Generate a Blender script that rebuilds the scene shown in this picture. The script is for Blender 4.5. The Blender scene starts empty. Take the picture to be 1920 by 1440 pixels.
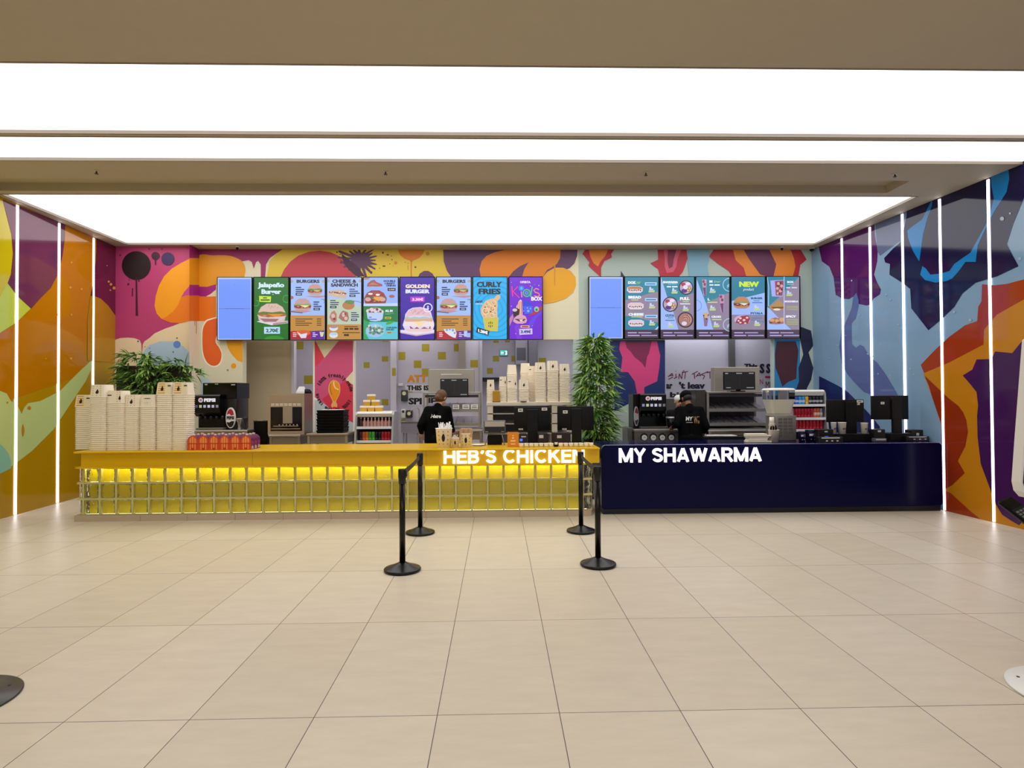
import bpy, bmesh, math, random
from mathutils import Vector, Matrix
from mathutils.geometry import tessellate_polygon
random.seed(7)
C = bpy.context.scene.collection
S = bpy.context.scene

# ---------------------------------------------------------------- camera
FPX, PITCH, ROLL, YAW = 1112.6, 0.01559, -0.0055, 0.02431
CAM = Vector((0.3038, -2.9424, 1.5763))
_fw = Vector((math.sin(YAW) * math.cos(PITCH), math.cos(YAW) * math.cos(PITCH), math.sin(PITCH)))
_rt = Vector((math.cos(YAW), -math.sin(YAW), 0))
_up = _rt.cross(_fw)
RT = _rt * math.cos(ROLL) + _up * math.sin(ROLL)
UP = -_rt * math.sin(ROLL) + _up * math.cos(ROLL)
FW = _fw
cd = bpy.data.cameras.new('camera')
cd.sensor_width = 36.0
cd.lens = FPX / 1920 * 36
cam = bpy.data.objects.new('camera', cd)
cam.matrix_world = Matrix(((RT.x, UP.x, -FW.x, CAM.x), (RT.y, UP.y, -FW.y, CAM.y), (RT.z, UP.z, -FW.z, CAM.z), (0, 0, 0, 1)))
C.objects.link(cam)
S.camera = cam

# ---------------------------------------------------------------- exposure, world, large lights
S.view_settings.view_transform = 'Standard'
S.view_settings.look = 'None'
S.view_settings.gamma = 1
S.view_settings.use_curve_mapping = False
S.view_settings.exposure = 0.0
PANEL = 2.5      # radiance of the luminous ceiling
STRIP = 5.0      # radiance of the LED strips on the side walls
KITCHEN = 26     # watts of each kitchen lamp
w = bpy.data.worlds.new('mall_light')
S.world = w
w.use_nodes = True
bg = w.node_tree.nodes['Background']
bg.inputs[0].default_value = (0.98, 0.98, 1.0, 1)
bg.inputs[1].default_value = 0.30


def area(name, loc, sx, sy, watts, col, rot=(0, 0, 0)):
    l = bpy.data.lights.new(name, 'AREA')
    l.shape = 'RECTANGLE'
    l.size, l.size_y, l.energy, l.color = sx, sy, watts, col
    o = bpy.data.objects.new(name, l)
    o.location = loc
    o.rotation_euler = rot
    C.objects.link(o)
    return o


area('hall_fill_light', (0.3, -4.6, 4.1), 11, 2.6, 300, (1, .99, .97))  # unseen fill light added behind the camera for floor and counter fronts
area('kitchen_lamp', (-2.6, 8.6, 3.0), 3.5, 0.9, KITCHEN, (.93, .92, 1))
area('kitchen_lamp', (1.0, 8.6, 3.0), 2.6, 0.9, KITCHEN, (.93, .92, 1))
area('kitchen_lamp', (4.3, 8.3, 3.0), 2.2, 0.5, KITCHEN * .6, (.93, .92, 1))


# ---------------------------------------------------------------- measuring helpers
def ray(px, py):
    return (FW + RT * ((px - 960) / FPX) - UP * ((py - 720) / FPX))


def onp(px, py, pt, n):
    d = ray(px, py)
    return CAM + d * ((pt - CAM).dot(n) / d.dot(n))


def aty(px, py, y):
    return onp(px, py, Vector((0, y, 0)), Vector((0, 1, 0)))


def atz(px, py, z):
    return onp(px, py, Vector((0, 0, z)), Vector((0, 0, 1)))


def bx(px0, px1, py0, py1, y):
    """real x0, x1, z0 (bottom), z1 (top) of something seen between these edges at depth y"""
    a = aty(px0, py1, y)
    b = aty(px1, py0, y)
    return a.x, b.x, a.z, b.z


# ---------------------------------------------------------------- materials
def lin(h):
    h = h.lstrip('#')
    r = []
    for i in (0, 2, 4):
        c = int(h[i:i + 2], 16) / 255
        r.append(c / 12.92 if c <= .04045 else ((c + .055) / 1.055) ** 2.4)
    return (r[0], r[1], r[2], 1)


_mc = {}


def M(h, rough=.5, metal=0.0, bump=0.0, bscale=60, var=0.0, spec=.5, trans=0.0, ior=1.45, alpha=1.0):
    k = (h, rough, metal, bump, bscale, var, spec, trans, ior, alpha)
    if k in _mc:
        return _mc[k]
    m = bpy.data.materials.new('paint_' + h.lstrip('#'))
    m.use_nodes = True
    nt = m.node_tree
    b = nt.nodes['Principled BSDF']
    b.inputs['Base Color'].default_value = lin(h)
    b.inputs['Roughness'].default_value = rough
    b.inputs['Metallic'].default_value = metal
    b.inputs['Specular IOR Level'].default_value = spec
    b.inputs['Transmission Weight'].default_value = trans
    b.inputs['IOR'].default_value = ior
    b.inputs['Alpha'].default_value = alpha
    if var:
        tc = nt.nodes.new('ShaderNodeTexCoord')
        no = nt.nodes.new('ShaderNodeTexNoise')
        no.inputs['Scale'].default_value = 7
        no.inputs['Detail'].default_value = 6
        hv = nt.nodes.new('ShaderNodeHueSaturation')
        hv.inputs['Color'].default_value = lin(h)
        mr = nt.nodes.new('ShaderNodeMapRange')
        mr.inputs[3].default_value = 1 - var
        mr.inputs[4].default_value = 1 + var
        nt.links.new(tc.outputs['Object'], no.inputs['Vector'])
        nt.links.new(no.outputs['Fac'], mr.inputs[0])
        nt.links.new(mr.outputs[0], hv.inputs['Value'])
        nt.links.new(hv.outputs[0], b.inputs['Base Color'])
    if bump:
        tc = nt.nodes.new('ShaderNodeTexCoord')
        no = nt.nodes.new('ShaderNodeTexNoise')
        no.inputs['Scale'].default_value = bscale
        bp = nt.nodes.new('ShaderNodeBump')
        bp.inputs['Strength'].default_value = bump
        bp.inputs['Distance'].default_value = .01
        nt.links.new(tc.outputs['Object'], no.inputs['Vector'])
        nt.links.new(no.outputs['Fac'], bp.inputs['Height'])
        nt.links.new(bp.outputs[0], b.inputs['Normal'])
    _mc[k] = m
    return m


def E(h, s=1.0):
    k = (h, 'e', s)
    if k in _mc:
        return _mc[k]
    m = bpy.data.materials.new('glow_' + h.lstrip('#'))
    m.use_nodes = True
    b = m.node_tree.nodes['Principled BSDF']
    b.inputs['Base Color'].default_value = (.02, .02, .02, 1)
    b.inputs['Roughness'].default_value = .25
    b.inputs['Emission Color'].default_value = lin(h)
    b.inputs['Emission Strength'].default_value = s
    _mc[k] = m
    return m


STEEL = M('#b4b0aa', .32, .9)
DSTEEL = M('#77736f', .38, .85)
BLACK = M('#050506', .35, spec=.2)
BLACKM = M('#070708', .6, spec=.15)
WHITE = M('#e9e6e2', .5)
CREAM = M('#eadcc3', .6)


# ---------------------------------------------------------------- mesh builder
class MB:
    def __init__(s):
        s.bm = bmesh.new()
        s.mats = []

    def mi(s, m):
        if m not in s.mats:
            s.mats.append(m)
        return s.mats.index(m)

    def face(s, pts, m, smooth=False):
        vs = [s.bm.verts.new(p) for p in pts]
        f = s.bm.faces.new(vs)
        f.material_index = s.mi(m)
        f.smooth = smooth
        return f

    def box(s, x0, x1, y0, y1, z0, z1, m, b=0, seg=1, rz=0, rx=0):
        cx, cy, cz = (x0 + x1) / 2, (y0 + y1) / 2, (z0 + z1) / 2
        t = bmesh.new()
        bmesh.ops.create_cube(t, size=1)
        for v in t.verts:
            v.co = Vector((v.co.x * (x1 - x0), v.co.y * (y1 - y0), v.co.z * (z1 - z0)))
        if b:
            bmesh.ops.bevel(t, geom=t.edges[:], offset=b, segments=seg, profile=.5, affect='EDGES', clamp_overlap=True)
        mat = Matrix.Translation((cx, cy, cz)) @ Matrix.Rotation(rz, 4, 'Z') @ Matrix.Rotation(rx, 4, 'X')
        s.merge(t, mat, m, smooth=seg > 1)
        return s

    def merge(s, t, mat, m, smooth=False):
        i = s.mi(m)
        vm = {}
        for v in t.verts:
            vm[v] = s.bm.verts.new(mat @ v.co)
        for f in t.faces:
            try:
                g = s.bm.faces.new([vm[v] for v in f.verts])
            except ValueError:
                continue
            g.material_index = i
            g.smooth = smooth
        t.free()

    def rings(s, rs, m, closed=True, cap=True, smooth=True):
        i = s.mi(m)
        vr = [[s.bm.verts.new(p) for p in r] for r in rs]
        n = len(vr[0])
        for a, b in zip(vr, vr[1:]):
            for k in range(n if closed else n - 1):
                f = s.bm.faces.new((a[k], a[(k + 1) % n], b[(k + 1) % n], b[k]))
                f.material_index = i
                f.smooth = smooth
        if cap and closed:
            for r in (vr[0][::-1], vr[-1]):
                f = s.bm.faces.new(r)
                f.material_index = i
        return s

    def lathe(s, cx, cy, prof, m, seg=24, cap=True):
        return s.rings([[Vector((cx + r * math.cos(2 * math.pi * k / seg), cy + r * math.sin(2 * math.pi * k / seg), z)) for k in range(seg)] for r, z in prof], m, cap=cap)

    def cyl(s, cx, cy, z0, z1, r, m, seg=20, r1=None):
        r1 = r if r1 is None else r1
        return s.rings([[Vector((cx + q * math.cos(2 * math.pi * k / seg), cy + q * math.sin(2 * math.pi * k / seg), z)) for k in range(seg)] for q, z in ((r, z0), (r1, z1))], m)

    def disc_y(s, cx, y0, y1, cz, r, m, seg=20, rz=None):
        rz = r if rz is None else rz
        return s.rings([[Vector((cx + r * math.cos(2 * math.pi * k / seg), y, cz + rz * math.sin(2 * math.pi * k / seg))) for k in range(seg)] for y in (y1, y0)], m)

    def tube(s, pts, r, m, seg=8):
        pts = [Vector(p) for p in pts]
        rs = []
        for i, p in enumerate(pts):
            d = (pts[min(i + 1, len(pts) - 1)] - pts[max(i - 1, 0)]).normalized()
            u = d.cross(Vector((0, 0, 1)))
            if u.length < .05:
                u = d.cross(Vector((0, 1, 0)))
            u.normalize()
            v = d.cross(u)
            q = r[i] if isinstance(r, (list, tuple)) else r
            rs.append([p + (u * math.cos(2 * math.pi * k / seg) + v * math.sin(2 * math.pi * k / seg)) * q for k in range(seg)])
        return s.rings(rs, m)

    def prism(s, pts, axis, a, b, m, smooth=False):
        """polygon (two coordinates) pushed along axis x, y or z"""
        def mk(p, t):
            return Vector((t, p[0], p[1])) if axis == 'x' else Vector((p[0], t, p[1])) if axis == 'y' else Vector((p[0], p[1], t))
        return s.rings([[mk(p, a) for p in pts], [mk(p, b) for p in pts]], m, smooth=smooth)

    def build(s, name, parent=None, off=None):
        me = bpy.data.meshes.new(name)
        o = bpy.data.objects.new(name, me)
        base = off if off is not None else OFF.get(parent, Vector((0, 0, 0)))
        if base.length:
            for v in s.bm.verts:
                v.co -= base
        bmesh.ops.recalc_face_normals(s.bm, faces=s.bm.faces[:])
        s.bm.to_mesh(me)
        s.bm.free()
        for m in s.mats:
            me.materials.append(m)
        C.objects.link(o)
        if parent is not None:
            o.parent = parent
            OFF[o] = base
        elif off is not None:
            o.location = off
            OFF[o] = off
        return o


OFF = {}


def tag(o, label, cat, group=None, kind=None):
    o['label'] = label
    o['category'] = cat
    if group:
        o['group'] = group
    if kind:
        o['kind'] = kind
    return o


def struct(o, label=None):
    o['kind'] = 'structure'
    if label:
        o['label'] = label
    return o


def thing(name, label, cat, loc=(0, 0, 0), group=None):
    o = bpy.data.objects.new(name, None)
    o.empty_display_size = .1
    o.location = loc
    C.objects.link(o)
    OFF[o] = Vector(loc)
    return tag(o, label, cat, group)


def dup(root, loc, label=None, group=None, rz=0, cat=None):
    r = root.copy()
    C.objects.link(r)
    r.location = loc
    if rz:
        r.rotation_euler = (0, 0, rz)
    if label:
        r['label'] = label
    if group:
        r['group'] = group
    if cat:
        r['category'] = cat
    for ch in list(root.children):
        c = ch.copy()
        C.objects.link(c)
        c.parent = r
        for g in ch.children:
            d = g.copy()
            C.objects.link(d)
            d.parent = c
    return r


# ---------------------------------------------------------------- flat artwork (murals, posters, screens, print)
def spline(pts, n=6):
    out = []
    L = len(pts)
    P = [Vector((p[0], p[1])) for p in pts]
    for i in range(L):
        a, b, c, d = P[i - 1], P[i], P[(i + 1) % L], P[(i + 2) % L]
        for k in range(n):
            t = k / n
            out.append(.5 * ((2 * b) + (c - a) * t + (2 * a - 5 * b + 4 * c - d) * t * t + (3 * b - a - 3 * c + d) * t ** 3))
    return [(p.x, p.y) for p in out]


_tc = {}


def glyphs(txt, bold=.0, shear=0, res=2):
    k = (txt, bold, shear, res)
    if k in _tc:
        return _tc[k]
    cu = bpy.data.curves.new('lettering', 'FONT')
    cu.body = txt
    cu.offset = bold
    cu.shear = shear
    cu.resolution_u = res
    cu.fill_mode = 'FRONT'
    o = bpy.data.objects.new('lettering', cu)
    C.objects.link(o)
    dg = bpy.context.evaluated_depsgraph_get()
    me = bpy.data.meshes.new_from_object(o.evaluated_get(dg))
    vs = [(v.co.x, v.co.y) for v in me.vertices]
    fs = [tuple(p.vertices) for p in me.polygons]
    bpy.data.objects.remove(o)
    bpy.data.curves.remove(cu)
    bpy.data.meshes.remove(me)
    if not vs:
        vs = [(0, 0), (1, 0), (1, 1)]
    x0 = min(v[0] for v in vs)
    x1 = max(v[0] for v in vs)
    y0 = min(v[1] for v in vs)
    y1 = max(v[1] for v in vs)
    vs = [((x - x0) / (x1 - x0), (y - y0) / (y1 - y0)) for x, y in vs]
    _tc[k] = (vs, fs, (x1 - x0) / (y1 - y0))
    return _tc[k]


class Art:
    """shapes lying on one plane, each a hair in front of the one before; P maps 2-D drawing coordinates to the plane"""

    def __init__(s, P, n, mb=None, eps=.0009, paint=None):
        s.P, s.n, s.mb, s.eps = P, n.normalized(), mb or MB(), eps
        s.k = 1
        s.paint = paint or (lambda h: M(h, .35))

    def put(s, pts, faces, col):
        m = s.paint(col) if isinstance(col, str) else col
        i = s.mb.mi(m)
        vs = [s.mb.bm.verts.new(s.P(*p) + s.n * (s.eps * s.k)) for p in pts]
        for f in faces:
            try:
                g = s.mb.bm.faces.new([vs[q] for q in f])
                g.material_index = i
            except ValueError:
                pass
        s.k += 1
        return s

    def poly(s, pts, col, smooth=False, n=5, same=False):
        if same:
            s.k -= 1
        if smooth:
            pts = spline(pts, n)
        t = tessellate_polygon([[Vector((p[0], p[1], 0)) for p in pts]])
        return s.put(pts, t, col)

    def rect(s, x0, y0, x1, y1, col):
        return s.poly([(x0, y0), (x1, y0), (x1, y1), (x0, y1)], col)

    def rects(s, L, col):
        pts, fs = [], []
        for x0, y0, x1, y1 in L:
            k = len(pts)
            pts += [(x0, y0), (x1, y0), (x1, y1), (x0, y1)]
            fs.append((k, k + 1, k + 2, k + 3))
        return s.put(pts, fs, col)

    def dots(s, L, col, seg=12):
        pts, fs = [], []
        for d in L:
            x, y, r = d[:3]
            ry = d[3] if len(d) > 3 else r
            k = len(pts)
            pts += [(x + r * math.cos(2 * math.pi * a / seg), y + ry * math.sin(2 * math.pi * a / seg)) for a in range(seg)]
            fs.append(tuple(range(k, k + seg)))
        return s.put(pts, fs, col)

    def ring(s, x, y, r0, r1, col, a0=0, a1=360, seg=28, sy=1.0):
        pts, fs = [], []
        for i in range(seg + 1):
            a = math.radians(a0 + (a1 - a0) * i / seg)
            pts += [(x + r0 * math.cos(a), y + r0 * math.sin(a) * sy), (x + r1 * math.cos(a), y + r1 * math.sin(a) * sy)]
        for i in range(seg):
            fs.append((2 * i, 2 * i + 1, 2 * i + 3, 2 * i + 2))
        return s.put(pts, fs, col)

    def line(s, pts, w, col):
        """stroke along a polyline, w = half width (number or list)"""
        o, fs = [], []
        P = [Vector((p[0], p[1])) for p in pts]
        for i, p in enumerate(P):
            d = (P[min(i + 1, len(P) - 1)] - P[max(i - 1, 0)]).normalized()
            q = w[i] if isinstance(w, (list, tuple)) else w
            o += [(p.x - d.y * q, p.y + d.x * q), (p.x + d.y * q, p.y - d.x * q)]
        for i in range(len(P) - 1):
            fs.append((2 * i, 2 * i + 1, 2 * i + 3, 2 * i + 2))
        return s.put(o, fs, col)

    def text(s, txt, x0, y0, x1, y1, col, bold=.03, shear=0, tilt=0):
        vs, fs, _ = glyphs(txt, bold, shear)
        e = abs(y1 - y0) * .035 if bold >= .03 else 0
        for d in ((-e, 0, e) if e else (0,)):
            s.put([(x0 + e + d + u * (x1 - x0 - 2 * e), y1 + v * (y0 - y1) + tilt * u) for u, v in vs], fs, col)
            s.k -= .7
        s.k += 1
        return s

    def ctext(s, txt, cx, cy, r, h, a0, a1, col, bold=.03):
        """letters around a circle, from angle a0 to a1 in degrees clockwise from the top"""
        pts, fs = [], []
        n = len(txt)
        for i, ch in enumerate(txt):
            if ch == ' ':
                continue
            vs, f, asp = glyphs(ch, bold)
            hh = h if ch in '100%fhlyd' else h * .74
            if ch in '.·-':
                hh = h * .2
            a = math.radians(a0 + (a1 - a0) * (i + .5) / n)
            k = len(pts)
            wd = min(hh * asp, h * .95)
            dn = -.28 * h if ch == 'y' else (.35 * h if ch in '.·-' else 0)
            for u, v in vs:
                lx, ly = (u - .5) * wd, v * hh + dn
                pts.append((cx + (r + ly) * math.sin(a) + lx * math.cos(a), cy - (r + ly) * math.cos(a) + lx * math.sin(a)))
            fs += [tuple(k + q for q in g) for g in f]
        return s.put(pts, fs, col)


def ycard(x0, x1, z0, z1, y, mb=None, W=100.0, H=100.0, paint=None, eps=.0009):
    """drawing area W x H (y down) on a vertical plane facing the hall"""
    return Art(lambda u, v: Vector((x0 + (x1 - x0) * u / W, y, z1 - (z1 - z0) * v / H)), Vector((0, -1, 0)), mb, eps, paint)

# ================================================================ the setting
CZ = 4.14        # ceiling height
YB = 7.60        # plane of the menu wall
YL = 7.39        # plane of the projecting block on its left


def lx(y):
    return -6.09 + (y - 5.09) * (-6.26 + 6.09) / (7.39 - 5.09)


def rx_(y):
    return 6.234 + (y - 4.024) * (6.0 - 6.234) / (7.39 - 4.024)


# ---- floor: 60 x 120 cm tiles
def floor_mat():
    m = bpy.data.materials.new('beige_floor_tiles')
    m.use_nodes = True
    nt = m.node_tree
    b = nt.nodes['Principled BSDF']
    tc = nt.nodes.new('ShaderNodeTexCoord')
    br = nt.nodes.new('ShaderNodeTexBrick')
    br.offset = 0
    br.squash = 1
    br.inputs['Scale'].default_value = 1
    br.inputs['Mortar Size'].default_value = .0022
    br.inputs['Mortar Smooth'].default_value = .1
    br.inputs['Bias'].default_value = 0
    br.inputs['Brick Width'].default_value = .6
    br.inputs['Row Height'].default_value = 1.2
    br.inputs['Color1'].default_value = lin('#d2c5b0')
    br.inputs['Color2'].default_value = lin('#dacebb')
    br.inputs['Mortar'].default_value = lin('#3a2c20')
    nt.links.new(tc.outputs['Object'], br.inputs['Vector'])
    mp = nt.nodes.new('ShaderNodeMapping')
    mp.inputs['Scale'].default_value = (1.2, 4.5, 1)
    no = nt.nodes.new('ShaderNodeTexNoise')
    no.inputs['Scale'].default_value = 2.2
    no.inputs['Detail'].default_value = 8
    no.inputs['Roughness'].default_value = .7
    nt.links.new(tc.outputs['Object'], mp.inputs[0])
    nt.links.new(mp.outputs[0], no.inputs['Vector'])
    mr = nt.nodes.new('ShaderNodeMapRange')
    mr.inputs[1].default_value = .3
    mr.inputs[2].default_value = .7
    mr.inputs[3].default_value = .93
    mr.inputs[4].default_value = 1.05
    nt.links.new(no.outputs['Fac'], mr.inputs[0])
    hv = nt.nodes.new('ShaderNodeHueSaturation')
    nt.links.new(br.outputs['Color'], hv.inputs['Color'])
    nt.links.new(mr.outputs[0], hv.inputs['Value'])
    nt.links.new(hv.outputs[0], b.inputs['Base Color'])
    b.inputs['Roughness'].default_value = .36
    b.inputs['Specular IOR Level'].default_value = .45
    return m


g = MB()
g.face([(-14, -9, 0), (14, -9, 0), (14, 13, 0), (-14, 13, 0)], floor_mat())
struct(g.build('floor'), 'beige rectangular floor tiles with thin dark joints')

# ---- ceiling: plaster with openings for the luminous panels and a recessed slot
PL = M('#b5aa95', .7, var=.03)
g = MB()


def ceil(x0, x1, y0, y1, z=CZ):
    g.face([(x0, y0, z), (x0, y1, z), (x1, y1, z), (x1, y0, z)], PL)


P1, P2 = (1.66, 2.93), (2.985, 3.61)
P3 = (4.70, 7.27)
P3X = (-6.0, 5.86)
ceil(-14, 14, -9, P1[0])
ceil(-14, 14, P1[1], P2[0])
SL = (4.14, 4.58)
SX = 5.35
SH = .1
ceil(-14, 14, P2[1], SL[0])
ceil(SX, 14, SL[0], SL[1])
ceil(-14, 14, SL[1], P3[0])
ceil(-14, P3X[0], P3[0], P3[1])
ceil(P3X[1], 14, P3[0], P3[1])
ceil(-14, 14, P3[1], 7.6)
for a_, b_ in (((-14, SL[0]), (SX, SL[0])), ((-14, SL[1]), (SX, SL[1])), ((SX, SL[0]), (SX, SL[1]))):
    g.face([(a_[0], a_[1], CZ), (b_[0], b_[1], CZ), (b_[0], b_[1], CZ + SH), (a_[0], a_[1], CZ + SH)], PL)
g.face([(-14, SL[0], CZ + SH), (SX, SL[0], CZ + SH), (SX, SL[1], CZ + SH), (-14, SL[1], CZ + SH)], PL)
struct(g.build('ceiling'), 'greige plaster ceiling between the luminous panels')

PM = E('#fffdf9', PANEL)


def panel(x0, x1, y0, y1, label):
    t = thing('luminous_ceiling_panel', label, 'ceiling light', ((x0 + x1) / 2, (y0 + y1) / 2, CZ))
    q = MB()
    q.box(x0, x1, y0, y1, CZ + .03, CZ + .05, PM)
    q.build('diffuser', t)
    q = MB()
    f = .018
    fm = M('#8f8378', .5, .3)
    q.box(x0, x1, y0, y0 + f, CZ - .004, CZ + .03, fm)
    q.box(x0, x1, y1 - f, y1, CZ - .004, CZ + .03, fm)
    q.box(x0, x0 + f, y0 + f, y1 - f, CZ - .004, CZ + .03, fm)
    q.box(x1 - f, x1, y0 + f, y1 - f, CZ - .004, CZ + .03, fm)
    q.build('frame', t)


panel(-9, 9, P1[0], P1[1], 'widest glowing white ceiling panel nearest the hall')
panel(-9, 9, P2[0], P2[1], 'narrow glowing white ceiling strip beside the widest panel')
panel(P3X[0], P3X[1], P3[0], P3[1], 'large glowing white ceiling panel over the food counters')

for px, py in ((181, 320), (723, 321), (1211, 323), (1678, 326)):
    p = atz(px, py, CZ)
    t = thing('sprinkler_head', 'small dark sprinkler head on the plain ceiling band', 'sprinkler', (p.x, p.y, CZ), 'sprinklers on the ceiling band')
    q = MB()
    q.cyl(p.x, p.y, CZ - .008, CZ, .026, M('#cfc4ae', .4), 16)
    q.build('cover_plate', t)
    q = MB()
    q.cyl(p.x, p.y, CZ - .035, CZ - .008, .009, M('#3a3028', .4), 10)
    q.cyl(p.x, p.y, CZ - .04, CZ - .035, .02, M('#3a3028', .4), 12)
    q.build('nozzle', t)

# ---- side walls: glossy printed panels with light strips in the joints
GL = lambda h: M(h, .07, spec=.45)


def sidewall(name, fx, pt, n, th, base):
    q = MB()
    y0, y1 = 1.0, 7.75
    q.prism([(fx(y0), y0), (fx(y1), y1), (fx(y1) + th, y1), (fx(y0) + th, y0)], 'z', 0, CZ, GL(base))
    return Art(lambda a, b: onp(a, b, pt, n), n, q, .0007, GL), q


pl0, pl1 = Vector((lx(4), 4, 0)), Vector((lx(7), 7, 0))
nl = Vector((pl1.y - pl0.y, -(pl1.x - pl0.x), 0)).normalized()
a, q = sidewall('wall_left', lx, pl0, nl, -.15, '#ae8408')
a.poly([(-700, 150), (5, 378), (21, 440), (24, 475), (20, 515), (14, 532), (0, 556), (-500, 640)], '#c9b60e')
a.poly([(-500, 640), (0, 556), (14, 531), (58, 578), (30, 605), (0, 624), (-400, 800)], '#bccb48')
a.poly([(5, 374), (21, 440), (24, 475), (20, 515), (14, 531), (32, 555), (58, 579), (75, 560), (95, 540), (108, 515), (117, 480), (121, 450), (122, 421)], '#663050')
a.poly([(-400, 790), (0, 626), (30, 605), (58, 579), (75, 560), (95, 540), (108, 515), (117, 480), (121, 450), (122, 421), (181, 446), (180, 470), (178, 500), (173, 535), (169, 556), (163, 600), (161, 700), (-10, 760)], '#b67203')
a.poly([(-300, 700), (0, 733), (12, 738), (20, 752), (30, 757), (36, 768), (40, 776), (45, 764), (52, 756), (75, 752), (95, 742), (112, 733), (130, 715), (150, 695), (163, 683), (175, 672), (172, 690), (160, 715), (130, 760), (100, 805), (60, 845), (30, 868), (0, 888), (-300, 1000)], '#b7c67e')
a.poly([(-300, 720), (0, 733), (12, 738), (19, 752), (22, 790), (22, 860), (-300, 960)], '#bcc87a')
a.poly([(-200, 760), (0, 833), (8, 840), (16, 852), (20, 866), (20, 878), (0, 888), (-200, 960)], '#86b9a0', smooth=False)
a.dots([(54, 765, 3.5), (13, 755, 2)], '#b9791c')
a.poly([(42, 795), (40, 808), (42, 819), (45, 808)], '#b9791c', smooth=True)
a.poly([(181, 446), (217, 462), (217, 594), (200, 572), (186, 560), (169, 555), (174, 530), (179, 490)], '#681c3e')
a.poly([(169, 555), (178, 556), (188, 560), (202, 573), (217, 594), (217, 680), (163, 676), (163, 600)], '#b17c08')
a.dots([(203, 528, 2), (207, 533, 2.5), (213, 540, 3), (206, 544, 1.5), (200, 498, 1), (133, 492, 2), (131, 539, 2.5), (152, 542, 2), (133, 590, 2), (132, 672, 2.5), (108, 590, 2), (85, 672, 1.5)], '#d59a3a', 8)
struct(q.build('wall_left'), 'left side wall printed with mustard, orange and plum paint shapes')

pr0, pr1 = Vector((rx_(4), 4, 0)), Vector((rx_(7), 7, 0))
nr = -Vector((pr1.y - pr0.y, -(pr1.x - pr0.x), 0)).normalized()
a, q = sidewall('wall_right', rx_, pr0, nr, .15, '#7d9dbb')
a.poly([(1535, 462), (1541, 490), (1555, 500), (1563, 520), (1567, 553), (1580, 560), (1592, 561), (1600, 556), (1606, 549), (1609, 560), (1610, 570), (1625, 573), (1632, 571), (1638, 560), (1650, 552), (1652, 543), (1645, 530), (1639, 515), (1645, 490), (1646, 470), (1640, 440), (1640, 405)], '#4b1458')
a.poly([(1641, 415), (1700, 388), (1690, 450), (1650, 480), (1645, 470)], '#5d6788')
a.poly([(1600, 556), (1606, 549), (1610, 562), (1610, 575), (1605, 597), (1597, 606), (1597, 625), (1598, 645), (1605, 652), (1613, 646), (1620, 650), (1632, 670), (1645, 680), (1660, 700), (1675, 725), (1686, 745), (1640, 742), (1620, 735), (1600, 715), (1588, 700), (1578, 680), (1574, 650), (1578, 620), (1590, 595), (1597, 577)], '#56659a')
a.poly([(1536, 705), (1550, 712), (1575, 725), (1590, 735), (1605, 750), (1620, 765), (1634, 780), (1650, 800), (1650, 850), (1536, 850)], '#22285c')
a.poly([(1700, 380), (2700, -330), (2700, 200), (1960, 330), (1920, 372), (1900, 420), (1888, 458), (1910, 499), (1870, 518), (1830, 530), (1805, 550), (1790, 575), (1764, 600), (1741, 619), (1709, 578), (1707, 542), (1695, 532), (1668, 515), (1669, 495), (1660, 492), (1658, 484), (1675, 466), (1688, 455), (1696, 425), (1700, 405)], '#19143f')
a.poly([(1749, 372), (1735, 400), (1729, 412), (1712, 424), (1702, 432), (1703, 445), (1712, 470), (1724, 490), (1727, 470), (1731, 440), (1739, 410), (1748, 385)], '#0f78bd')
a.poly([(1730, 499), (1726, 515), (1735, 525), (1755, 530), (1775, 527), (1786, 522), (1797, 510), (1811, 491), (1830, 491), (1834, 460), (1855, 415), (1866, 395), (1888, 360), (1893, 335), (1890, 300), (1858, 318), (1860, 350), (1864, 372), (1855, 410), (1836, 445), (1820, 474), (1808, 482), (1790, 495), (1781, 508), (1765, 513), (1745, 515), (1737, 504)], '#0f80c8')
a.poly([(1842, 533), (1865, 535), (1890, 532), (1920, 524), (2700, 350), (2700, 1500), (1920, 997), (1870, 988), (1835, 976), (1772, 960), (1770, 830), (1765, 795), (1752, 755), (1740, 715), (1727, 684), (1755, 655), (1780, 632), (1810, 610), (1833, 602), (1835, 575), (1841, 565)], '#9a3614')
a.poly([(1732, 700), (1780, 680), (1845, 646), (1846, 618), (1870, 590), (1920, 562), (2700, 300), (2700, 1500), (1920, 997), (1870, 988), (1845, 978), (1820, 958), (1784, 925), (1770, 918), (1770, 830), (1765, 795), (1752, 755)], '#bc7a16')
a.poly([(1734, 704), (1779, 746), (1798, 761), (1807, 773), (1813, 788), (1816, 810), (1811, 837), (1797, 864), (1810, 887), (1786, 910), (1766, 920), (1766, 795), (1752, 755), (1742, 722)], '#8c2e12')
a.poly([(1832, 674), (1860, 673), (1867, 659), (1899, 662), (1920, 636), (2700, 200), (2700, 1450), (1920, 975), (1912, 985), (1895, 975), (1880, 965), (1868, 945), (1855, 910), (1840, 870), (1834, 820), (1833, 780), (1835, 760), (1832, 735), (1820, 720), (1806, 704), (1824, 693)], '#401a50')
rr = random.Random(3)
a.dots([(rr.uniform(1545, 1720), rr.uniform(520, 720), rr.uniform(.6, 1.6)) for _ in range(26)] + [(1880, 410, 4), (1913, 485, 3), (1820, 600, 3), (1790, 585, 2), (1895, 400, 2)], '#9fb6cc', 8)
struct(q.build('wall_right'), 'right side wall printed with blue, navy, orange and purple paint shapes')

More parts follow.
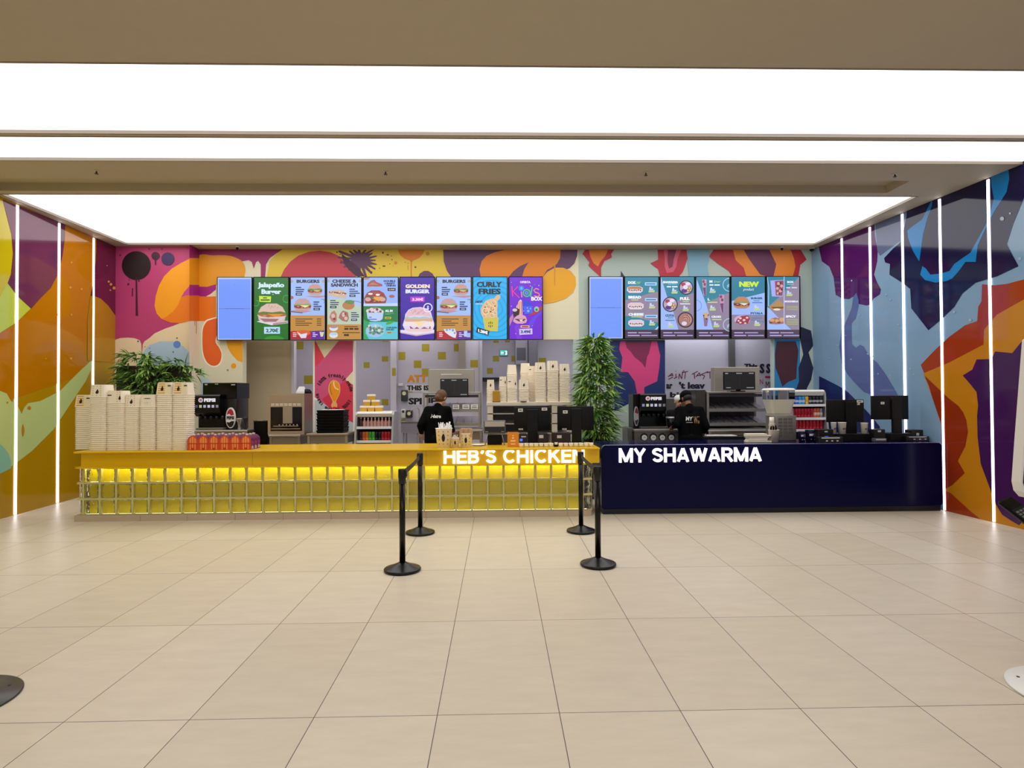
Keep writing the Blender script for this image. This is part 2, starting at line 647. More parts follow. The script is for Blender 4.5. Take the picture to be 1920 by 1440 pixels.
# LED strips in the joints of the side walls
LM = E('#fdf8ff', STRIP)
for i, y in enumerate((5.09, 5.93, 6.77)):
    x = lx(y)
    o = MB().box(x - .01, x + .012, y - .017, y + .017, .01, CZ - .02, LM).build('light_strip', off=Vector((x, y, 0)))
    tag(o, ('vertical white light strip on the mustard wall, nearest the hall', 'second vertical white light strip on the mustard wall', 'vertical white light strip on the mustard wall, behind the paper bucket stacks')[i], 'light strip', 'light strips on the left wall')
for i, y in enumerate((4.024, 4.77, 5.52, 6.27, 7.02)):
    x = onp((1859, 1767, 1694.5, 1633, 1580)[i], (650, 650, 550, 550, 550)[i], pr0, nr)
    y = x.y
    o = MB().box(x.x - .012, x.x + .01, y - .017, y + .017, .01, CZ - .02, LM).build('light_strip', off=Vector((x.x, y, 0)))
    tag(o, ('vertical white light strip on the purple and amber mural, nearest the hall', 'vertical white light strip at the outer end of the navy counter', 'vertical white light strip over the taller square till screen', 'fourth vertical white light strip along the blue wall', 'vertical white light strip nearest the inner corner of the blue wall')[i], 'light strip', 'light strips on the right wall')

# ---- menu wall, with two kitchen openings
xa = aty(362, 500, YL).x          # edge of the projecting block
x0 = aty(455, 700, YB).x
x1 = aty(1075, 700, YB).x
x2 = aty(1247, 700, YB).x
x3 = aty(1452, 700, YB).x
ZH = 2.53
TH = YB + .16
q = MB()
W = M('#d9d2b6', .5)
WG = M('#a9b8b2', .5)
xm = aty(1085, 550, YB).x
q.box(lx(YL) - .1, xa, YL, TH, 0, CZ, M('#b53b70', .5))
PT = lambda h: M(h, .45)
# projecting block
a = Art(lambda u, v: aty(u, v, YL), Vector((0, -1, 0)), q, .0008, PT)
a.poly([(214, 638), (225, 634), (240, 633), (252, 634), (262, 638), (265, 645), (266, 668), (268, 645), (271, 640), (280, 634), (290, 625), (310, 616), (325, 611), (340, 605), (362, 596), (362, 900), (214, 900)], '#e4d0aa')
a.poly([(214, 760), (235, 715), (255, 690), (265, 664), (280, 647), (300, 640), (325, 640), (345, 650), (362, 668), (362, 900), (214, 900)], '#a9c3d6')
a.dots([(332, 646, 7)], '#5f86cf', 16)
a.dots([(259, 640, 1.8), (332, 634, 1.6), (281, 653, 1), (325, 660, 1.6), (272, 650, 1)], '#5d5a66', 8)
a.poly([(362, 482), (352, 487), (340, 493), (322, 504), (308, 518), (298, 536), (292, 556), (290, 574), (294, 588), (303, 598), (320, 605), (340, 606), (362, 600)], '#ee9c12')
a.poly([(362, 552), (350, 554), (340, 557), (334, 572), (325, 584), (312, 594), (303, 598), (320, 605), (340, 606), (362, 600)], '#e57a12')
a.poly([(362, 533), (354, 538), (346, 547), (340, 557), (350, 554), (362, 552)], '#c4468a')
a.dots([(256, 498, 27)], '#1c060c', 36)
a.line([(256, 520), (256.5, 560), (257, 592)], [1.3, 1.6, 2.2], '#3c0d22')
a.line([(249, 540), (248.5, 556)], .9, '#3c0d22')
a.dots([(241, 533, 2), (261, 527, 1.7), (243, 525, 1.2), (226, 479, 1.6), (280, 467, 1.6), (304, 467, 1.4)], '#5a1436', 8)
a.dots([(292, 480, 7.5)], '#3a0a26', 20)
a.line([(292, 486), (292, 497)], .9, '#3a0a26')
a.dots([(315, 485.5, 12)], '#382253', 24)
# return face of the block
a = Art(lambda u, v: onp(u, v, Vector((xa, 0, 0)), Vector((1, 0, 0))), Vector((1, 0, 0)), q, .0008, PT)
a.k = 2
for y0_, y1_, c in ((455, 484, '#8a1a5e'), (484, 534, '#dc8d12'), (534, 554, '#a01a78'), (554, 602, '#d9691a'), (602, 900, '#ddd0b6')):
    a.poly([(355, y0_), (390, y0_), (390, y1_), (355, y1_)], c, same=True)
a.line([(368, 602), (368, 626)], .6, '#9a6a50')
a.line([(365, 602), (365, 610)], .5, '#9a6a50')
struct(q.build('wall_left_block'), 'projecting wall block with magenta mural and black paint drop')


def clip(pts, r):
    x0, y0, x1, y1 = r
    for ax, v, sg in ((0, x0, 1), (0, x1, -1), (1, y0, 1), (1, y1, -1)):
        out = []
        for i in range(len(pts)):
            p, q = pts[i - 1], pts[i]
            ip, iq = (p[ax] - v) * sg >= 0, (q[ax] - v) * sg >= 0
            if ip != iq:
                t = (v - p[ax]) / (q[ax] - p[ax])
                out.append((p[0] + (q[0] - p[0]) * t, p[1] + (q[1] - p[1]) * t))
            if iq:
                out.append(q)
        pts = out
        if not pts:
            return []
    return pts


class SArt(Art):
    """drawing cut off at the edges of its panel"""

    def put(s, pts, faces, col):
        if all(s.lim[0] <= p[0] <= s.lim[2] and s.lim[1] <= p[1] <= s.lim[3] for p in pts):
            return Art.put(s, pts, faces, col)
        P2_, F2 = [], []
        for f in faces:
            c_ = clip([pts[k] for k in f], s.lim)
            if len(c_) > 2:
                F2.append(tuple(range(len(P2_), len(P2_) + len(c_))))
                P2_ += c_
        return Art.put(s, P2_, F2, col) if F2 else s


def backart(q, lim):
    a = SArt(lambda u, v: aty(u, v, YB), Vector((0, -1, 0)), q, .0003, PT)
    a.lim = lim
    return a


def left_pier_shapes(a):
    a.poly([(370, 555), (405, 556), (405, 600), (388, 602), (370, 602)], '#e5751a')
    a.poly([(384, 603), (392, 598), (410, 596), (410, 620), (406, 640), (412, 650), (417, 664), (415, 680), (405, 688), (393, 686), (383, 676), (378, 655), (378, 620)], '#f3ead6', smooth=True)
    a.poly([(386, 605), (394, 600), (410, 598), (409, 620), (404, 640), (411, 652), (415.5, 664), (413, 678), (405, 685.5), (394, 684), (385, 674), (380, 655), (380, 620)], '#e4601f', smooth=True)
    a.poly([(424, 637), (458, 637), (458, 681), (445, 676), (434, 664), (427, 652)], '#eba015')
    a.poly([(376, 690), (385, 705), (400, 722), (425, 745), (430, 760), (430, 900), (376, 900)], '#b9cbd6')
    a.poly([(443, 735), (455, 738), (455, 900), (440, 900)], '#b8407a')


# pier under the screens' left end
q = MB()
q.box(xa, x0, YB, TH, 0, ZH, W)
a = backart(q, (300, 638.5, 454.8, 950))
left_pier_shapes(a)
a.dots([(438, 686, 5)], '#eba015', 16)
a.dots([(427, 694, 2)], '#8f8a80', 8)
struct(q.build('pillar_cream'), 'cream wall pier with orange and amber paint blobs')
# header
q = MB()
q.box(xa, xm, YB, TH, ZH, CZ, W)
q.box(xm, rx_(YB) + .1, YB, TH, ZH, CZ, WG)
a = backart(q, (300, 300, 1700, 638.5))
left_pier_shapes(a)
a.poly([(530, 464), (836, 464), (838, 490), (850, 522), (500, 522), (505, 490)], '#d8b93a')
a.poly([(370, 464), (536, 464), (520, 474), (506, 484), (499, 496), (497, 522), (489, 522), (489, 496), (484, 489), (480, 492), (476, 504), (472, 491), (466, 488), (455, 490), (370, 490)], '#951d64')
a.poly([(370, 482), (400, 479), (425, 479), (442, 483), (455, 491), (460, 502), (459, 515), (450, 530), (404, 535), (370, 538)], '#e0950f', smooth=True)
a.poly([(370, 537), (388, 538), (405, 533), (405, 545), (394, 552), (386, 556), (370, 555)], '#a01a78')
a.poly([(386, 556), (394, 552), (405, 543), (405, 556)], '#e6d6ae')
a.poly([(527, 518), (533, 505), (545, 490), (560, 479), (580, 472), (600, 470), (620, 473), (640, 482), (655, 495), (665, 510), (668, 522), (525, 522)], '#bb3a4e')
sp = []
for i in range(19):
    an = 2 * math.pi * i / 19
    r0 = 17 + (i * 7 % 5)
    r1 = 25 + (i * 37 % 17)
    da = .11
    sp += [(676 + r0 * math.cos(an - .15), 488 + r0 * .8 * math.sin(an - .15)), (676 + r1 * 1.1 * math.cos(an - da * .5), 488 + r1 * .85 * math.sin(an - da * .5)), (676 + (r1 + 2) * 1.1 * math.cos(an), 488 + (r1 + 2) * .85 * math.sin(an)), (676 + r1 * 1.1 * math.cos(an + da * .5), 488 + r1 * .85 * math.sin(an + da * .5))]
sp = [(x, max(y, 468.5)) for x, y in sp]
a.poly(sp, '#583656')
a.poly([(640, 475), (655, 487), (672, 501), (684, 518), (668, 518), (655, 507), (645, 495)], '#43203f')
a.dots([(632, 473, 1.5), (638, 477, 1.2), (718, 474, 2), (727, 478, 3, 1.2), (735, 487, 1.2), (720, 499, 3, 1.5), (731, 495, 1), (734, 480, 1), (779, 501, 1.8), (640, 490, 1.5), (697, 510, 1.4), (712, 503, 1)], '#4d2a44', 8)
a.poly([(746, 468.5), (796, 468.5), (793, 476), (786, 484), (774, 489), (771.5, 494), (769, 489), (758, 485), (750, 478)], '#d27a1b', smooth=False)
a.line([(771, 488), (771, 522)], .8, '#c46f1c')
a.line([(765, 498), (765, 506)], .5, '#c46f1c')
a.dots([(742, 493, 3), (802, 476, 3.6), (737, 499, 1), (760, 492, 1.2), (765, 494, 1.2)], '#c9801f', 12)
a.poly([(831, 468.5), (1083, 468.5), (1082, 480), (1077, 494), (1068, 503), (1050, 510), (1040, 522), (848, 522), (838, 508), (832, 490)], '#603b62')
a.poly([(783, 522), (787, 513), (795, 508), (803, 508), (811, 513), (816, 522)], '#603b62')
a.poly([(902, 522), (899, 505), (903, 490), (912, 480), (928, 473), (948, 468.5), (1051, 468.5), (1050, 484), (1044, 495), (1034, 502), (1026, 506), (1016, 522)], '#d97b18')
a.poly([(952, 522), (962, 509), (975, 499), (991, 492), (983, 505), (978, 522)], '#603b62')
a.poly([(1016, 522), (1026, 510), (1040, 502), (1056, 502), (1070, 508), (1079, 520), (1080, 535), (1074, 549), (1060, 560), (1040, 567), (1019, 570)], '#e0a01e', smooth=False)
a.line([(1040, 490), (1040, 535)], [1.2, 1.0], '#c9861c')
a.poly([(1092, 476), (1097, 468.5), (1151, 468.5), (1146, 476), (1147, 483), (1133, 490), (1127, 502), (1127, 520), (1112, 507), (1103, 498), (1105, 492)], '#b02432')
a.poly([(1104, 468.5), (1140, 468.5), (1135, 480), (1126, 490), (1121, 500), (1113, 494), (1107, 482)], '#dc7f1e')
a.poly([(1164, 508), (1172, 520), (1164, 520)], '#2a2a44')
a.poly([(1233, 468.5), (1287, 468.5), (1289, 485), (1284, 500), (1280, 510), (1270, 522), (1238, 522), (1234, 505), (1219, 494), (1234, 487)], '#ae2136')
a.poly([(1244, 468.5), (1277, 468.5), (1270, 486), (1268, 500), (1262, 510), (1250, 512), (1246, 500), (1246, 484)], '#c9506f')
a.poly([(1252, 468.5), (1268, 468.5), (1263, 486), (1261, 500), (1254, 504), (1251, 490)], '#7c2044')
a.poly([(1287, 468.5), (1329, 468.5), (1331, 480), (1326, 500), (1330, 522), (1293, 522), (1290, 505), (1289, 485)], '#78a5be')
a.poly([(1329, 481), (1338, 468.5), (1501, 468.5), (1512, 487), (1500, 497), (1496, 522), (1375, 522), (1366, 508), (1345, 494)], '#ad2230')
a.poly([(1374, 468.5), (1482, 468.5), (1488, 484), (1491, 500), (1485, 522), (1400, 522), (1394, 502), (1379, 488)], '#dd7f22')
a.poly([(1394, 468.5), (1442, 468.5), (1450, 485), (1455, 496), (1449, 522), (1425, 515), (1414, 500), (1404, 486)], '#62284f')
a.poly([(1499, 612), (1520, 620), (1525, 648), (1516, 661), (1525, 690), (1521, 712), (1513, 728), (1512, 900), (1452, 900), (1452, 742), (1490, 738), (1498, 715), (1497, 690), (1506, 665), (1500, 636)], '#17163a')
struct(q.build('wall_back'), 'menu wall with paint splash mural above two kitchen openings')
q = MB()
q.box(x1, x2, YB, TH, 0, ZH, WG)
a = backart(q, (1000, 634, 1247, 950))
a.poly([(1143, 638), (1247.5, 638), (1247.5, 760), (1200, 746), (1152, 771), (1150, 700)], '#1a2a66')
a.poly([(1163, 640), (1232, 640), (1235, 655), (1238, 666), (1236, 690), (1232, 715), (1208, 726), (1208, 740), (1195, 740), (1190, 715), (1178, 698), (1164, 697), (1167, 670), (1161, 655)], '#cf3f7e')
a.poly([(1172, 640), (1222, 640), (1217, 662), (1213, 670), (1210, 690), (1203, 680), (1190, 670), (1183, 660), (1175, 652)], '#7d2450')
struct(q.build('pillar_navy'), 'wall pier with pink and navy mural behind the tall bamboo')
q = MB()
q.box(x3, rx_(YB) + .1, YB, TH, 0, ZH, WG)
a = backart(q, (1452, 634, 1700, 950))
a.poly([(1452, 636), (1500, 636), (1500, 900), (1452, 900)], '#1f77ad')
a.poly([(1499, 612), (1520, 620), (1525, 648), (1516, 661), (1525, 690), (1521, 712), (1513, 728), (1512, 900), (1452, 900), (1452, 742), (1490, 738), (1498, 715), (1497, 690), (1506, 665), (1500, 636)], '#17163a')
a.poly([(1456, 640), (1492, 640), (1497, 658), (1494, 690), (1493, 710), (1478, 716), (1467, 725), (1460, 705), (1454, 690), (1453, 665)], '#3f0f1e')
struct(q.build('pillar_blue'), 'wall pier with blue and maroon mural in the right corner')

# small sensor domes on the menu wall's top edge
for px, py, lb in ((445, 463, 'tiny dark ceiling sensor above the blank blue screen'), (1522, 466, 'dark dome camera in the corner by the blue side wall'), (1466, 464, 'tiny dark ceiling sensor above the red and orange splash')):
    p = atz(px, py, CZ - .01)
    big = px == 1522
    p.y = min(p.y, 7.5)
    t = thing('ceiling_sensor' if not big else 'dome_camera', lb, 'sensor' if not big else 'camera', (p.x, p.y, CZ))
    r = .05 if big else .03
    MB().cyl(p.x, p.y, CZ - .02, CZ, r, M('#d5cfc4', .5), 16).build('mount', t)
    MB().lathe(p.x, p.y, [(r * .8, CZ - .02), (r * .7, CZ - .045), (r * .3, CZ - .062), (.002, CZ - .065)], BLACK, 16).build('dome', t)

# ---- kitchen behind the openings
KW = M('#c9c5d3', .45)
KS = '#b0a02e'
YK, YM = 9.9, 8.9
q = MB()
q.box(-6.6, 6.6, YK, YK + .1, 0, 3.2, KW)
q.box(-6.6, 6.6, TH, YK, 3.1, 3.2, M('#d8d6dc', .6))
q.box(-6.7, -6.6, TH, YK, 0, 3.2, KW)
q.box(6.6, 6.7, TH, YK, 0, 3.2, KW)
xk0, xk1 = aty(743, 700, YM).x, aty(902, 700, YM).x
q.box(xk0, xk1, YM, YM + .12, 0, 3.1, KW)
xs0, xs1 = aty(1235, 700, YM).x, aty(1462, 700, YM).x
q.box(xs0, xs1, YM - .3, YM - .2, 0, 3.1, KW)
a = Art(lambda u, v: aty(u, v, YK), Vector((0, -1, 0)), q, .001, PT)
a.rects([(553, 640, 569, 655), (570, 704, 586, 720), (682, 679, 693, 690), (716, 668, 728, 678), (716, 748, 728, 760), (717, 632, 728, 641), (924, 667, 936, 678), (913, 690, 924, 701), (959, 667, 966, 678), (1010, 671, 1024, 680), (925, 636, 935, 643), (947, 636, 956, 642)], KS)
a = Art(lambda u, v: aty(u, v, YM), Vector((0, -1, 0)), q, .001, PT)
a.rects([(747, 660, 760, 675), (791, 645, 805, 659), (776, 676, 790, 690), (791, 691, 805, 706), (851, 645, 863, 659), (821, 660, 836, 674), (882, 675, 896, 689), (762, 732, 774, 736), (752, 786, 760, 794)], KS)
a.rects([(760, 721, 804, 734)], '#e6e4ea')
a.text('ATT', 763, 703, 801, 717, '#e8941c', .04)
a.text('THIS IS', 763, 722.5, 804, 732, '#15131c', .03)
a.rects([(764, 737, 835, 760)], '#d9d7e0')
a.text('SPI', 766, 746, 791, 758.5, '#15131c', .035)
a.text('IE', 803, 746, 818, 758.5, '#15131c', .035)
a = Art(lambda u, v: aty(u, v, YM - .3), Vector((0, -1, 0)), q, .001, PT)
# hand-drawn wall lettering of the second kitchen
HW = []
for L in ([(900, 215), (960, 160), (975, 200)], [(922, 196), (975, 190)], [(905, 250), (975, 215)], [(1020, 165), (1015, 215)], [(990, 240), (1040, 210)], [(1060, 245), (1070, 165), (1105, 245), (1120, 130)], [(1132, 112), (1140, 135)],
          [(1110, 152), (1200, 130)], [(1162, 146), (1150, 245)], [(1258, 176), (1345, 130)], [(1292, 160), (1300, 240)], [(1318, 212), (1370, 150), (1388, 204)], [(1330, 196), (1392, 186)], [(1502, 132), (1395, 180), (1450, 196), (1425, 250)], [(1480, 152), (1572, 130)], [(1528, 144), (1530, 240)]):
    for (u0, v0), (u1, v1) in zip(L, L[1:]):
        HW.append(((1140 + u0 / 8, 680 + v0 / 8), (1140 + u1 / 8, 680 + v1 / 8)))
for L in HW:
    a.line(L, .8, '#6e1544')
    a.k -= 1
a.k += 1
a.dots([(1267, 696, .9)], '#7d1a4d', 6)
a.text("ar", 1249, 720, 1261, 729, '#1b1630', .03)
a.text("'t leav", 1273, 716, 1322, 729, '#1b1630', .03)
a.text("bis it", 1256, 735, 1304, 745, '#1b1630', .03)
a.text("This", 1395, 682, 1420, 691, '#1b1630', .05)
a.text("S", 1424, 682, 1433, 700, '#1b1630', .03)
a.text("S", 1436, 682, 1444, 700, '#1b1630', .03)
a.rects([(1434, 705, 1444, 709)], '#a8235e')
a.text("N", 1424, 711, 1430, 720, '#a8235e', .0)
a.text("MI", 1435, 715, 1444, 729, '#1b1630', .0)
struct(q.build('wall_kitchen'), 'lavender white kitchen walls with scattered mustard square tiles')

# posts and frames of the openings
q = MB()
for p0, p1, y, h in ((733, 743, YM - .1, '#d3cfdc'), (900, 904, YM, '#b9b5c2')):
    c = bx(p0, p1, 640, 800, y)
    q.box(c[0], c[1], y - .03, y + .07, 0, 3.1, M(h, .4))
a = Art(lambda u, v: aty(u, v, YM - .13), Vector((0, -1, 0)), q, .001, PT)
a.rects([(735, 690, 742, 705), (736, 797, 742, 808)], KS)
c = bx(1368, 1378, 640, 700, YM - .36)
q.box(c[0], c[1], YM - .37, YM - .3, 0, 3.1, M('#5c5a5c', .4))
struct(q.build('trim_1'), 'pale and dark posts standing along the kitchen wall')

# cream partition at the left of the first opening
q = MB()
c = bx(440, 546, 640, 800, 8.3)
q.box(c[0], c[1], 8.3, 8.4, 0, 3.1, M('#c6b697', .6))
d = bx(546, 551, 640, 800, 8.28)
q.box(d[0], d[1], 8.28, 8.42, 0, 3.1, M('#cbc6cf', .4))
struct(q.build('wall_partition'), 'plain cream partition inside the first kitchen opening')

# pink printed pier with the round slogan
YP = 7.72
q = MB()
c = bx(587, 664, 640, 800, YP)
q.box(c[0], c[1], YP, YP + .14, 0, 3.05, M('#f0e7d8', .5))
a = Art(lambda u, v: aty(540 + u / 8.727, 630 + v / 8.727, YP), Vector((0, -1, 0)), q, .0008, PT)
a.poly([(438, -40), (1064, -40), (1064, 575), (935, 715), (1064, 800), (1064, 1420), (760, 1230), (438, 1000)], '#d0527e')
a.poly([(438, -40), (400, -40), (438, 70), (590, 355), (480, 480), (438, 500)], '#dc3a50')
a.poly([(440, -40), (850, -40), (830, 80), (597, 360), (455, 90)], '#ded3ae')
a.poly([(560, 1035), (880, 770), (935, 715), (1064, 800), (1064, 1420), (900, 1330), (690, 1200)], '#d4354e')
a.poly([(438, 1050), (500, 1040), (690, 1195), (900, 1330), (1064, 1420), (1064, 1900), (438, 1900)], '#b9c3c6')
a.poly([(1064, 580), (1064, 800), (940, 715)], '#e3d8b6')
# drumstick
a.poly([(765, 722), (835, 770), (858, 860), (845, 950), (808, 1030), (790, 1075), (806, 1120), (802, 1165), (760, 1155), (720, 1168), (708, 1130), (728, 1080), (718, 1040), (680, 960), (660, 880), (675, 790), (710, 738)], '#f0b060', smooth=True)
a.poly([(765, 738), (825, 780), (845, 860), (832, 945), (798, 1025), (775, 1065), (740, 1060), (727, 1030), (692, 955), (674, 880), (688, 800), (718, 752)], '#ef9410', smooth=True)
a.line([(750, 745), (752, 800), (775, 850), (830, 880)], 9, '#f8e3b0')
a.line([(700, 780), (690, 860), (720, 960)], 6, '#b96a10')
a.ctext('100% freshly made · 100% to the taste · ', 757, 925, 255, 62, -66, 294, '#33101f', .03)
struct(q.build('pillar_slogan'), 'pink printed pier with a drumstick inside a ring of lettering')

# exit sign in the kitchen
c = bx(937, 952, 656, 667, YK - .04)
t = thing('exit_sign', 'small green lit exit sign on the kitchen wall', 'sign', ((c[0] + c[1]) / 2, YK - .02, c[2]))
MB().box(c[0], c[1], YK - .04, YK, c[2], c[3], M('#1c5a5e', .4)).build('case', t)
a = ycard(c[0], c[1], c[2], c[3], YK - .04, paint=lambda h: E(h, 1.0))
a.rect(4, 6, 96, 94, '#57c9c0')
a.poly([(12, 50), (32, 22), (32, 40), (48, 40), (48, 60), (32, 60), (32, 78)], '#eafffa')
a.rect(66, 18, 92, 84, '#eafffa')
a.poly([(52, 80), (60, 50), (56, 34), (66, 30), (74, 46), (70, 60), (64, 84)], '#1d6b66')
a.mb.build('face', t)

# ================================================================ menu screens
YS = YB - .075
SE = lambda h: E(h, 1.0)


def screen(px0, px1, py0, py1, ox, oy, label, group, draw):
    c = bx(px0, px1, py0, py1, YS)
    t = thing('menu_screen', label, 'screen', ((c[0] + c[1]) / 2, YB - .01, c[2]), group)
    q = MB()
    q.box(c[0], c[1], YS + .004, YB - .016, c[2], c[3], BLACK)
    b = .009
    for x0_, x1_, z0_, z1_ in ((c[0], c[1], c[3] - b, c[3]), (c[0], c[1], c[2], c[2] + b), (c[0], c[0] + b, c[2] + b, c[3] - b), (c[1] - b, c[1], c[2] + b, c[3] - b)):
        q.box(x0_, x1_, YS - .012, YS + .004, z0_, z1_, BLACK)
    q.build('housing', t)
    k = 1920 / 220
    a = SArt(lambda u, v: aty(ox + u / k, oy + v / k, YS), Vector((0, -1, 0)), None, .0006, SE)
    m = 10
    a.lim = ((px0 - ox) * k + m, (py0 - oy) * k + m, (px1 - ox) * k - m, (py1 - oy) * k - m)
    draw(a, *a.lim)
    a.mb.build('display', t)
    return t


def burger(a, cx, cy, w, h, bun='#d9b9b0', fill='#8a4038', green='#5f9a4a', cheese='#e0b048'):
    a.poly([(cx - w, cy + h * .2), (cx + w, cy + h * .2), (cx + w * .9, cy + h * .75), (cx + w * .5, cy + h), (cx - w * .5, cy + h), (cx - w * .9, cy + h * .75)], bun, smooth=False)
    a.poly([(cx - w * .95, cy - h * .05), (cx - w * .75, cy - h * .6), (cx - w * .35, cy - h * .95), (cx + w * .35, cy - h * .95), (cx + w * .75, cy - h * .6), (cx + w * .95, cy - h * .05)], bun)
    a.poly([(cx - w * 1.02, cy), (cx - w * .6, cy - h * .14), (cx, cy - h * .05), (cx + w * .6, cy - h * .16), (cx + w * 1.04, cy), (cx + w * .9, cy + h * .2), (cx + w * .3, cy + h * .12), (cx - w * .4, cy + h * .22), (cx - w * .95, cy + h * .15)], green)
    a.poly([(cx - w, cy + h * .12), (cx + w, cy + h * .12), (cx + w * .95, cy + h * .5), (cx + w * .4, cy + h * .58), (cx - w * .5, cy + h * .6), (cx - w * .95, cy + h * .45)], fill)
    a.poly([(cx - w * .3, cy + h * .1), (cx + w * .8, cy + h * .12), (cx + w * .3, cy + h * .5)], cheese)
    a.dots([(cx - w * .5, cy + h * .3, w * .14, h * .1), (cx + w * .6, cy + h * .42, w * .16, h * .08), (cx - w * .05, cy + h * .46, w * .13, h * .09)], '#c9806a')
    a.dots([(cx + w * .5 * math.cos(i * 2.4) * (i / 9), cy - h * .62 + h * .25 * math.sin(i * 2.4) * (i / 9), max(w * .035, 2)) for i in range(1, 9)], '#b08a78', 6)


def bars(a, x, y, ws, dy, h, col):
    a.rects([(x, y + i * dy, x + w, y + i * dy + h) for i, w in enumerate(ws)], col)


def s_blank(a, x0, y0, x1, y1):
    a.rect(x0, y0, x1, y1, '#cfd8fb')
    a.rect(x0 + 12, y0 + 14, x1 - 12, y1 - 10, '#6e95fa')
    a.rect(x0 + 12, y0 + 14, x1 - 12, y0 + 28, '#8fb0fa')
    ym = y0 + (y1 - y0) * .5
    a.rect(x0 + 16, ym - 5, x1 - 16, ym + 5, '#5879d8')
    a.rect(x0 + 120, ym - 3, x1 - 120, ym + 4, '#46609f')
    a.dots([((x0 + x1) / 2, y0 + 120, 6), ((x0 + x1) / 2, y1 - 22, 8, 3)], '#5879d8', 8)


def s_jal(a, x0, y0, x1, y1):
    a.rect(x0, y0, x1, y1, '#0a6a20')
    a.dots([(x0 + 330, y1 - 4, 160, 60)], '#2c8a24', 24)
    a.rect(x0, y1 + 1, x1, y1 + 8, '#0c0c0e')
    a.ring(1200, 440, 52, 66, '#2f9a3c', 60, 300, 20)
    a.ring(700, 510, 40, 54, '#2f9a3c', -90, 200, 20)
    a.text('Jalapeño', 728, 172, 1162, 275, '#d2ecff', .03)
    a.text('Burger', 788, 282, 1112, 385, '#d2ecff', .03)
    a.poly([(750, 392), (948, 400), (940, 495), (755, 488)], '#c6e23c')
    bars(a, 815, 415, [65], 30, 18, '#2e5a18')
    bars(a, 775, 448, [150], 30, 22, '#2e5a18')
    a.poly([(710, 812), (760, 800), (1240, 800), (1240, 835), (970, 872), (940, 868)], '#d9d9e6')
    a.poly([(980, 840), (1240, 802), (1240, 830), (970, 872)], '#a98a92')
    burger(a, 960, 670, 235, 160, '#d8b6ac', '#a8642e', '#5a7a32', '#e08a2c')
    a.poly([(720, 700), (800, 730), (900, 745), (1050, 735), (1200, 720), (1120, 800), (1000, 825), (880, 825), (780, 790)], '#d8c2c8')
    a.poly([(760, 760), (1080, 770), (1030, 815), (840, 815)], '#9b6a70')
    a.rect(835, 900, 1095, 1012, '#b4dcf8')
    a.text('2.70€', 865, 925, 1070, 990, '#1f5a4a', .03)


def s_burgers(a, x0, y0, x1, y1, food):
    w = x1 - x0
    dx = x0 - 1265
    a.rect(x0, y0, x1, y1, '#9fbcf7')
    a.dots([(x0 + 15, y0 + 62, 26), (x1 - 25, y0 + 62, 26)], '#a8a4a6', 16)
    a.text('BURGERS', 1358 + dx, 125, 1736 + dx, 180, '#101c3c', .04)
    bars(a, 1345 + dx, 245, [90, 140, 128], 33, 19, '#1d2f66')
    a.rect(1345 + dx, 342, 1448 + dx, 385, '#16223c')
    a.rect(1365 + dx, 356, 1430 + dx, 370, '#b8c8f0')
    burger(a, 1660 + dx, 285, 120, 92, '#c59a94', '#7d4430', '#4f8a40', '#d8b070')
    a.poly([(1500 + dx, 395), (1835 + dx, 385), (1835 + dx, 408), (1700 + dx, 425)], '#b78a98')
    a.dots([(x0 + 18, 420, 28)], '#a0605a', 12)
    burger(a, 1460 + dx, 535, 142, 106, '#c4989a', '#8a3a34', '#7aa860', '#e8e0a8')
    a.poly([(x0, 632), (1300 + dx, 628), (1620 + dx, 640), (1480 + dx, 668), (x0, 660)], '#b48a9c')
    a.line([(x0 + 4, 650), (1400 + dx, 665), (1462 + dx, 672)], 6, '#4a2a4c')
    a.poly([(1745 + dx, 445), (1838 + dx, 440), (1838 + dx, 490), (1800 + dx, 520), (1815 + dx, 470)], '#6a9ab0')
    bars(a, 1640 + dx, 485, [92, 75, 130], 35, 19, '#1d2f66')
    a.rect(1640 + dx, 588, 1745 + dx, 628, '#16223c')
    a.rect(1660 + dx, 602, 1725 + dx, 614, '#b8c8f0')
    a.rect(x0, 712, x1, y1, '#c08a3e')
    bars(a, 1345 + dx, 765, [280, 160, 270, 220], 34, 13, '#4a2a12')
    bars(a, 1695 + dx, 765, [72, 72, 72, 72], 34, 13, '#4a2a12')
    a.poly([(x0, 975), (1300 + dx, 965), (1610 + dx, 968), (1610 + dx, y1), (x0, y1)], '#b01a30')
    a.poly([(1605 + dx, 968), (x1, 958), (x1, y1), (1600 + dx, y1)], '#5a2296')
    bars(a, 1305 + dx, 990, [50, 60, 55], 28, 16, '#e9b8c0')
    bars(a, 1628 + dx, 992, [40, 80, 50], 28, 14, '#d8c8f0')
    if food:
        a.dots([(1470 + dx, 1000, 120, 48)], '#d2602e', 18)
        a.poly([(1372 + dx, 980), (1440 + dx, 1020), (1540 + dx, 1000), (1520 + dx, 1080), (1440 + dx, 1084)], '#dcd8ee')
        a.poly([(1740 + dx, 980), (1815 + dx, 985), (1795 + dx, 1060), (1760 + dx, 1060)], '#d8d0a8')
        a.poly([(1740 + dx, 930), (1790 + dx, 990), (1770 + dx, 990)], '#5a8a3a')
    else:
        a.poly([(1380 + dx, 935), (1560 + dx, 930), (1590 + dx, 1000), (1575 + dx, 1080), (1540 + dx, 1075), (1470 + dx, 1040), (1400 + dx, 985)], '#d8e0f2')
        a.dots([(1430 + dx, 950, 20), (1480 + dx, 940, 18), (1530 + dx, 955, 22), (1560 + dx, 1000, 18)], '#8a9cc8')
        a.rect(1710 + dx, 965, 1765 + dx, 1060, '#b4c4f2')
        a.rect(1755 + dx, 1000, 1815 + dx, 1070, '#9cb4ee')


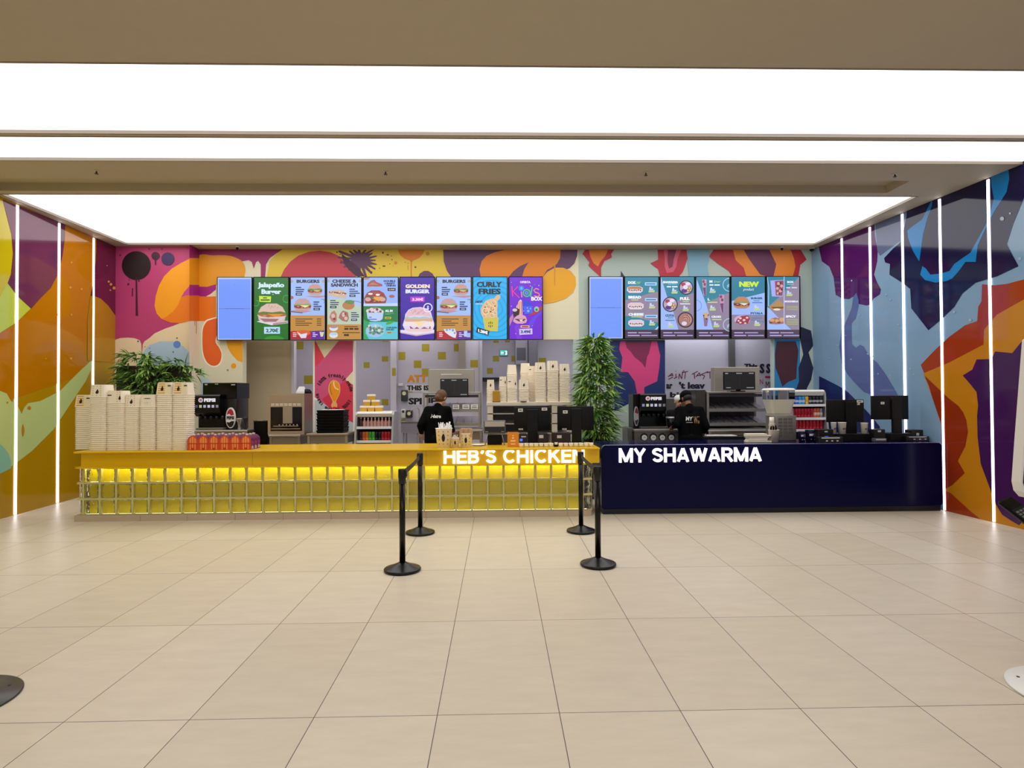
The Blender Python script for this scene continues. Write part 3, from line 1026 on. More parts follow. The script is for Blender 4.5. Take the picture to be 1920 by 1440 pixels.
def s_cheese(a, x0, y0, x1, y1):
    a.rect(x0, y0, x1, y1, '#a8c0f4')
    a.poly([(x0, 450), (250, 430), (430, 520), (x1, 560), (x1, 860), (x0, 860)], '#b9c9b4')
    a.dots([(x0 + 18, 148, 24), (x1 - 18, 148, 24)], '#aaa6a8', 16)
    a.text('CHEESE &', 112, 122, 512, 178, '#10183a', .04)
    a.text('SANDWICH', 90, 185, 533, 242, '#10183a', .04)
    bars(a, 395, 275, [90, 140, 170], 33, 16, '#1d2f66')
    a.rect(395, 370, 495, 408, '#16223c')
    a.rect(415, 383, 475, 395, '#b8c8f0')
    a.poly([(50, 320), (120, 300), (250, 285), (330, 320), (350, 420), (330, 436), (160, 410), (50, 385)], '#cdb3a0')
    a.dots([(80 + i * 31, 330 + (i * 53) % 50, 20, 16) for i in range(9)], '#8f5a48')
    a.dots([(95 + i * 34, 325 + (i * 71) % 55, 12, 10) for i in range(8)], '#e0d0c0')
    bars(a, 80, 460, [90, 145, 135], 33, 16, '#1d2f66')
    a.rect(80, 555, 185, 595, '#16223c')
    a.rect(100, 569, 165, 581, '#b8c8f0')
    a.dots([(380, 550, 100, 68)], '#b87a4c', 20)
    a.poly([(310, 500), (340, 465), (420, 460), (480, 475), (470, 520), (400, 530)], '#5f8a48')
    a.line([(470, 475), (560, 490), (x1, 505)], 5, '#6a7ab8')
    a.poly([(70, 740), (100, 660), (150, 630), (190, 690), (190, 800), (150, 835), (100, 800)], '#b8786a')
    a.poly([(240, 690), (290, 630), (370, 660), (390, 760), (360, 818), (280, 800), (220, 750)], '#a86a5e')
    a.dots([(130, 720, 30, 36), (300, 700, 26, 40), (340, 760, 28, 30)], '#d6b6b0')
    a.dots([(150, 770, 22), (330, 690, 16)], '#8a3434')
    bars(a, 425, 660, [90, 125, 130], 33, 16, '#1d2f66')
    a.rect(425, 765, 522, 802, '#16223c')
    a.rect(440, 777, 505, 789, '#b8c8f0')
    a.rect(x0, 860, x1, y1, '#c08a3e')
    for y in (905, 1020):
        a.dots([(140, y + 15, 70, 48)], '#d8dcec', 18)
        a.dots([(140, y - 8, 66, 26)], '#a88a8c' if y < 950 else '#b8cce0', 18)
    bars(a, 315, 890, [220], 30, 13, '#4a2a12')
    a.rects([(315, 918, 385, 948), (398, 918, 465, 948), (478, 918, 548, 948)], '#3c2412')
    bars(a, 285, 988, [285], 30, 13, '#4a2a12')
    a.rects([(310, 1018, 390, 1050)], '#3c2412')


def s_double(a, x0, y0, x1, y1):
    a.rect(x0, y0, x1, y1, '#93b2f8')
    a.poly([(680, 240), (690, 190), (750, 140), (800, 125), (840, 165), (930, 200), (935, 232), (850, 240), (780, 235)], '#a2544a', smooth=False)
    a.poly([(700, 215), (770, 170), (830, 190), (880, 215), (790, 210)], '#c07a62')
    a.dots([(660, 92, 70, 34)], '#a8807a', 14)
    a.text('DOUBLE', 955, 132, 1148, 166, '#101c4c', .04)
    a.text('CRISPY', 970, 172, 1145, 204, '#101c4c', .04)
    a.text('ONION', 995, 206, 1150, 240, '#101c4c', .04)
    a.rect(1020, 262, 1150, 312, '#2a1a2c')
    a.text('3.90€', 1040, 275, 1135, 300, '#d8b8a8', .03)
    burger(a, 820, 420, 185, 125, '#9a3a3c', '#7a3230', '#3e6a3e', '#e0a040')
    a.dots([(740, 360, 40, 16), (860, 375, 36, 18)], '#f0e6e0', 14)
    a.poly([(780, 405), (950, 405), (850, 470)], '#e2a23c')
    a.dots([(700, 450, 50, 34), (940, 450, 50, 34)], '#d8a0a0')
    a.poly([(690, 500), (970, 495), (960, 525), (700, 528)], '#8a3c3e')
    a.dots([(1090, 400, 46, 26)], '#a8604c', 12)
    a.poly([(x0, 520), (x1, 512), (x1, 560), (x0, 560)], '#c4d2f6')
    a.rect(x0, 560, x1, 825, '#0a7a40')
    a.dots([(815, 650, 135, 70)], '#a8808c', 20)
    a.dots([(700, 640, 30), (760, 620, 34), (820, 640, 36), (880, 625, 34), (930, 655, 30)], '#d8ccd0')
    a.dots([(730, 650, 20), (850, 615, 22), (905, 650, 20), (790, 665, 16)], '#6a4a48')
    a.poly([(680, 670), (955, 665), (940, 770), (900, 800), (820, 810), (740, 800), (695, 760)], '#b9ccf6')
    bars(a, 715, 735, [45, 130], 34, 14, '#3a5ac0')
    a.text('ALL IN', 980, 620, 1105, 655, '#e8f4ff', .05)
    bars(a, 980, 672, [140, 90], 18, 7, '#6ab890')
    a.rect(978, 735, 1080, 772, '#c8a838')
    a.rect(1000, 748, 1060, 760, '#5a4210')
    a.rect(x0, 820, x1, y1, '#5ac4d6')
    a.poly([(x0, 780), (730, 830), (720, 860), (660, 1000), (720, y1), (x0, y1)], '#27a05c')
    a.poly([(990, 850), (1040, 805), (1150, 810), (1080, 850), (1010, 870)], '#3aa83c')
    a.dots([(820, 960, 155, 110)], '#9cc0e8', 22)
    a.dots([(700 + (i * 47) % 240, 890 + (i * 61) % 130, 26, 20) for i in range(14)], '#5a8a5c')
    a.dots([(720 + (i * 53) % 210, 880 + (i * 67) % 130, 18, 14) for i in range(12)], '#cfdcc0')
    a.dots([(740 + (i * 59) % 170, 900 + (i * 43) % 110, 14, 12) for i in range(8)], '#5a5a80')
    a.text('CHICKEN', 1000, 900, 1178, 926, '#143a4a', .04)
    a.text('SALAD', 1000, 930, 1130, 958, '#143a4a', .04)
    a.rect(1005, 980, 1095, 1010, '#c89a58')
    a.rect(1022, 990, 1078, 1001, '#5a3a10')


def s_golden(a, x0, y0, x1, y1):
    a.rect(x0, y0, x1, y1, '#3a16a4')
    a.poly([(x0, 640), (1300, 760), (1260, 920), (x0, 980)], '#331290')
    a.text('GOLDEN', 1310, 202, 1710, 265, '#f3dcc4', .05)
    a.text('BURGER', 1312, 285, 1710, 350, '#dfe4ff', .05)
    a.rect(1390, 402, 1628, 492, '#b322c8')
    a.text('3.30€', 1420, 425, 1605, 472, '#ffd0e8', .04)
    a.poly([(1225, 950), (1420, 945), (1790, 945), (1785, 1005), (1490, 1050), (1228, 1000)], '#e4d8ea')
    a.poly([(1228, 985), (1490, 1030), (1785, 990), (1785, 1005), (1490, 1050), (1228, 1000)], '#c0a4b8')
    a.poly([(1300, 760), (1310, 690), (1360, 620), (1430, 585), (1560, 575), (1660, 600), (1730, 660), (1755, 760), (1790, 860), (1755, 960), (1310, 960), (1265, 870)], '#d9d4f6')
    a.poly([(1320, 730), (1330, 680), (1380, 620), (1460, 595), (1580, 592), (1680, 630), (1720, 690), (1740, 735), (1600, 715), (1450, 712)], '#e3b8c4')
    a.dots([(1420 + (i * 53) % 200, 620 + (i * 31) % 70, 8, 5) for i in range(18)], '#a06a78', 6)
    a.poly([(1300, 745), (1340, 728), (1400, 745), (1460, 730), (1540, 742), (1620, 728), (1700, 742), (1755, 735), (1760, 775), (1300, 778)], '#a8c8c0')
    a.poly([(1300, 770), (1760, 765), (1755, 815), (1600, 800), (1450, 825), (1305, 808)], '#d9a888')
    a.poly([(1290, 815), (1760, 812), (1770, 900), (1600, 880), (1440, 890), (1290, 880)], '#ecdde0')
    a.poly([(1450, 820), (1630, 818), (1545, 905)], '#f3dc9c')
    a.poly([(1380, 880), (1450, 930), (1500, 900), (1550, 935), (1620, 900), (1690, 930), (1720, 880), (1730, 950), (1400, 955)], '#b03048')
    a.poly([(1310, 930), (1750, 930), (1740, 965), (1640, 975), (1400, 975), (1320, 960)], '#e6c8cc')
    a.ring(1680, 585, 60, 76, '#e8e6ff')
    a.dots([(1680, 565, 14, 14), (1680, 600, 16, 26)], '#cfd0f6')


def s_curly(a, x0, y0, x1, y1):
    a.rect(x0, y0, x1, y1, '#12b0f2')
    for r in range(60, 1000, 78):
        pts = [(1000 + (r + d) * math.cos(t * math.pi / 24), 600 + (r + d) * math.sin(t * math.pi / 24)) for d, R in ((0, range(0, 49)), (22, range(48, -1, -1))) for t in R]
        # one swirl band as a quad strip kept inside the picture
        s_ = []
        for t in range(48):
            q4 = [(1000 + rr_ * math.cos(tt * math.pi / 24), 600 + rr_ * math.sin(tt * math.pi / 24)) for rr_, tt in ((r + 6 * math.sin(t * .8), t), (r + 24 + 6 * math.sin(t * .8), t), (r + 24 + 6 * math.sin(t * .8 + .8), t + 1), (r + 6 * math.sin(t * .8 + .8), t + 1))]
            q4 = clip(q4, a.lim)
            if len(q4) > 2:
                s_.append(q4)
        pts, fs = [], []
        for q4 in s_:
            fs.append(tuple(range(len(pts), len(pts) + len(q4))))
            pts += q4
        if fs:
            a.put(pts, fs, '#149cde')
    a.text('CURLY', 730, 160, 1145, 250, '#0b1226', .035)
    a.text('FRIES', 762, 272, 1125, 366, '#0b1226', .035)
    a.poly([(832, 750), (1088, 745), (1075, 970), (870, 965)], '#cbbf4a')
    a.poly([(800, 600), (830, 540), (880, 470), (960, 440), (1020, 430), (1060, 380), (1110, 375), (1120, 420), (1070, 480), (1075, 560), (1065, 650), (1075, 750), (840, 755), (800, 680)], '#dcb88c')
    for x, y, r in ((880, 640, 70), (990, 600, 62), (930, 560, 46), (1010, 500, 44), (900, 520, 40), (985, 710, 44), (1040, 670, 36), (860, 720, 34)):
        a.ring(x, y, r * .55, r * .78, '#f0d2a8', seg=18)
        a.ring(x, y, r * .4, r * .55, '#8a4a28', 20, 250, seg=14)
    a.dots([(960, 650, 14), (1030, 560, 12), (870, 580, 12)], '#7a3c22')
    a.dots([(958, 832, 7, 24), (930, 838, 6, 17), (986, 838, 6, 17), (958, 890, 7, 24), (930, 884, 6, 17), (986, 884, 6, 17)], '#2c2a10')
    a.text('NEW', 712, 475, 830, 510, '#123a6a', .05, tilt=-10)
    bars(a, 712, 520, [118], 20, 10, '#d8f0ff')
    a.poly([(738, 905), (942, 965), (925, 1042), (722, 990)], '#0b1018')
    a.text('1.20€', 755, 930, 915, 985, '#f2f6ff', .05, tilt=42)


def s_kids(a, x0, y0, x1, y1):
    a.rect(x0, y0, x1, y1, '#6a0fd0')
    a.poly([(x0, 760), (1340, 660), (1330, 760), (1262, 900), (x0, 960)], '#c07ab0')
    a.poly([(x1, 640), (1700, 700), (1600, 800), (1560, 960), (1600, 1000), (1700, 760), (x1, 660)], '#5a3ae0')
    a.poly([(x1, 555), (1740, 580), (1600, 690), (1560, 720), (1700, 690), (x1, 620)], '#b02a3a')
    a.poly([(1390, y1), (1350, 900), (1400, 840), (1460, 900), (1470, y1)], '#7a2ad8')
    a.text('OFERTA', 1440, 148, 1612, 184, '#f0d8ff', .04)
    a.line([(1305, 235), (1320, 400)], 9, '#f0308a')
    a.line([(1405, 238), (1325, 320), (1430, 425)], 9, '#f0307a')
    a.dots([(1462, 268, 46)], '#2a7ae8', 20)
    a.dots([(1462, 268, 22)], '#64b0ff', 14)
    a.line([(1462, 320), (1470, 415)], 11, '#e07ab8')
    a.ring(1550, 345, 46, 66, '#2cc08c')
    a.ring(1550, 345, 14, 30, '#2cc08c')
    a.line([(1640, 240), (1612, 410)], 10, '#2cc08c')
    a.line([(1750, 290), (1700, 270), (1665, 300), (1690, 335), (1745, 350), (1760, 385), (1720, 405), (1670, 390)], 10, '#f08070')
    a.text('BOX', 1622, 405, 1805, 472, '#f0e8ff', .035)
    a.dots([(1610, 230, 7), (1748, 222, 8), (1300, 170, 5), (1680, 210, 4), (1298, 560, 7), (1370, 1010, 7), (1640, 880, 5)], '#e8c8ff', 8)
    a.poly([(1380, 570), (1420, 480), (1450, 450), (1475, 480), (1478, 700), (1420, 720)], '#f0d2c0')
    for x in (1405, 1435, 1462):
        a.line([(x + 5, 480), (x, 580), (x - 5, 700)], 6, '#c03028')
    a.poly([(1490, 470), (1540, 455), (1600, 500), (1650, 560), (1640, 680), (1520, 695), (1480, 620)], '#2a3cd8')
    a.poly([(1490, 560), (1650, 560), (1640, 680), (1520, 695)], '#3a5cf0')
    a.dots([(1575, 640, 20), (1560, 590, 10), (1610, 600, 12), (1500, 640, 8)], '#9ab0ff')
    a.poly([(1320, 610), (1380, 590), (1430, 610), (1420, 720), (1330, 730)], '#1c1418')
    a.dots([(1355, 625, 40, 26)], '#d8c0c8')
    a.dots([(1710, 610, 42, 46)], '#8ac0a8')
    a.dots([(1710, 620, 20)], '#2c6a5a')
    a.poly([(1325, 810), (1340, 760), (1400, 710), (1470, 700), (1530, 725), (1555, 790), (1540, 830), (1480, 850), (1380, 845)], '#d8a0b8')
    a.poly([(1345, 770), (1535, 770), (1500, 810), (1460, 780), (1430, 815)], '#5a2440')
    a.poly([(1420, 780), (1490, 775), (1460, 812)], '#f0d8c8')
    a.rect(1448, 875, 1595, 915, '#f0a878')
    bars(a, 1470, 888, [105], 10, 16, '#6a1c18')
    a.poly([(1425, 935), (1640, 925), (1642, 1020), (1430, 1030)], '#cdc2fa')
    a.text('3.49€', 1450, 952, 1620, 1005, '#2a1a7a', .03)


def s_my(a, x0, y0, x1, y1):
    a.rect(x0, y0, x1, y1, '#8e8098')
    a.rect(x0, 945, x1, y1, '#402c44')
    for dx in (0,):
        bars(a, x0 + 42, 985, [150], 42, 18, '#b8a8e0')
        bars(a, x0 + 215, 985, [215], 42, 18, '#a89ad0')
        bars(a, x0 + 42, 1030, [195], 42, 18, '#b8a8e0')
        bars(a, x0 + 265, 1030, [260], 42, 18, '#a89ad0')


def icon(a, x, y):
    a.poly([(x - 50, y + 30), (x - 45, y - 2), (x + 30, y - 2), (x + 55, y - 8), (x + 45, y + 30)], '#b8cf8a')
    a.poly([(x - 40, y - 5), (x - 35, y - 55), (x - 10, y - 60), (x, y - 25), (x + 30, y - 35), (x + 30, y - 5)], '#c8ccf4')


def sub(a, x, y, col='#b07a4c'):
    a.poly([(x - 130, y + 20), (x - 125, y - 30), (x - 80, y - 52), (x + 80, y - 52), (x + 130, y - 25), (x + 130, y + 30), (x + 90, y + 58), (x - 90, y + 58)], '#e0d2dc')
    a.poly([(x - 115, y - 5), (x - 110, y - 32), (x - 70, y - 45), (x + 80, y - 45), (x + 115, y - 20), (x + 115, y - 2)], col)
    a.dots([(x - 90 + i * 30, y + 12 + (i * 17) % 12, 16, 12) for i in range(7)], '#7a2c34')
    a.dots([(x - 75 + i * 30, y + 16 + (i * 23) % 12, 10, 8) for i in range(6)], '#f0e0e0')


def bowl(a, x, y, r=118, dark=False):
    a.dots([(x, y, r)], '#1a1826', 26)
    a.dots([(x, y, r * .86)], '#b8a0c0' if not dark else '#a8746c', 24)
    if not dark:
        a.dots([(x - 45, y - 50, 38, 30)], '#b02a40')
        a.dots([(x + 45, y + 30, 48, 46)], '#a8784c')
        a.dots([(x - 30, y + 55, 50, 34)], '#4a2a8a')
        a.dots([(x - 10, y - 5, 40, 36), (x + 30, y - 60, 40, 26)], '#e6dcf2')
        a.dots([(x + 55, y + 10, 14), (x + 30, y + 50, 14), (x + 70, y + 45, 12)], '#e0c09a')
    else:
        for i in range(5):
            a.ring(x + 5, y - 5, 20 + i * 14, 27 + i * 14, '#5c2c2c' if i % 2 else '#d8b4a8', 180 + i * 30, 400, 16)
        a.dots([(x - 20, y + 60, 44, 34)], '#d8d0ee')


def s_dog(a, x0, y0, x1, y1):
    s_my(a, x0, y0, x1, y1)
    a.poly([(x0, y0), (x1, y0), (x1, 320), (620, 325), (470, 360), (250, 430), (x0, 460)], '#1f7f9c')
    a.poly([(x0, 715), (300, 745), (460, 790), (x1, 830), (x1, 943), (x0, 943)], '#1f7f9c')
    a.poly([(590, 943), (650, 880), (650, 910), (625, 943)], '#b8ccf8')
    a.text('DOK', 152, 152, 285, 198, '#f0f4ff', .05)
    a.text('ner', 290, 160, 360, 198, '#a8d84a', .0, .3)
    a.rect(428, 170, 620, 222, '#a8d4fa')
    bars(a, 445, 188, [155], 20, 18, '#2a6ab0')
    sub(a, 262, 285)
    icon(a, 535, 305)
    a.text('BREAD', 155, 392, 365, 438, '#f0f4ff', .05)
    bars(a, 205, 452, [115], 20, 16, '#b8cf8a')
    a.rect(428, 430, 628, 478, '#a8d4fa')
    bars(a, 445, 446, [165], 20, 18, '#2a6ab0')
    sub(a, 275, 555, '#d8c2c8')
    icon(a, 540, 568)
    a.text('CHEESE', 155, 675, 405, 718, '#f0f4ff', .05)
    bars(a, 205, 730, [180], 20, 14, '#b8cf8a')
    a.rect(428, 705, 628, 755, '#a8d4fa')
    bars(a, 445, 722, [165], 20, 18, '#2a6ab0')
    sub(a, 280, 835, '#d8c6d8')
    icon(a, 540, 848)


def s_bowls(a, x0, y0, x1, y1):
    s_my(a, x0, y0, x1, y1)
    a.poly([(x0, y0), (x1, y0), (x1, 340), (1100, 395), (960, 470), (x0, 600)], '#1f7f9c')
    a.poly([(x0, y0), (695, y0 + 10), (790, 400), (890, 640), (975, 943), (x0, 943)], '#9cb8f8')
    a.text('SHAWARMA', 722, 150, 970, 186, '#f0f4ff', .05)
    bars(a, 800, 195, [150], 20, 9, '#8ac0d0')
    bars(a, 785, 232, [70], 20, 20, '#e8f0ff')
    bars(a, 870, 232, [90], 20, 20, '#e8f0ff')
    bowl(a, 1100, 255)
    icon(a, 910, 325)
    bowl(a, 840, 530, 124)
    a.text('FULL', 998, 415, 1155, 462, '#f0f4ff', .05)
    bars(a, 1045, 475, [95], 20, 22, '#a8c088')
    bars(a, 998, 515, [165], 20, 18, '#e0e0f4')
    icon(a, 1090, 610)
    a.text('CUTA', 758, 695, 905, 735, '#1f5a7c', .05)
    bars(a, 800, 745, [90], 20, 16, '#5a9ab0')
    bars(a, 758, 785, [150], 20, 16, '#4a7ab0')
    icon(a, 845, 880)
    bowl(a, 1085, 785, 128, True)


def kebab(a, x, y0, y1, w, up=True):
    a.poly([(x - w, y0), (x + w, y0), (x + w * .8, y1), (x - w * .3, y1)], '#b894b8')
    a.dots([(x - w * .3, y0 + (y1 - y0) * .12, w * .5, 26), (x + w * .2, y0 + (y1 - y0) * .3, w * .5, 26)], '#8a2c4c')
    a.poly([(x - w * .6, y0 + (y1 - y0) * .5), (x + w * .7, y0 + (y1 - y0) * .48), (x + w * .6, y1), (x + w * .1, y1)], '#6a3c6c')


def badge(a, x, y, r, c='#a8ccf0', lo=90, hi=270):
    a.ring(x, y, r - 12, r, c, lo, hi)
    a.line([(x - 40, y + 20), (x - 5, y - 10)], 6, c)
    a.line([(x - 40, y + 45), (x - 5, y + 15)], 6, c)


def s_liner(a, x0, y0, x1, y1):
    s_my(a, x0, y0, x1, y1)
    a.poly([(x0, y0), (x1, y0), (x1, 340), (1720, 370), (1430, 510), (x0, 560)], '#1f7f9c')
    a.poly([(x0, y0 + 20), (1272, y0 + 30), (1430, 520), (1545, 943), (x0, 943)], '#9cb8f8')
    badge(a, 1812, 210, 112)
    badge(a, 1262, 550, 96, '#6a9ad8', -90, 80)
    badge(a, 1812, 865, 108)
    kebab(a, 1398, 125, 390, 38)
    kebab(a, 1682, 370, 665, 42)
    a.text('M', 1480, 138, 1530, 178, '#f0f4ff', .05)
    a.text('liner', 1550, 140, 1665, 178, '#a8d84a', 0, .4)
    bars(a, 1480, 205, [65], 20, 20, '#e8f0ff')
    bars(a, 1560, 205, [90], 20, 20, '#e8f0ff')
    icon(a, 1530, 315)
    a.text('L', 1450, 430, 1490, 470, '#f0f4ff', .05)
    a.text('liner', 1505, 432, 1600, 470, '#5aa83a', 0, .4)
    bars(a, 1445, 490, [165], 20, 18, '#c8cf98')
    icon(a, 1530, 605)
    a.poly([(1375, 690), (1470, 690), (1440, 890), (1395, 890)], '#8a6a8a')
    a.dots([(1400, 695, 26), (1440, 690, 26), (1420, 730, 28), (1450, 745, 18)], '#d0a880')
    a.dots([(1385, 715, 12), (1430, 770, 12), (1460, 705, 10)], '#3c1c28')
    a.text('CROKI', 1510, 718, 1665, 752, '#f0e8ff', .05)
    bars(a, 1520, 772, [155], 20, 18, '#b8cf98')
    icon(a, 1590, 875)


def s_new(a, x0, y0, x1, y1):
    s_my(a, x0, y0, x1, y1)
    a.rect(x0, y0, x1, 700, '#9cb8f8')
    a.poly([(x0, y0), (x1, y0), (x1, 340), (620, 410), (x0, 475)], '#1a7a9a')
    a.poly([(x0, 720), (440, 740), (600, 700), (680, 740), (x1, 820), (x1, 943), (x0, 943)], '#8e8098')
    a.poly([(660, 770), (x1, 812), (x1, 830), (680, 790)], '#4a86a8')
    a.text('NEW', 485, 158, 812, 246, '#c8e83c', .05)
    a.text('product', 550, 262, 728, 318, '#f0f4ff', .0, .3)
    burger(a, 525, 500, 135, 100, '#b8845c', '#6a3030', '#8a8a4a', '#e8d8d0')
    a.text('BURGER', 675, 415, 868, 448, '#1f5a7c', .05)
    bars(a, 720, 465, [95], 20, 14, '#5a86c0')
    bars(a, 695, 495, [165], 20, 16, '#4a7ab0')
    icon(a, 770, 600)
    a.text('PYTALA', 668, 660, 872, 695, '#1f5a7c', .05)
    bars(a, 760, 710, [95], 20, 14, '#5a86c0')
    bars(a, 695, 748, [165], 20, 16, '#4a7ab0')
    icon(a, 775, 855)
    a.dots([(530, 785, 130, 76)], '#c4a8d4', 22)
    a.poly([(420, 830), (450, 770), (520, 720), (630, 715), (660, 770), (620, 850), (500, 860)], '#9a3040')
    a.dots([(500, 760, 24, 16), (560, 790, 24, 18), (610, 750, 22, 16), (500, 830, 20, 14), (580, 840, 20, 12), (470, 800, 16)], '#e8c8d0')


def s_box(a, x0, y0, x1, y1):
    s_my(a, x0, y0, x1, y1)
    a.poly([(x0, y0), (x1, y0), (1400, 150), (1150, 400), (975, 560), (x0, 700)], '#1f7f9c')
    a.poly([(x0, 575), (985, 600), (1110, 730), (1250, 860), (1335, 943), (x0, 943)], '#9cb8f8')
    a.line([(946, y0 + 4), (970, 250), (966, 560)], 6, '#a8ccf0')
    a.poly([(995, 140), (1230, 130), (1195, 405), (1020, 400)], '#a8a8f0')
    a.poly([(1070, 150), (1225, 140), (1190, 390), (1085, 385)], '#8a4458')
    a.dots([(1130, 190, 26), (1180, 230, 24), (1110, 270, 24), (1160, 310, 26), (1120, 350, 22)], '#d8a098')
    a.dots([(1160, 180, 16), (1120, 230, 16), (1180, 290, 16), (1140, 355, 14)], '#4a1c30')
    a.text('BOX', 1270, 148, 1378, 182, '#f0f0ff', .05)
    bars(a, 1270, 200, [110], 20, 9, '#a8c8a8')
    bars(a, 1255, 250, [65, ], 20, 18, '#d8d8f0')
    bars(a, 1340, 250, [90], 20, 18, '#d8d8f0')
    icon(a, 1305, 365)
    a.poly([(975, 555), (1060, 520), (1120, 460), (1180, 500), (1235, 550), (1225, 610), (1100, 640), (1000, 610)], '#b08848')
    a.poly([(1000, 575), (1225, 570), (1200, 600), (1040, 600)], '#6a4820')
    a.dots([(1100, 615, 60, 18)], '#e8d8c8')
    a.text('MOZZARELLA', 1220, 470, 1448, 498, '#f0f0ff', .05)
    bars(a, 1255, 560, [190, 190, 190], 26, 9, '#b0bc60')
    a.poly([(965, 800), (1010, 760), (1080, 745), (1120, 760), (1190, 730), (1240, 800), (1225, 845), (1100, 860), (980, 850)], '#a86a4c')
    a.dots([(1020, 790, 40, 24), (1100, 800, 34, 26), (1180, 780, 44, 36)], '#cfa078')
    a.dots([(1000, 830, 30, 12), (1130, 830, 30, 14)], '#6a3428')
    a.text('SPICY', 1242, 712, 1412, 748, '#f0f0ff', .05)
    bars(a, 1255, 775, [190, 190, 190, 190], 26, 9, '#b0bc60')
    a.rect(1208, y0, 1222, 943, '#b8c0ee')


GA, GB = 'menu screens over the yellow counter', 'menu screens over the navy counter'
xs = [406, 474, 543, 611.3, 679.7, 748.3, 816.7, 885, 952.7, 1019]
LBL = ['blank blue menu screen at the far end over the yellow counter', 'green menu screen reading Jalapeño Burger', 'pale menu screen headed BURGERS with a red food tray at its foot', 'pale menu screen headed CHEESE & SANDWICH', 'menu screen of a double onion burger over two salad bowls', 'violet menu screen reading GOLDEN BURGER', 'pale menu screen headed BURGERS with white fries at its foot', 'bright blue menu screen reading CURLY FRIES', 'purple menu screen reading Kids BOX']
DR = [s_blank, s_jal, lambda a, *r: s_burgers(a, *r, True), s_cheese, s_double, s_golden, lambda a, *r: s_burgers(a, *r, False), s_curly, s_kids]
for i in range(9):
    ox = (400, 400, 400, 610, 610, 610, 810, 810, 810)[i]
    screen(xs[i] + 1.2, xs[i + 1] - 1.2, 519.5 - .12 * i, 638 - .12 * i, ox, 510, LBL[i], GA, DR[i])
xs = [1103, 1169.8, 1236.5, 1303.4, 1369.5, 1436, 1501]
LBL = ['blank blue menu screen beside the tall bamboo plant', 'teal and grey menu screen of three filled long rolls', 'menu screen of three round food bowls', 'menu screen of three wrapped kebab rolls', 'menu screen reading NEW in green letters over a burger', 'menu screen of a kebab box, fried pockets and wings']
DR = [s_blank, s_dog, s_bowls, s_liner, s_new, s_box]
for i in range(6):
    ox = (1160, 1160, 1160, 1160, 1330, 1330)[i]
    screen(xs[i] + 1.2, xs[i + 1] - 1.2, 518.5 - .12 * i, 635.6 - .2 * i, ox, 510, LBL[i], GB, DR[i])

# ================================================================ the two counters

def arc(cx, cy, rx, ry, a0, a1, n=12):
    return [(cx + rx * math.cos(math.radians(a0 + (a1 - a0) * i / n)), cy + ry * math.sin(math.radians(a0 + (a1 - a0) * i / n))) for i in range(n + 1)]


R_ = .094
LET = {   # strokes on a cap height of 1; first number is the letter's width
    'H': (.76, [[(R_, 0), (R_, 1)], [(.76 - R_, 0), (.76 - R_, 1)], [(R_, .5), (.76 - R_, .5)]]),
    'E': (.64, [[(R_, 0), (R_, 1)], [(R_, R_), (.64, R_)], [(R_, .51), (.6, .51)], [(R_, 1 - R_), (.63, 1 - R_)]]),
    'B': (.72, [[(R_, 0), (R_, 1)], [(R_, R_), (.4, R_)] + arc(.4, .3, .22, .2, -90, 90) + [(R_, .5)], [(R_, .52)] + [(.38, .52)] + arc(.38, .71, .2, .19, -90, 90) + [(R_, .9)]]),
    "'": (.24, [[(.14, .98), (.14, .84), (.07, .7)]]),
    'S': (.7, [arc(.35, .71, .25, .19, 20, 200, 10) + arc(.36, .3, .25, .2, 75, -165, 12)]),
    'C': (.8, [arc(.43, .5, .33, .41, 42, 318, 20)]),
    'I': (.24, [[(.12, 0), (.12, 1)]]),
    'K': (.76, [[(R_, 0), (R_, 1)], [(.66, .97), (R_, .38)], [(.3, .58), (.68, .03)]]),
    'N': (.78, [[(R_, 0), (R_, 1)], [(.68, 0), (.68, 1)], [(R_, .95), (.68, .05)]]),
    'M': (.92, [[(R_, 0), (R_, 1)], [(.82, 0), (.82, 1)], [(R_, .95), (.46, .06)], [(.82, .95), (.46, .06)]]),
    'Y': (.74, [[(.06, .97), (.37, .45)], [(.68, .97), (.37, .45)], [(.37, 0), (.37, .48)]]),
    'A': (.8, [[(.09, .03), (.4, .96)], [(.71, .03), (.4, .96)], [(.22, .28), (.58, .28)]]),
    'W': (1.1, [[(.07, .97), (.31, .05)], [(.55, .95), (.31, .05)], [(.55, .95), (.79, .05)], [(1.03, .97), (.79, .05)]]),
    'R': (.74, [[(R_, 0), (R_, 1)], [(R_, .47), (.4, .47)] + arc(.4, .685, .22, .215, -90, 90) + [(R_, .9)], [(.38, .46), (.66, .03)]]),
    ' ': (.28, []),
}


def sign(t, txt, x0, x1, z0, z1, y, depth, m, gap=.07):
    """raised letters with rounded strokes standing on a wall that faces the hall"""
    tot = sum(LET[c][0] for c in txt) + gap * (len(txt) - 1)
    sx, sz = (x1 - x0) / tot, z1 - z0
    u = 0
    for c in txt:
        w_, st = LET[c]
        mb = MB()
        for s in st:
            P = [Vector(((u + px) * sx + x0, y, z0 + pz * sz)) for px, pz in s]
            r = R_ * sz
            rs_ = []
            for i, p in enumerate(P):
                d = (P[min(i + 1, len(P) - 1)] - P[max(i - 1, 0)]).normalized()
                n = Vector((-d.z, 0, d.x))
                rs_.append([p + n * (r * a_) + Vector((0, -depth * b_, 0)) for a_, b_ in ((-1, 0), (1, 0), (1, .7), (.75, 1), (-.75, 1), (-1, .7))])
            mb.rings(rs_, m, smooth=False)
        if st:
            mb.build('sign_letter', t)
        u += w_ + gap


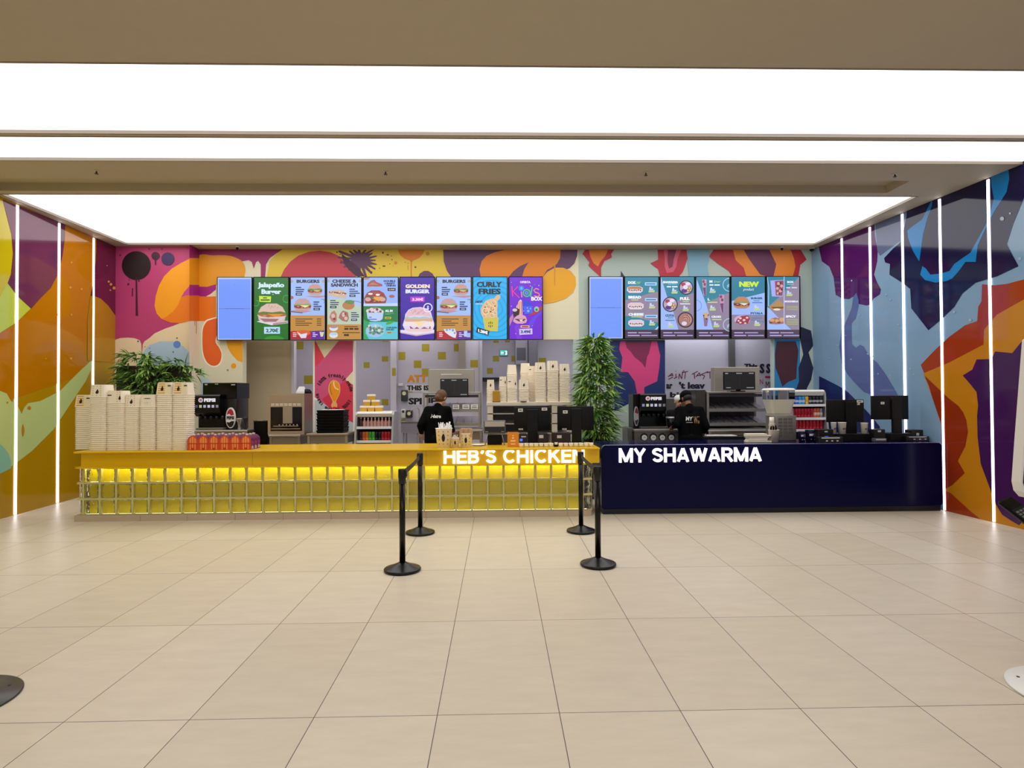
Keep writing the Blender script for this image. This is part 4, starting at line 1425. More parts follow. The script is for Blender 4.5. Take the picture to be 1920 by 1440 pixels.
YEL = M('#e0b20c', .28)
ZT = .885
YF = 4.50
t = thing('yellow_counter', 'long yellow counter with lit glass block front and HEB\'S CHICKEN lettering', 'counter', (-1.7, 4.9, 0))
xl = aty(137, 843, YF).x
xr = aty(1125, 838, YF).x
YT1 = 5.36
q = MB()
q.box(xl, xr, YF, YT1, ZT - .022, ZT, YEL, .006)
q.build('worktop', t)
fl_, fr_ = aty(152, 860, 4.56).x, aty(1124, 860, 4.56).x
q = MB()
q.box(fl_, fr_, 4.56, YT1 - .02, .69, ZT - .022, YEL)
for px in (473, 799):
    xx = aty(px, 860, 4.555).x
    q.box(xx - .0015, xx + .0015, 4.558, 4.56, .69, ZT - .022, M('#a8840a', .5))
q.build('fascia', t)
zl = .672
q = MB()
le0, le1 = aty(138, 877, 4.54).x, aty(1112, 872, 4.56).x
q.prism([(le0, 4.56), (le0 + .04, 4.535), (le1 - .1, 4.535), (le1, 4.6), (le1, 4.85), (le0, 4.85)], 'z', zl, zl + .02, YEL)
q.build('ledge', t)
# plinth
pl_, pr_ = aty(139, 972, 4.63).x, aty(1112, 962, 4.63).x
q = MB()
PLM = M('#c0ac93', .45, var=.04)
q.prism([(pl_, 4.63), (pr_ - .08, 4.63), (pr_ - .02, 4.66), (pr_, 4.72), (pr_, 5.2), (pl_, 5.2)], 'z', 0, .075, PLM)
for px in (263, 351, 441, 531, 621, 710, 799, 887, 975, 1064):
    xx = aty(px, 968, 4.63).x
    q.box(xx - .0015, xx + .0015, 4.6285, 4.631, 0, .075, M('#75634c', .6))
q.build('plinth', t)
# glass blocks
GF = 4.655
g0, g1 = aty(155.5, 920, GF).x, aty(1093, 915, GF).x
NB = 31
pw = (g1 - g0) / NB
zb0, zb1 = .078, .672
ph = (zb1 - zb0) / 3
MORT = M('#cfc684', .6)
GLASS = M('#f4f6e4', .06, trans=1.0, ior=1.5, bump=.9, bscale=17)
q = MB()
mw = .025
end = [(g0, GF + .03, -55, .105, -1), (g1, GF + .0, 40, .15, 1)]
for i in range(NB + 1):
    x = g0 + i * pw
    q.box(x - mw / 2, x + mw / 2, GF + .004, GF + .075, zb0, zb1, MORT)
for k in range(4):
    z = zb0 + k * ph
    h_ = mw / 2 if k in (1, 2) else .004
    q.box(g0 - .08, g1 + .12, GF + .006, GF + .07, max(z - h_, zb0), min(z + h_, zb1), MORT)
q.box(g0 - .085, g0 - .075, GF + .07, GF + .14, zb0, zb1, MORT)
q.box(g1 + .115, g1 + .127, GF + .09, GF + .2, zb0, zb1, MORT)
q.build('mortar_grid', t)
q = MB()
for i in range(NB):
    for k in range(3):
        x = g0 + (i + .5) * pw
        z = zb0 + (k + .5) * ph
        a_ = pw / 2 - mw / 2 - .001
        b_ = ph / 2 - mw / 2 - .001
        q.box(x - a_, x + a_, GF - .004, GF + .022, z - b_, z + b_, GLASS, .02, 3)
for k in range(3):
    z = zb0 + (k + .5) * ph
    b_ = ph / 2 - mw / 2 - .001
    q.box(g0 - .044 - .046, g0 - .044 + .046, GF + .024, GF + .046, z - b_, z + b_, GLASS, .01, 2, rz=math.radians(-48))
    q.box(g1 + .06 - .07, g1 + .06 + .07, GF + .03, GF + .052, z - b_, z + b_, GLASS, .01, 2, rz=math.radians(38))
    q.box(g1 + .126 - .012, g1 + .126 + .012, GF + .09, GF + .19, z - b_, z + b_, GLASS, .008, 2)
gb = q.build('glass_block_front', t)
q = MB()
q.box(g0 + .02, g1 + .05, GF + .115, GF + .13, zb0, zb1, M('#f0d800', .45))
q.box(g0 - .05, g1 + .05, GF + .2, 5.2, zb0, .69, M('#8f8a7c', .6))
q.build('backing_panel', t)
q = MB()
q.box(g0 - .02, g1 + .05, GF + .035, GF + .06, zl - .012, zl - .002, E('#fff6c8', 15))
q.build('light_strip', t)
q = MB()
q.box(g0 - .02, g1 + .05, GF + .05, GF + .065, zb0 + .001, zb0 + .008, E('#fff6c8', 4.5))  # lower strip added to brighten the middle and bottom block rows
q.build('light_strip', t)
LETM = E('#fff4f2', 1.7)
ca, cb_ = aty(831.7, 869.8, 4.56), aty(1096, 840.5, 4.56)
sign(t, "HEB'S CHICKEN", ca.x, cb_.x, ca.z + .004, cb_.z - .002, 4.56, .03, LETM)

NAVY = M('#080936', .18, spec=.12)
NAVYD = M('#07071a', .3)
t = thing('navy_counter', 'glossy navy counter with lit MY SHAWARMA lettering', 'counter', (3.9, 5.1, 0))
YN = 4.73
n0, n1 = aty(1128, 900, YN).x, aty(1768, 900, YN).x
q = MB()
r = .05
ZN = .9


def rr_poly(x0, x1, z0, z1, r, n=5):
    o = []
    for cx, cz, a0 in ((x1 - r, z1 - r, 0), (x0 + r, z1 - r, 90), (x0 + r, z0 + r, 180), (x1 - r, z0 + r, 270)):
        for i in range(n + 1):
            an = math.radians(a0 + 90 * i / n)
            o.append((cx + r * math.cos(an), cz + r * math.sin(an)))
    return o


fr = rr_poly(n0, n1, .065, ZN, r)
q.rings([[Vector((p[0] + (.012 if p[0] < (n0 + n1) / 2 else -.012) * s, yy, p[1] - .012 * s * (1 if p[1] > .4 else -1))) for p in fr] for s, yy in ((1, YN), (.3, YN + .004), (0, YN + .014), (0, 5.42))], NAVY, smooth=False)
q.build('body', t)
q = MB()
q.tube([(p[0] + (.004 if p[0] < 3.9 else -.004), YN + .004, p[1] - .004) for p in fr[:len(fr) // 2 + 0]] , .0035, M('#a4a4cc', .25, .9), 6)  # pale metal tube added to stand in for the highlight along the edges
q.tube([(fr[0][0] - .004, YN + .004, z) for z in (ZN - r, .3, .12)], .0035, M('#a4a4cc', .25, .9), 6)
q.build('edge_highlight', t)
q = MB()
q.box(n0 + .02, n1 - .03, YN + .012, 5.35, 0, .068, NAVYD)
q.build('plinth', t)
ca, cb_ = aty(1160, 868, YN), aty(1427, 838, YN)
sign(t, "MY SHAWARMA", ca.x, cb_.x, ca.z + .006, cb_.z - .002, YN, .03, LETM)

# ================================================================ paper buckets in stacks
PITCH_B = .0255
PAPER = M('#efe3cf', .65, bump=.05)
PAPR = M('#f6ecdc', .6)
KRAFT = M('#d79a45', .6)


def rsq(a, c, z, n=3):
    o = []
    for cx, cy, a0 in ((a - c, a - c, 0), (-a + c, a - c, 90), (-a + c, -a + c, 180), (a - c, -a + c, 270)):
        for i in range(n + 1):
            an = math.radians(a0 + 90 * i / n)
            o.append(Vector((cx + c * math.cos(an), cy + c * math.sin(an), z)))
    return o


def bucket_mesh(kind, a=.105, h=.165, nested=False):
    """upside-down paper bucket: wide rim at the bottom, base on top"""
    q = MB()
    b = a * .83
    top = h if not nested else PITCH_B - .0004
    at = a + (b - a) * top / h
    q.rings([rsq(a * .97, a * .45, 0), rsq(a, a * .45, .003), rsq(a, a * .45, .012), rsq(a * (.965 if not nested else .955), a * .44, .014), rsq(at if not nested else a * .94, at * .42, top)], PAPER, smooth=False)
    if not nested:
        q.rings([rsq(b * .97, b * .42, h), rsq(b * .93, b * .42, h)], PAPER, cap=False, smooth=False)

        def P(u, v):
            z = .012 + (h - .012) * (1 - v / 100)
            aa = a * .965 + (b - a * .965) * (z - .012) / (h - .012)
            return Vector(((u / 50 - 1) * aa, -aa, z))
        A = Art(P, Vector((0, -1, .15)), q, .0008, lambda c: M(c, .6))
        if kind == 'drop':
            A.dots([(x, y, 4) for y in (14, 32, 50, 68, 88) for x in (26, 48, 70) if not (30 < y < 75 and x == 48)], '#e0a868', 8)
            A.poly([(52, 36), (56, 46), (60, 58), (58, 70), (50, 76), (42, 70), (41, 60), (46, 50)], '#2a0f10', smooth=True)
        elif kind == 'text':
            A.rects([(28, 30, 36, 36), (38, 29, 48, 37), (50, 29, 62, 37), (64, 30, 72, 37)], '#3a2a22')
            A.rects([(34, 58, 38, 78), (44, 58, 48, 78), (54, 58, 58, 78)], '#dcc8a4')
        elif kind == 'side':
            A.dots([(x, y, 4) for y in (14, 32, 50, 68, 88) for x in (68, 84)], '#e0a868', 8)
            A.poly([(84, 40), (88, 52), (90, 62), (87, 74), (80, 76), (76, 66), (79, 54)], '#2a0f10', smooth=True)
            A.rects([(8, 34, 34, 42)], '#3a2a22')
        elif kind == 'kraft':
            A.rect(6, 6, 94, 100, '#ecdcb8')
            A.rects([(14, y, 58, y + 8) for y in (10, 28, 46, 64, 84)], '#dc9c48')
            A.poly([(40, 28), (45, 40), (49, 54), (46, 68), (37, 72), (31, 62), (32, 50), (37, 40)], '#2a0f10', smooth=True)
            A.rects([(76, 24, 98, 34)], '#3a2a22')
    return q


_bk = {}


def bucket(kind, a, label, group, loc, rz):
    k = (kind, a)
    if k not in _bk:
        o = bucket_mesh(kind if kind != 'nest' else '', a, nested=kind == 'nest').build('paper_bucket')
        o.location = loc
        _bk[k] = o
    else:
        o = _bk[k].copy()
        C.objects.link(o)
        o.location = loc
    o.rotation_euler = (0, 0, rz)
    tag(o, label, 'paper bucket', group)
    return o



rb = random.Random(11)


def stack(pc, prim, pbase, y, a, kind, zbase, where, toplabel, tilt=0):
    """pc: centre in the photo, prim: lower rim of the top bucket"""
    p = aty(pc, pbase, y)
    zr = aty(pc, prim, y).z
    n = max(1, round((zr - zbase) / PITCH_B))
    dx = dy = 0
    for i in range(n):
        dx += rb.uniform(-.0012, .0012)
        bucket('nest', a, 'white bucket nested in ' + where, 'buckets nested in ' + where, (p.x + dx, y + dy, zbase + i * PITCH_B), rb.uniform(-.03, .03))
    bucket(kind, a, toplabel, 'printed buckets topping the stacks', (p.x + dx, y, zbase + n * PITCH_B), 0)


stack(164, 763, 841, 4.92, .108, 'kraft', ZT, 'the stack at the far end of the yellow counter', 'striped paper bucket topping the stack at the far yellow counter end')
stack(192, 744.5, 841, 4.74, .113, 'drop', ZT, 'the second stack along the yellow counter', 'paper bucket with black drop topping the tall second stack')
stack(224, 757.5, 841, 4.74, .113, 'side', ZT, 'the third stack along the yellow counter', 'paper bucket with drop at its side topping the third stack')
stack(254, 763, 841, 4.76, .1, 'drop', ZT, 'the shortest stack, fourth along the yellow counter', 'paper bucket with black drop topping the fourth, short stack')
stack(283.5, 764, 841, 4.74, .105, 'text', ZT, 'the fifth stack along the yellow counter', 'paper bucket with small dark lettering topping the fifth stack')
stack(314.5, 740.6, 841, 4.74, .106, 'kraft', ZT, 'the tall sixth stack along the yellow counter', 'striped paper bucket topping the tall sixth stack')
stack(343.5, 740.6, 841, 4.74, .106, 'kraft', ZT, 'the tall stack beside the orange meal boxes', 'striped paper bucket topping the stack beside the orange meal boxes')

# ================================================================ meal boxes
def meal_box(loc):
    t = thing('meal_box', '', 'meal box', (0, 0, 0))
    w, d, h = .066, .085, .19
    prof = [(-w, 0), (w, 0), (w, h * .62)] + [(w * math.cos(math.radians(x)), h * .62 + h * .34 * math.sin(math.radians(x))) for x in (20, 45, 70, 90, 110, 135, 160)] + [(-w, h * .62)]
    q = MB()
    q.prism(prof, 'y', 0, d, M('#571b52', .45))
    A = Art(lambda u, v: Vector(((u / 50 - 1) * w, 0, h * .96 * (1 - v / 100))), Vector((0, -1, 0)), q, .0008, lambda c: M(c, .45))
    pf = [((x / w + 1) * 50, 100 - z / (h * .96) * 100) for x, z in prof]
    A.poly(pf, '#cf441c')
    A.poly([(8, 98), (8, 60), (92, 60), (92, 98)], '#d64c20')
    A.poly([(10, 52), (14, 30), (30, 12), (50, 6), (70, 12), (86, 30), (90, 52)], '#e06a26')
    A.rects([(24, 18, 34, 96), (44, 8, 56, 96), (68, 18, 78, 96)], '#f29a58')
    A.rects([(4, 52, 96, 58)], '#b8361a')
    A.poly([(36, 84), (64, 84), (58, 98), (42, 98)], '#c23c18')
    A2 = Art(lambda u, v: Vector((w, d * u / 100, h * .62 * (1 - v / 100))), Vector((1, 0, 0)), q, .0008, lambda c: M(c, .45))
    A2.rects([(20, 62, 34, 96), (44, 54, 56, 92), (66, 64, 82, 94)], '#e6d2da')
    A2.poly([(10, 8), (90, 20), (80, 44), (20, 36)], '#7c2a86')
    q.build('carton', t)
    q = MB()
    q.prism([(-.012, h * .93), (.012, h * .93), (.02, h * 1.04), (-.008, h * 1.06)], 'y', d * .25, d * .5, M('#f2d8c8', .5))
    q.build('tab', t)
    t.location = loc
    return t


mb0 = meal_box((0, 0, 0))
first = True
for col in range(6):
    for row in range(3):
        pxc = 361.3 + col * 19.9
        y = 4.60 + row * .1
        x = aty(pxc, 842, 4.60).x
        n = ('first', 'second', 'third', 'fourth', 'fifth', 'last')[col]
        lab = ('orange fries-print meal box, %s in the front row' % n) if row == 0 else ('orange meal box with plum sides, %s in the %s row' % (n, ('', 'middle', 'back')[row]))
        if first:
            o = mb0
            o.location = (x, y, ZT)
            o['label'] = lab
            o['group'] = 'orange meal boxes on the counter'
            first = False
        else:
            dup(mb0, (x, y, ZT), lab, 'orange meal boxes on the counter')

# ================================================================ small things on the yellow counter
def paper_cup(name, label, cat, px0, px1, pyt, pyb, y, zb, col='#fffaf0', art=True, group=None):
    p = aty((px0 + px1) / 2, pyb, y)
    zt = aty((px0 + px1) / 2, pyt, y).z
    r = (aty(px1, pyt, y).x - aty(px0, pyt, y).x) / 2
    t = thing(name, label, cat, (p.x, y, zb), group)
    q = MB()
    m = M(col, .6)
    rb_ = r * .82
    q.lathe(p.x, y, [(rb_, zb), (r, zt - .004), (r * 1.05, zt - .002), (r * 1.05, zt + .002), (r * .97, zt + .002), (r * .95, zt - .006), (r * .8, zb + .02)], m, 24)
    if art:
        def P(u, v):
            an = (u - 50) / 50 * 1.25
            z = zb + (zt - zb) * (1 - v / 100)
            rr__ = rb_ + (r - rb_) * (1 - v / 100)
            return Vector((p.x + rr__ * math.sin(an), y - rr__ * math.cos(an), z)) + Vector((math.sin(an), -math.cos(an), 0)) * .002
        A = Art(P, Vector((0, -1, 0)), q, .0003, lambda c: M(c, .6))
        A.dots([(x, yy, 4) for yy in (16, 36, 58, 80) for x in (26, 50, 74) if not (x == 50 and 30 < yy < 70)], '#c98a3a', 8)
        A.poly([(51, 26), (58, 42), (57, 60), (50, 68), (43, 60), (42, 42)], '#1c0d0a', smooth=True)
    q.build('cup', t)
    return t, p, r, zt


ZB = ZT
t, p, r, zt = paper_cup('straw_cup', 'cream paper bucket full of white wrapped straws on the yellow counter', 'straw cup', 817, 848, 803, 836, 4.72, ZB)
rs = random.Random(5)
for i in range(26):
    an, rr_ = rs.uniform(0, 6.28), r * .78 * math.sqrt(rs.random())
    x, y = p.x + rr_ * math.cos(an), 4.72 + rr_ * math.sin(an)
    h = rs.uniform(.02, .09)
    MB().tube([(x * .6 + p.x * .4, y * .6 + 4.72 * .4, zt - .14), (x + (x - p.x) * .25, y, zt + h)], .006, M('#eceae8', .5), 6).build('straw', t)
t, p, r, zt = paper_cup('stirrer_cup', 'small cream paper cup of white sticks between the two larger cups', 'cup', 846, 861.5, 821, 835, 4.70, ZB, '#fff4e0')
for i in range(6):
    x = p.x - .03 + i * .011
    MB().box(x - .004, x + .004, 4.69, 4.694, ZB + .03, zt + rs.uniform(.02, .045), M('#efeae4', .5)).build('stick', t)
t, p, r, zt = paper_cup('napkin_cup', 'cream paper bucket stuffed with brown napkins', 'napkin cup', 862, 886, 812, 836, 4.72, ZB)
q = MB()
for i in range(7):
    x = p.x - .06 + i * .02
    q.prism([(x - .02, zt - .05), (x + .02, zt - .05), (x + .024, zt + .05 + .012 * math.sin(i * 2)), (x, zt + .062), (x - .02, zt + .05)], 'y', 4.66 + .012 * (i % 3), 4.76 + .01 * (i % 2), M('#c09a72', .8))
q.build('napkins', t)

# orange tent card
c = bx(951.5, 972.5, 810, 835, 4.7)
t = thing('table_sign', 'orange upright sign with pale lettering on the yellow counter', 'sign', ((c[0] + c[1]) / 2, 4.7, ZT))
MB().box(c[0], c[1], 4.7, 4.712, ZT, c[3], M('#e08a14', .45)).build('card', t)
a = ycard(c[0], c[1], ZT, c[3], 4.7, paint=lambda h: M(h, .45))
a.rects([(42, 22, 58, 28), (40, 36, 60, 44), (28, 54, 72, 64), (30, 76, 70, 84)], '#f6d8a0')
a.mb.build('print', t)
q = MB().box(c[0], c[1], 4.712, 4.77, ZT, ZT + .006, M('#c8760e', .5))
q.build('foot', t)

# rows of small lidded cups along the counter edge
cupm = None
for k, (p0, p1, n, pyt, pyb, wh) in enumerate(((973, 1038, 7, 829, 836.5, 'beside the orange sign'), (1047, 1113, 7, 827, 835.5, 'at the corner beside the bamboo'))):
    for i in range(n):
        px = p0 + (p1 - p0) * (i + .5) / n
        p = aty(px, pyb, 4.66)
        lab = 'small cream sauce cup with lid in the row %s' % wh
        gp = 'sauce cups in the row %s' % wh
        if cupm is None:
            cupm = thing('sauce_cup', lab, 'cup', (0, 0, 0), gp)
            MB().cyl(0, 0, 0, .042, .024, M('#f4e6c8', .6), 16, .03).build('cup', cupm)
            MB().cyl(0, 0, .042, .05, .031, M('#fbf4e6', .5), 16).build('lid', cupm)
            cupm.location = (p.x, 4.66, ZT)
        else:
            dup(cupm, (p.x, 4.66, ZT), lab, gp)
# small black receipt clip between the rows
c = bx(1039, 1046, 828, 836, 4.68)
t = thing('card_clip', 'small black and white clip between the two rows of sauce cups', 'clip', ((c[0] + c[1]) / 2, 4.68, ZT))
MB().box(c[0], c[1], 4.67, 4.72, ZT, ZT + .03, BLACK, .004).build('base', t)
MB().box(c[0] + .004, c[1] - .004, 4.668, 4.674, ZT + .03, ZT + .06, WHITE).build('card', t)
# white plate of receipts
p = aty(897, 830, 4.95)
t = tag(MB().lathe(p.x, 4.95, [(.05, ZT), (.085, ZT + .01), (.095, ZT + .014), (.08, ZT + .012), (.001, ZT + .006)], WHITE, 24).build('saucer', off=Vector((p.x, 4.95, ZT))), 'white saucer on the yellow counter beside the card tablet', 'saucer')

# ================================================================ equipment behind the counters
FRAME = M('#b5a48d', .35, .55)
GREY = M('#8d8a88', .4, .4)
DARKG = M('#2a292c', .45)
LAV = M('#aaa6b2', .35, .6)


def base_of(px, py, y):
    return aty(px, py, y)


def steel_table(px0, px1, pyt, y, dep, label, mat=None, group=None):
    c = bx(px0, px1, pyt, pyt + 2, y)
    zt = c[3]
    mat = mat or STEEL
    t = thing('steel_table', label, 'table', ((c[0] + c[1]) / 2, y + dep / 2, 0), group)
    MB().box(c[0], c[1], y, y + dep, zt - .03, zt, mat, .004).build('tabletop', t)
    q = MB()
    q.box(c[0] + .03, c[1] - .03, y + .03, y + dep - .02, zt - .16, zt - .03, M('#8f8373', .4, .5))
    q.build('apron', t)
    MB().box(c[0] + .03, c[1] - .03, y + .04, y + dep - .03, .2, .225, mat).build('shelf', t)
    for sx in (c[0] + .03, c[1] - .03):
        for sy in (y + .035, y + dep - .035):
            MB().box(sx - .018, sx + .018, sy - .018, sy + .018, 0, zt - .03, mat).build('leg', t)
    return t, zt


# ---- soda dispensers
def soda_left():
    y = 6.25
    _, zt = steel_table(362, 464, 806.5, y - .05, .75, 'steel table under the soda dispenser by the cream pier')
    t = thing('soda_dispenser', 'black PEPSI soda dispenser turned sideways beside the meal boxes', 'soda dispenser', (aty(403, 806, y).x, y, zt))
    c = bx(380, 443.5, 717.5, 742, y + .12)
    q = MB().box(c[0], c[1], y + .12, y + .6, c[2] - .05, c[3], M('#050507', .12, spec=.3), .006)
    q.build('ice_bin', t)
    a = ycard(c[0], c[1], c[2], c[3], y + .12, paint=lambda h: M(h, .3))
    a.rects([(6, 8, 14, 18), (36, 8, 46, 13), (84, 12, 96, 20)], '#b8b8b8')
    a.mb.build('stickers', t)
    d = bx(363, 412, 740, 774, y)
    q = MB()
    q.prism([(y, d[2]), (y, d[3] - .02), (y + .02, d[3]), (y + .5, d[3]), (y + .5, d[2] - .06), (y + .08, d[2] - .06)], 'x', d[0], d[1], M('#050507', .2, spec=.35))
    q.build('head', t)
    a = ycard(d[0], d[1], d[2], d[3], y, paint=lambda h: E(h, .8))
    a.ring(27, 30, 5, 9, '#e8c8cc', seg=20, sy=1.45)
    a.ring(27, 30, 0, 5, '#c06a78', 180, 360, 12, 1.4)
    a.ring(27, 30, 0, 5, '#6a78b0', 0, 180, 12, 1.4)
    a.text('PEPSI', 40, 20, 84, 40, '#f4eef8', .05)
    for i, h in enumerate(('#4a4a80', '#c8c090', '#b8b4d4', '#d4ccec', '#c0bcd8', '#8a8894')):
        a.rect(6 + i * 16, 57, 16 + i * 16, 72, h)
    a.mb.build('display', t)
    e = bx(371, 420, 772, 803, y + .1)
    MB().box(e[0], e[1], y + .12, y + .5, zt + .03, e[3] + .03, M('#050507', .3, spec=.3)).build('splash_back', t)
    g_ = bx(367, 417, 801, 806.5, y)
    MB().box(g_[0], g_[1], y, y + .5, zt, zt + .035, M('#7c746c', .4, .5), .004).build('drip_tray', t)
    for i in range(5):
        x = d[0] + .06 + i * .085
        MB().cyl(x, y + .07, d[2] - .1, d[2] - .05, .016, M('#1a1a1d', .4), 10, .022).build('nozzle', t)
    s = bx(413, 443, 740, 806, y + .12)
    q = MB().box(s[0], s[1], y + .13, y + .58, zt, s[3], M('#0c0b0d', .3), .012, 2)
    q.build('side_panel', t)
    # oval emblem
    o = bx(423, 441, 764, 803, y + .1)
    cx, cz, rx__, rz_ = (o[0] + o[1]) / 2, (o[2] + o[3]) / 2, (o[1] - o[0]) / 2, (o[3] - o[2]) / 2
    q = MB().disc_y(cx, y + .1, y + .13, cz, rx__, M('#e8e4ec', .4), 28, rz_)
    a = ycard(cx - rx__, cx + rx__, cz - rz_, cz + rz_, y + .1, q, paint=lambda h: M(h, .4))
    a.poly([(12, 34), (22, 18), (40, 8), (60, 8), (78, 18), (88, 34), (60, 40), (40, 30)], '#b8283c')
    a.poly([(10, 70), (40, 72), (60, 66), (90, 66), (80, 86), (60, 95), (40, 95), (20, 84)], '#15151c')
    a.text('PEPSI', 12, 42, 88, 58, '#15151c', .05)
    q.build('emblem', t)


soda_left()
# chrome taps beside the dispenser
for k, (p0, p1, pt, pb) in enumerate(((434, 448, 785, 808), (448, 457, 783, 808))):
    c = bx(p0, p1, pt, pb, 6.15)
    cx = (c[0] + c[1]) / 2
    r = (c[1] - c[0]) / 2
    nm, lb = (('metal_goblet', 'flared steel cup in front of the round soda emblem'), ('dark_shaker', 'slim dark shaker right beside the flared steel cup'))[k]
    zt_ = aty(403, 806.5, 6.2).z
    q = MB().lathe(cx, 6.3, [(r * .6, zt_), (r * .35, zt_ + .05), (r * .5, zt_ + .1), (r, c[3] - .01), (r, c[3]), (r * .85, c[3])], STEEL if k == 0 else M('#3a3638', .3, .6), 16)
    tag(q.build(nm, off=Vector((cx, 6.3, zt_))), lb, 'cup')

c = bx(473, 502, 789, 816, 6.4)
_, zt = steel_table(503, 563, 815.5, 6.38, .5, 'steel table under the fryer cabinet')
t = thing('black_bin', 'small black open bin beside the fryer cabinet', 'bin', ((c[0] + c[1]) / 2, 6.5, 0))
q = MB().box(c[0], c[1] - .03, 6.45, 6.65, 0, c[3] - .012, BLACK, .004)
q.build('body', t)
q = MB().box(c[0] - .004, c[1] - .026, 6.445, 6.655, c[3] - .014, c[3], M('#1b1b1d', .25), .003)
q.box(c[0] + .05, c[0] + .13, 6.46, 6.5, c[3], c[3] + .004, M('#c8c4be', .4))
q.build('rim', t)


def oven():
    y = 6.4
    c = bx(502, 570, 737.5, 815.3, y)
    t = thing('fryer_cabinet', 'beige steel holding cabinet with dark window and vent slots', 'cabinet', ((c[0] + c[1]) / 2, y, zt))
    q = MB()
    q.box(c[0], c[1], y + .02, y + .43, zt, c[3], M('#8a8078', .3, .8))
    q.build('body', t)
    q = MB()
    d = bx(507, 566.5, 763, 808.5, y)
    q.box(c[0], d[0], y, y + .02, zt, c[3], FRAME)
    q.box(d[1], c[1], y, y + .02, zt, c[3], FRAME)
    q.box(d[0], d[1], y, y + .02, d[3], c[3], FRAME)
    q.box(d[0], d[1], y, y + .02, zt, d[2], FRAME)
    q.box(c[0] + .025, c[1] - .03, y - .004, y, d[3] + .07, c[3] - .03, M('#b09c86', .35, .5))
    q.build('front_frame', t)
    q = MB()
    for i in range(7):
        x = d[0] + .012 + i * (d[1] - d[0] - .02) / 7
        for z in (d[3] + .022, d[3] + .042):
            q.box(x, x + .05, y - .006, y, z, z + .01, M('#f4efe6', .4))
    q.build('vent', t)
    MB().box(d[0], d[1], y + .012, y + .02, d[2], d[3], M('#120a0a', .15)).build('window', t)
    e = bx(530.5, 548, 763, 794, y)
    MB().box(e[0], e[1], y - .004, y + .012, e[2], e[3], M('#a89a88', .4, .5)).build('centre_column', t)
    q = MB()
    f = bx(509, 563, 798, 805, y)
    q.box(f[0], f[1], y - .01, y + .012, f[2], f[2] + .012, FRAME)
    q.box(f[0] + .03, f[1] - .03, y - .004, y + .012, f[3] - .012, f[3], FRAME)
    for i in range(6):
        q.cyl(f[0] + .12 + i * .055, y + .004, f[3], f[3] + .02, .01, FRAME, 8)
    q.build('rack', t)
    # things lying on top
    h = bx(556, 571, 724, 738, y + .25)
    q = MB().rings([[Vector((h[0] + .01 + (h[1] - h[0]) * u, y + .2 + .12 * v, c[3] + w_)) for u, v in ((0, 0), (1, 0), (1, 1), (0, 1))] for u0, w_ in ((0, 0), (1, .03))] + [[Vector((h[0] + .05 + .06 * u, y + .22 + .07 * v, c[3] + .11)) for u, v in ((0, 0), (1, 0), (1, 1), (0, 1))]], M('#e4e2e8', .6), smooth=False)
    tag(q.build('folded_cloth', off=Vector((h[0], y + .2, c[3]))), 'crumpled white cloth on top of the fryer cabinet', 'cloth')
    q = MB()
    k = bx(571, 587, 730, 738, y + .25)
    q.lathe((k[0] + k[1]) / 2 - .05, y + .3, [(.08, c[3]), (.078, c[3] + .03), (.055, c[3] + .06), (.01, c[3] + .072)], BLACK, 20)
    tag(q.build('kitchen_cap', off=Vector((k[0], y + .3, c[3]))), 'round black cap lying on the fryer cabinet by the white cloth', 'cap')


oven()

# ---- stack of trays on a steel table
_, zt2 = steel_table(574, 652, 812.5, 6.4, .55, 'steel table under the stack of black trays', M('#a79a84', .4, .4))
c = bx(592.5, 643.5, 769, 812.5, 6.45)
n = 8
hh = (c[3] - zt2) / n
trm = None
for i in range(n):
    lab = 'black serving tray in the stack before the pink pier' if i < n - 1 else 'topmost black serving tray, a white sheet on it'
    if trm is None:
        q = MB()
        w_, d_ = (c[1] - c[0]) / 2, .17
        q.rings([[Vector((sx * w_ * s, sy * d_ * s, z)) for sx, sy in ((-1, -1), (1, -1), (1, 1), (-1, 1))] for s, z in ((.95, 0), (.985, hh * .55), (1, hh * .6), (1, hh * .95), (.97, hh * .95), (.94, hh * .3))], M('#060607', .4, spec=.2), smooth=False)
        trm = q.build('serving_tray')
        o = trm
    else:
        o = trm.copy()
        C.objects.link(o)
    o.location = ((c[0] + c[1]) / 2 + (.006 if i % 2 else 0), 6.63, zt2 + i * hh)
    tag(o, lab, 'tray', 'black trays in the stack')
q = MB()
q.face([(c[0] + .03, 6.48, c[3] + .002), (c[1] - .12, 6.47, c[3] + .002), (c[1] - .01, 6.5, c[3] + .004), (c[1] - .05, 6.78, c[3] + .004), (c[0] + .02, 6.78, c[3] + .002)], WHITE)
q.face([(c[0] + .03, 6.48, c[3] - .001), (c[1] - .12, 6.47, c[3] - .001), (c[1] - .01, 6.5, c[3]), (c[1] - .05, 6.78, c[3]), (c[0] + .02, 6.78, c[3] - .001)], WHITE)
tag(q.build('paper_sheet', off=Vector((c[0], 6.5, c[3]))), 'white paper sheet lying on the stack of black trays', 'paper')


# ---- open drinks coolers
def bottle(x, y, z, h, col, cap, label, group, r=.028):
    q = MB()
    q.lathe(x, y, [(r * .9, z), (r, z + .01), (r, z + h * .55), (r * .42, z + h * .8), (r * .42, z + h * .93)], M(col, .2), 12)
    q.lathe(x, y, [(r * .5, z + h * .93), (r * .5, z + h)], M(cap, .4), 10)
    return tag(q.build('drink_bottle', off=Vector((x, y, z))), label, 'bottle', group)


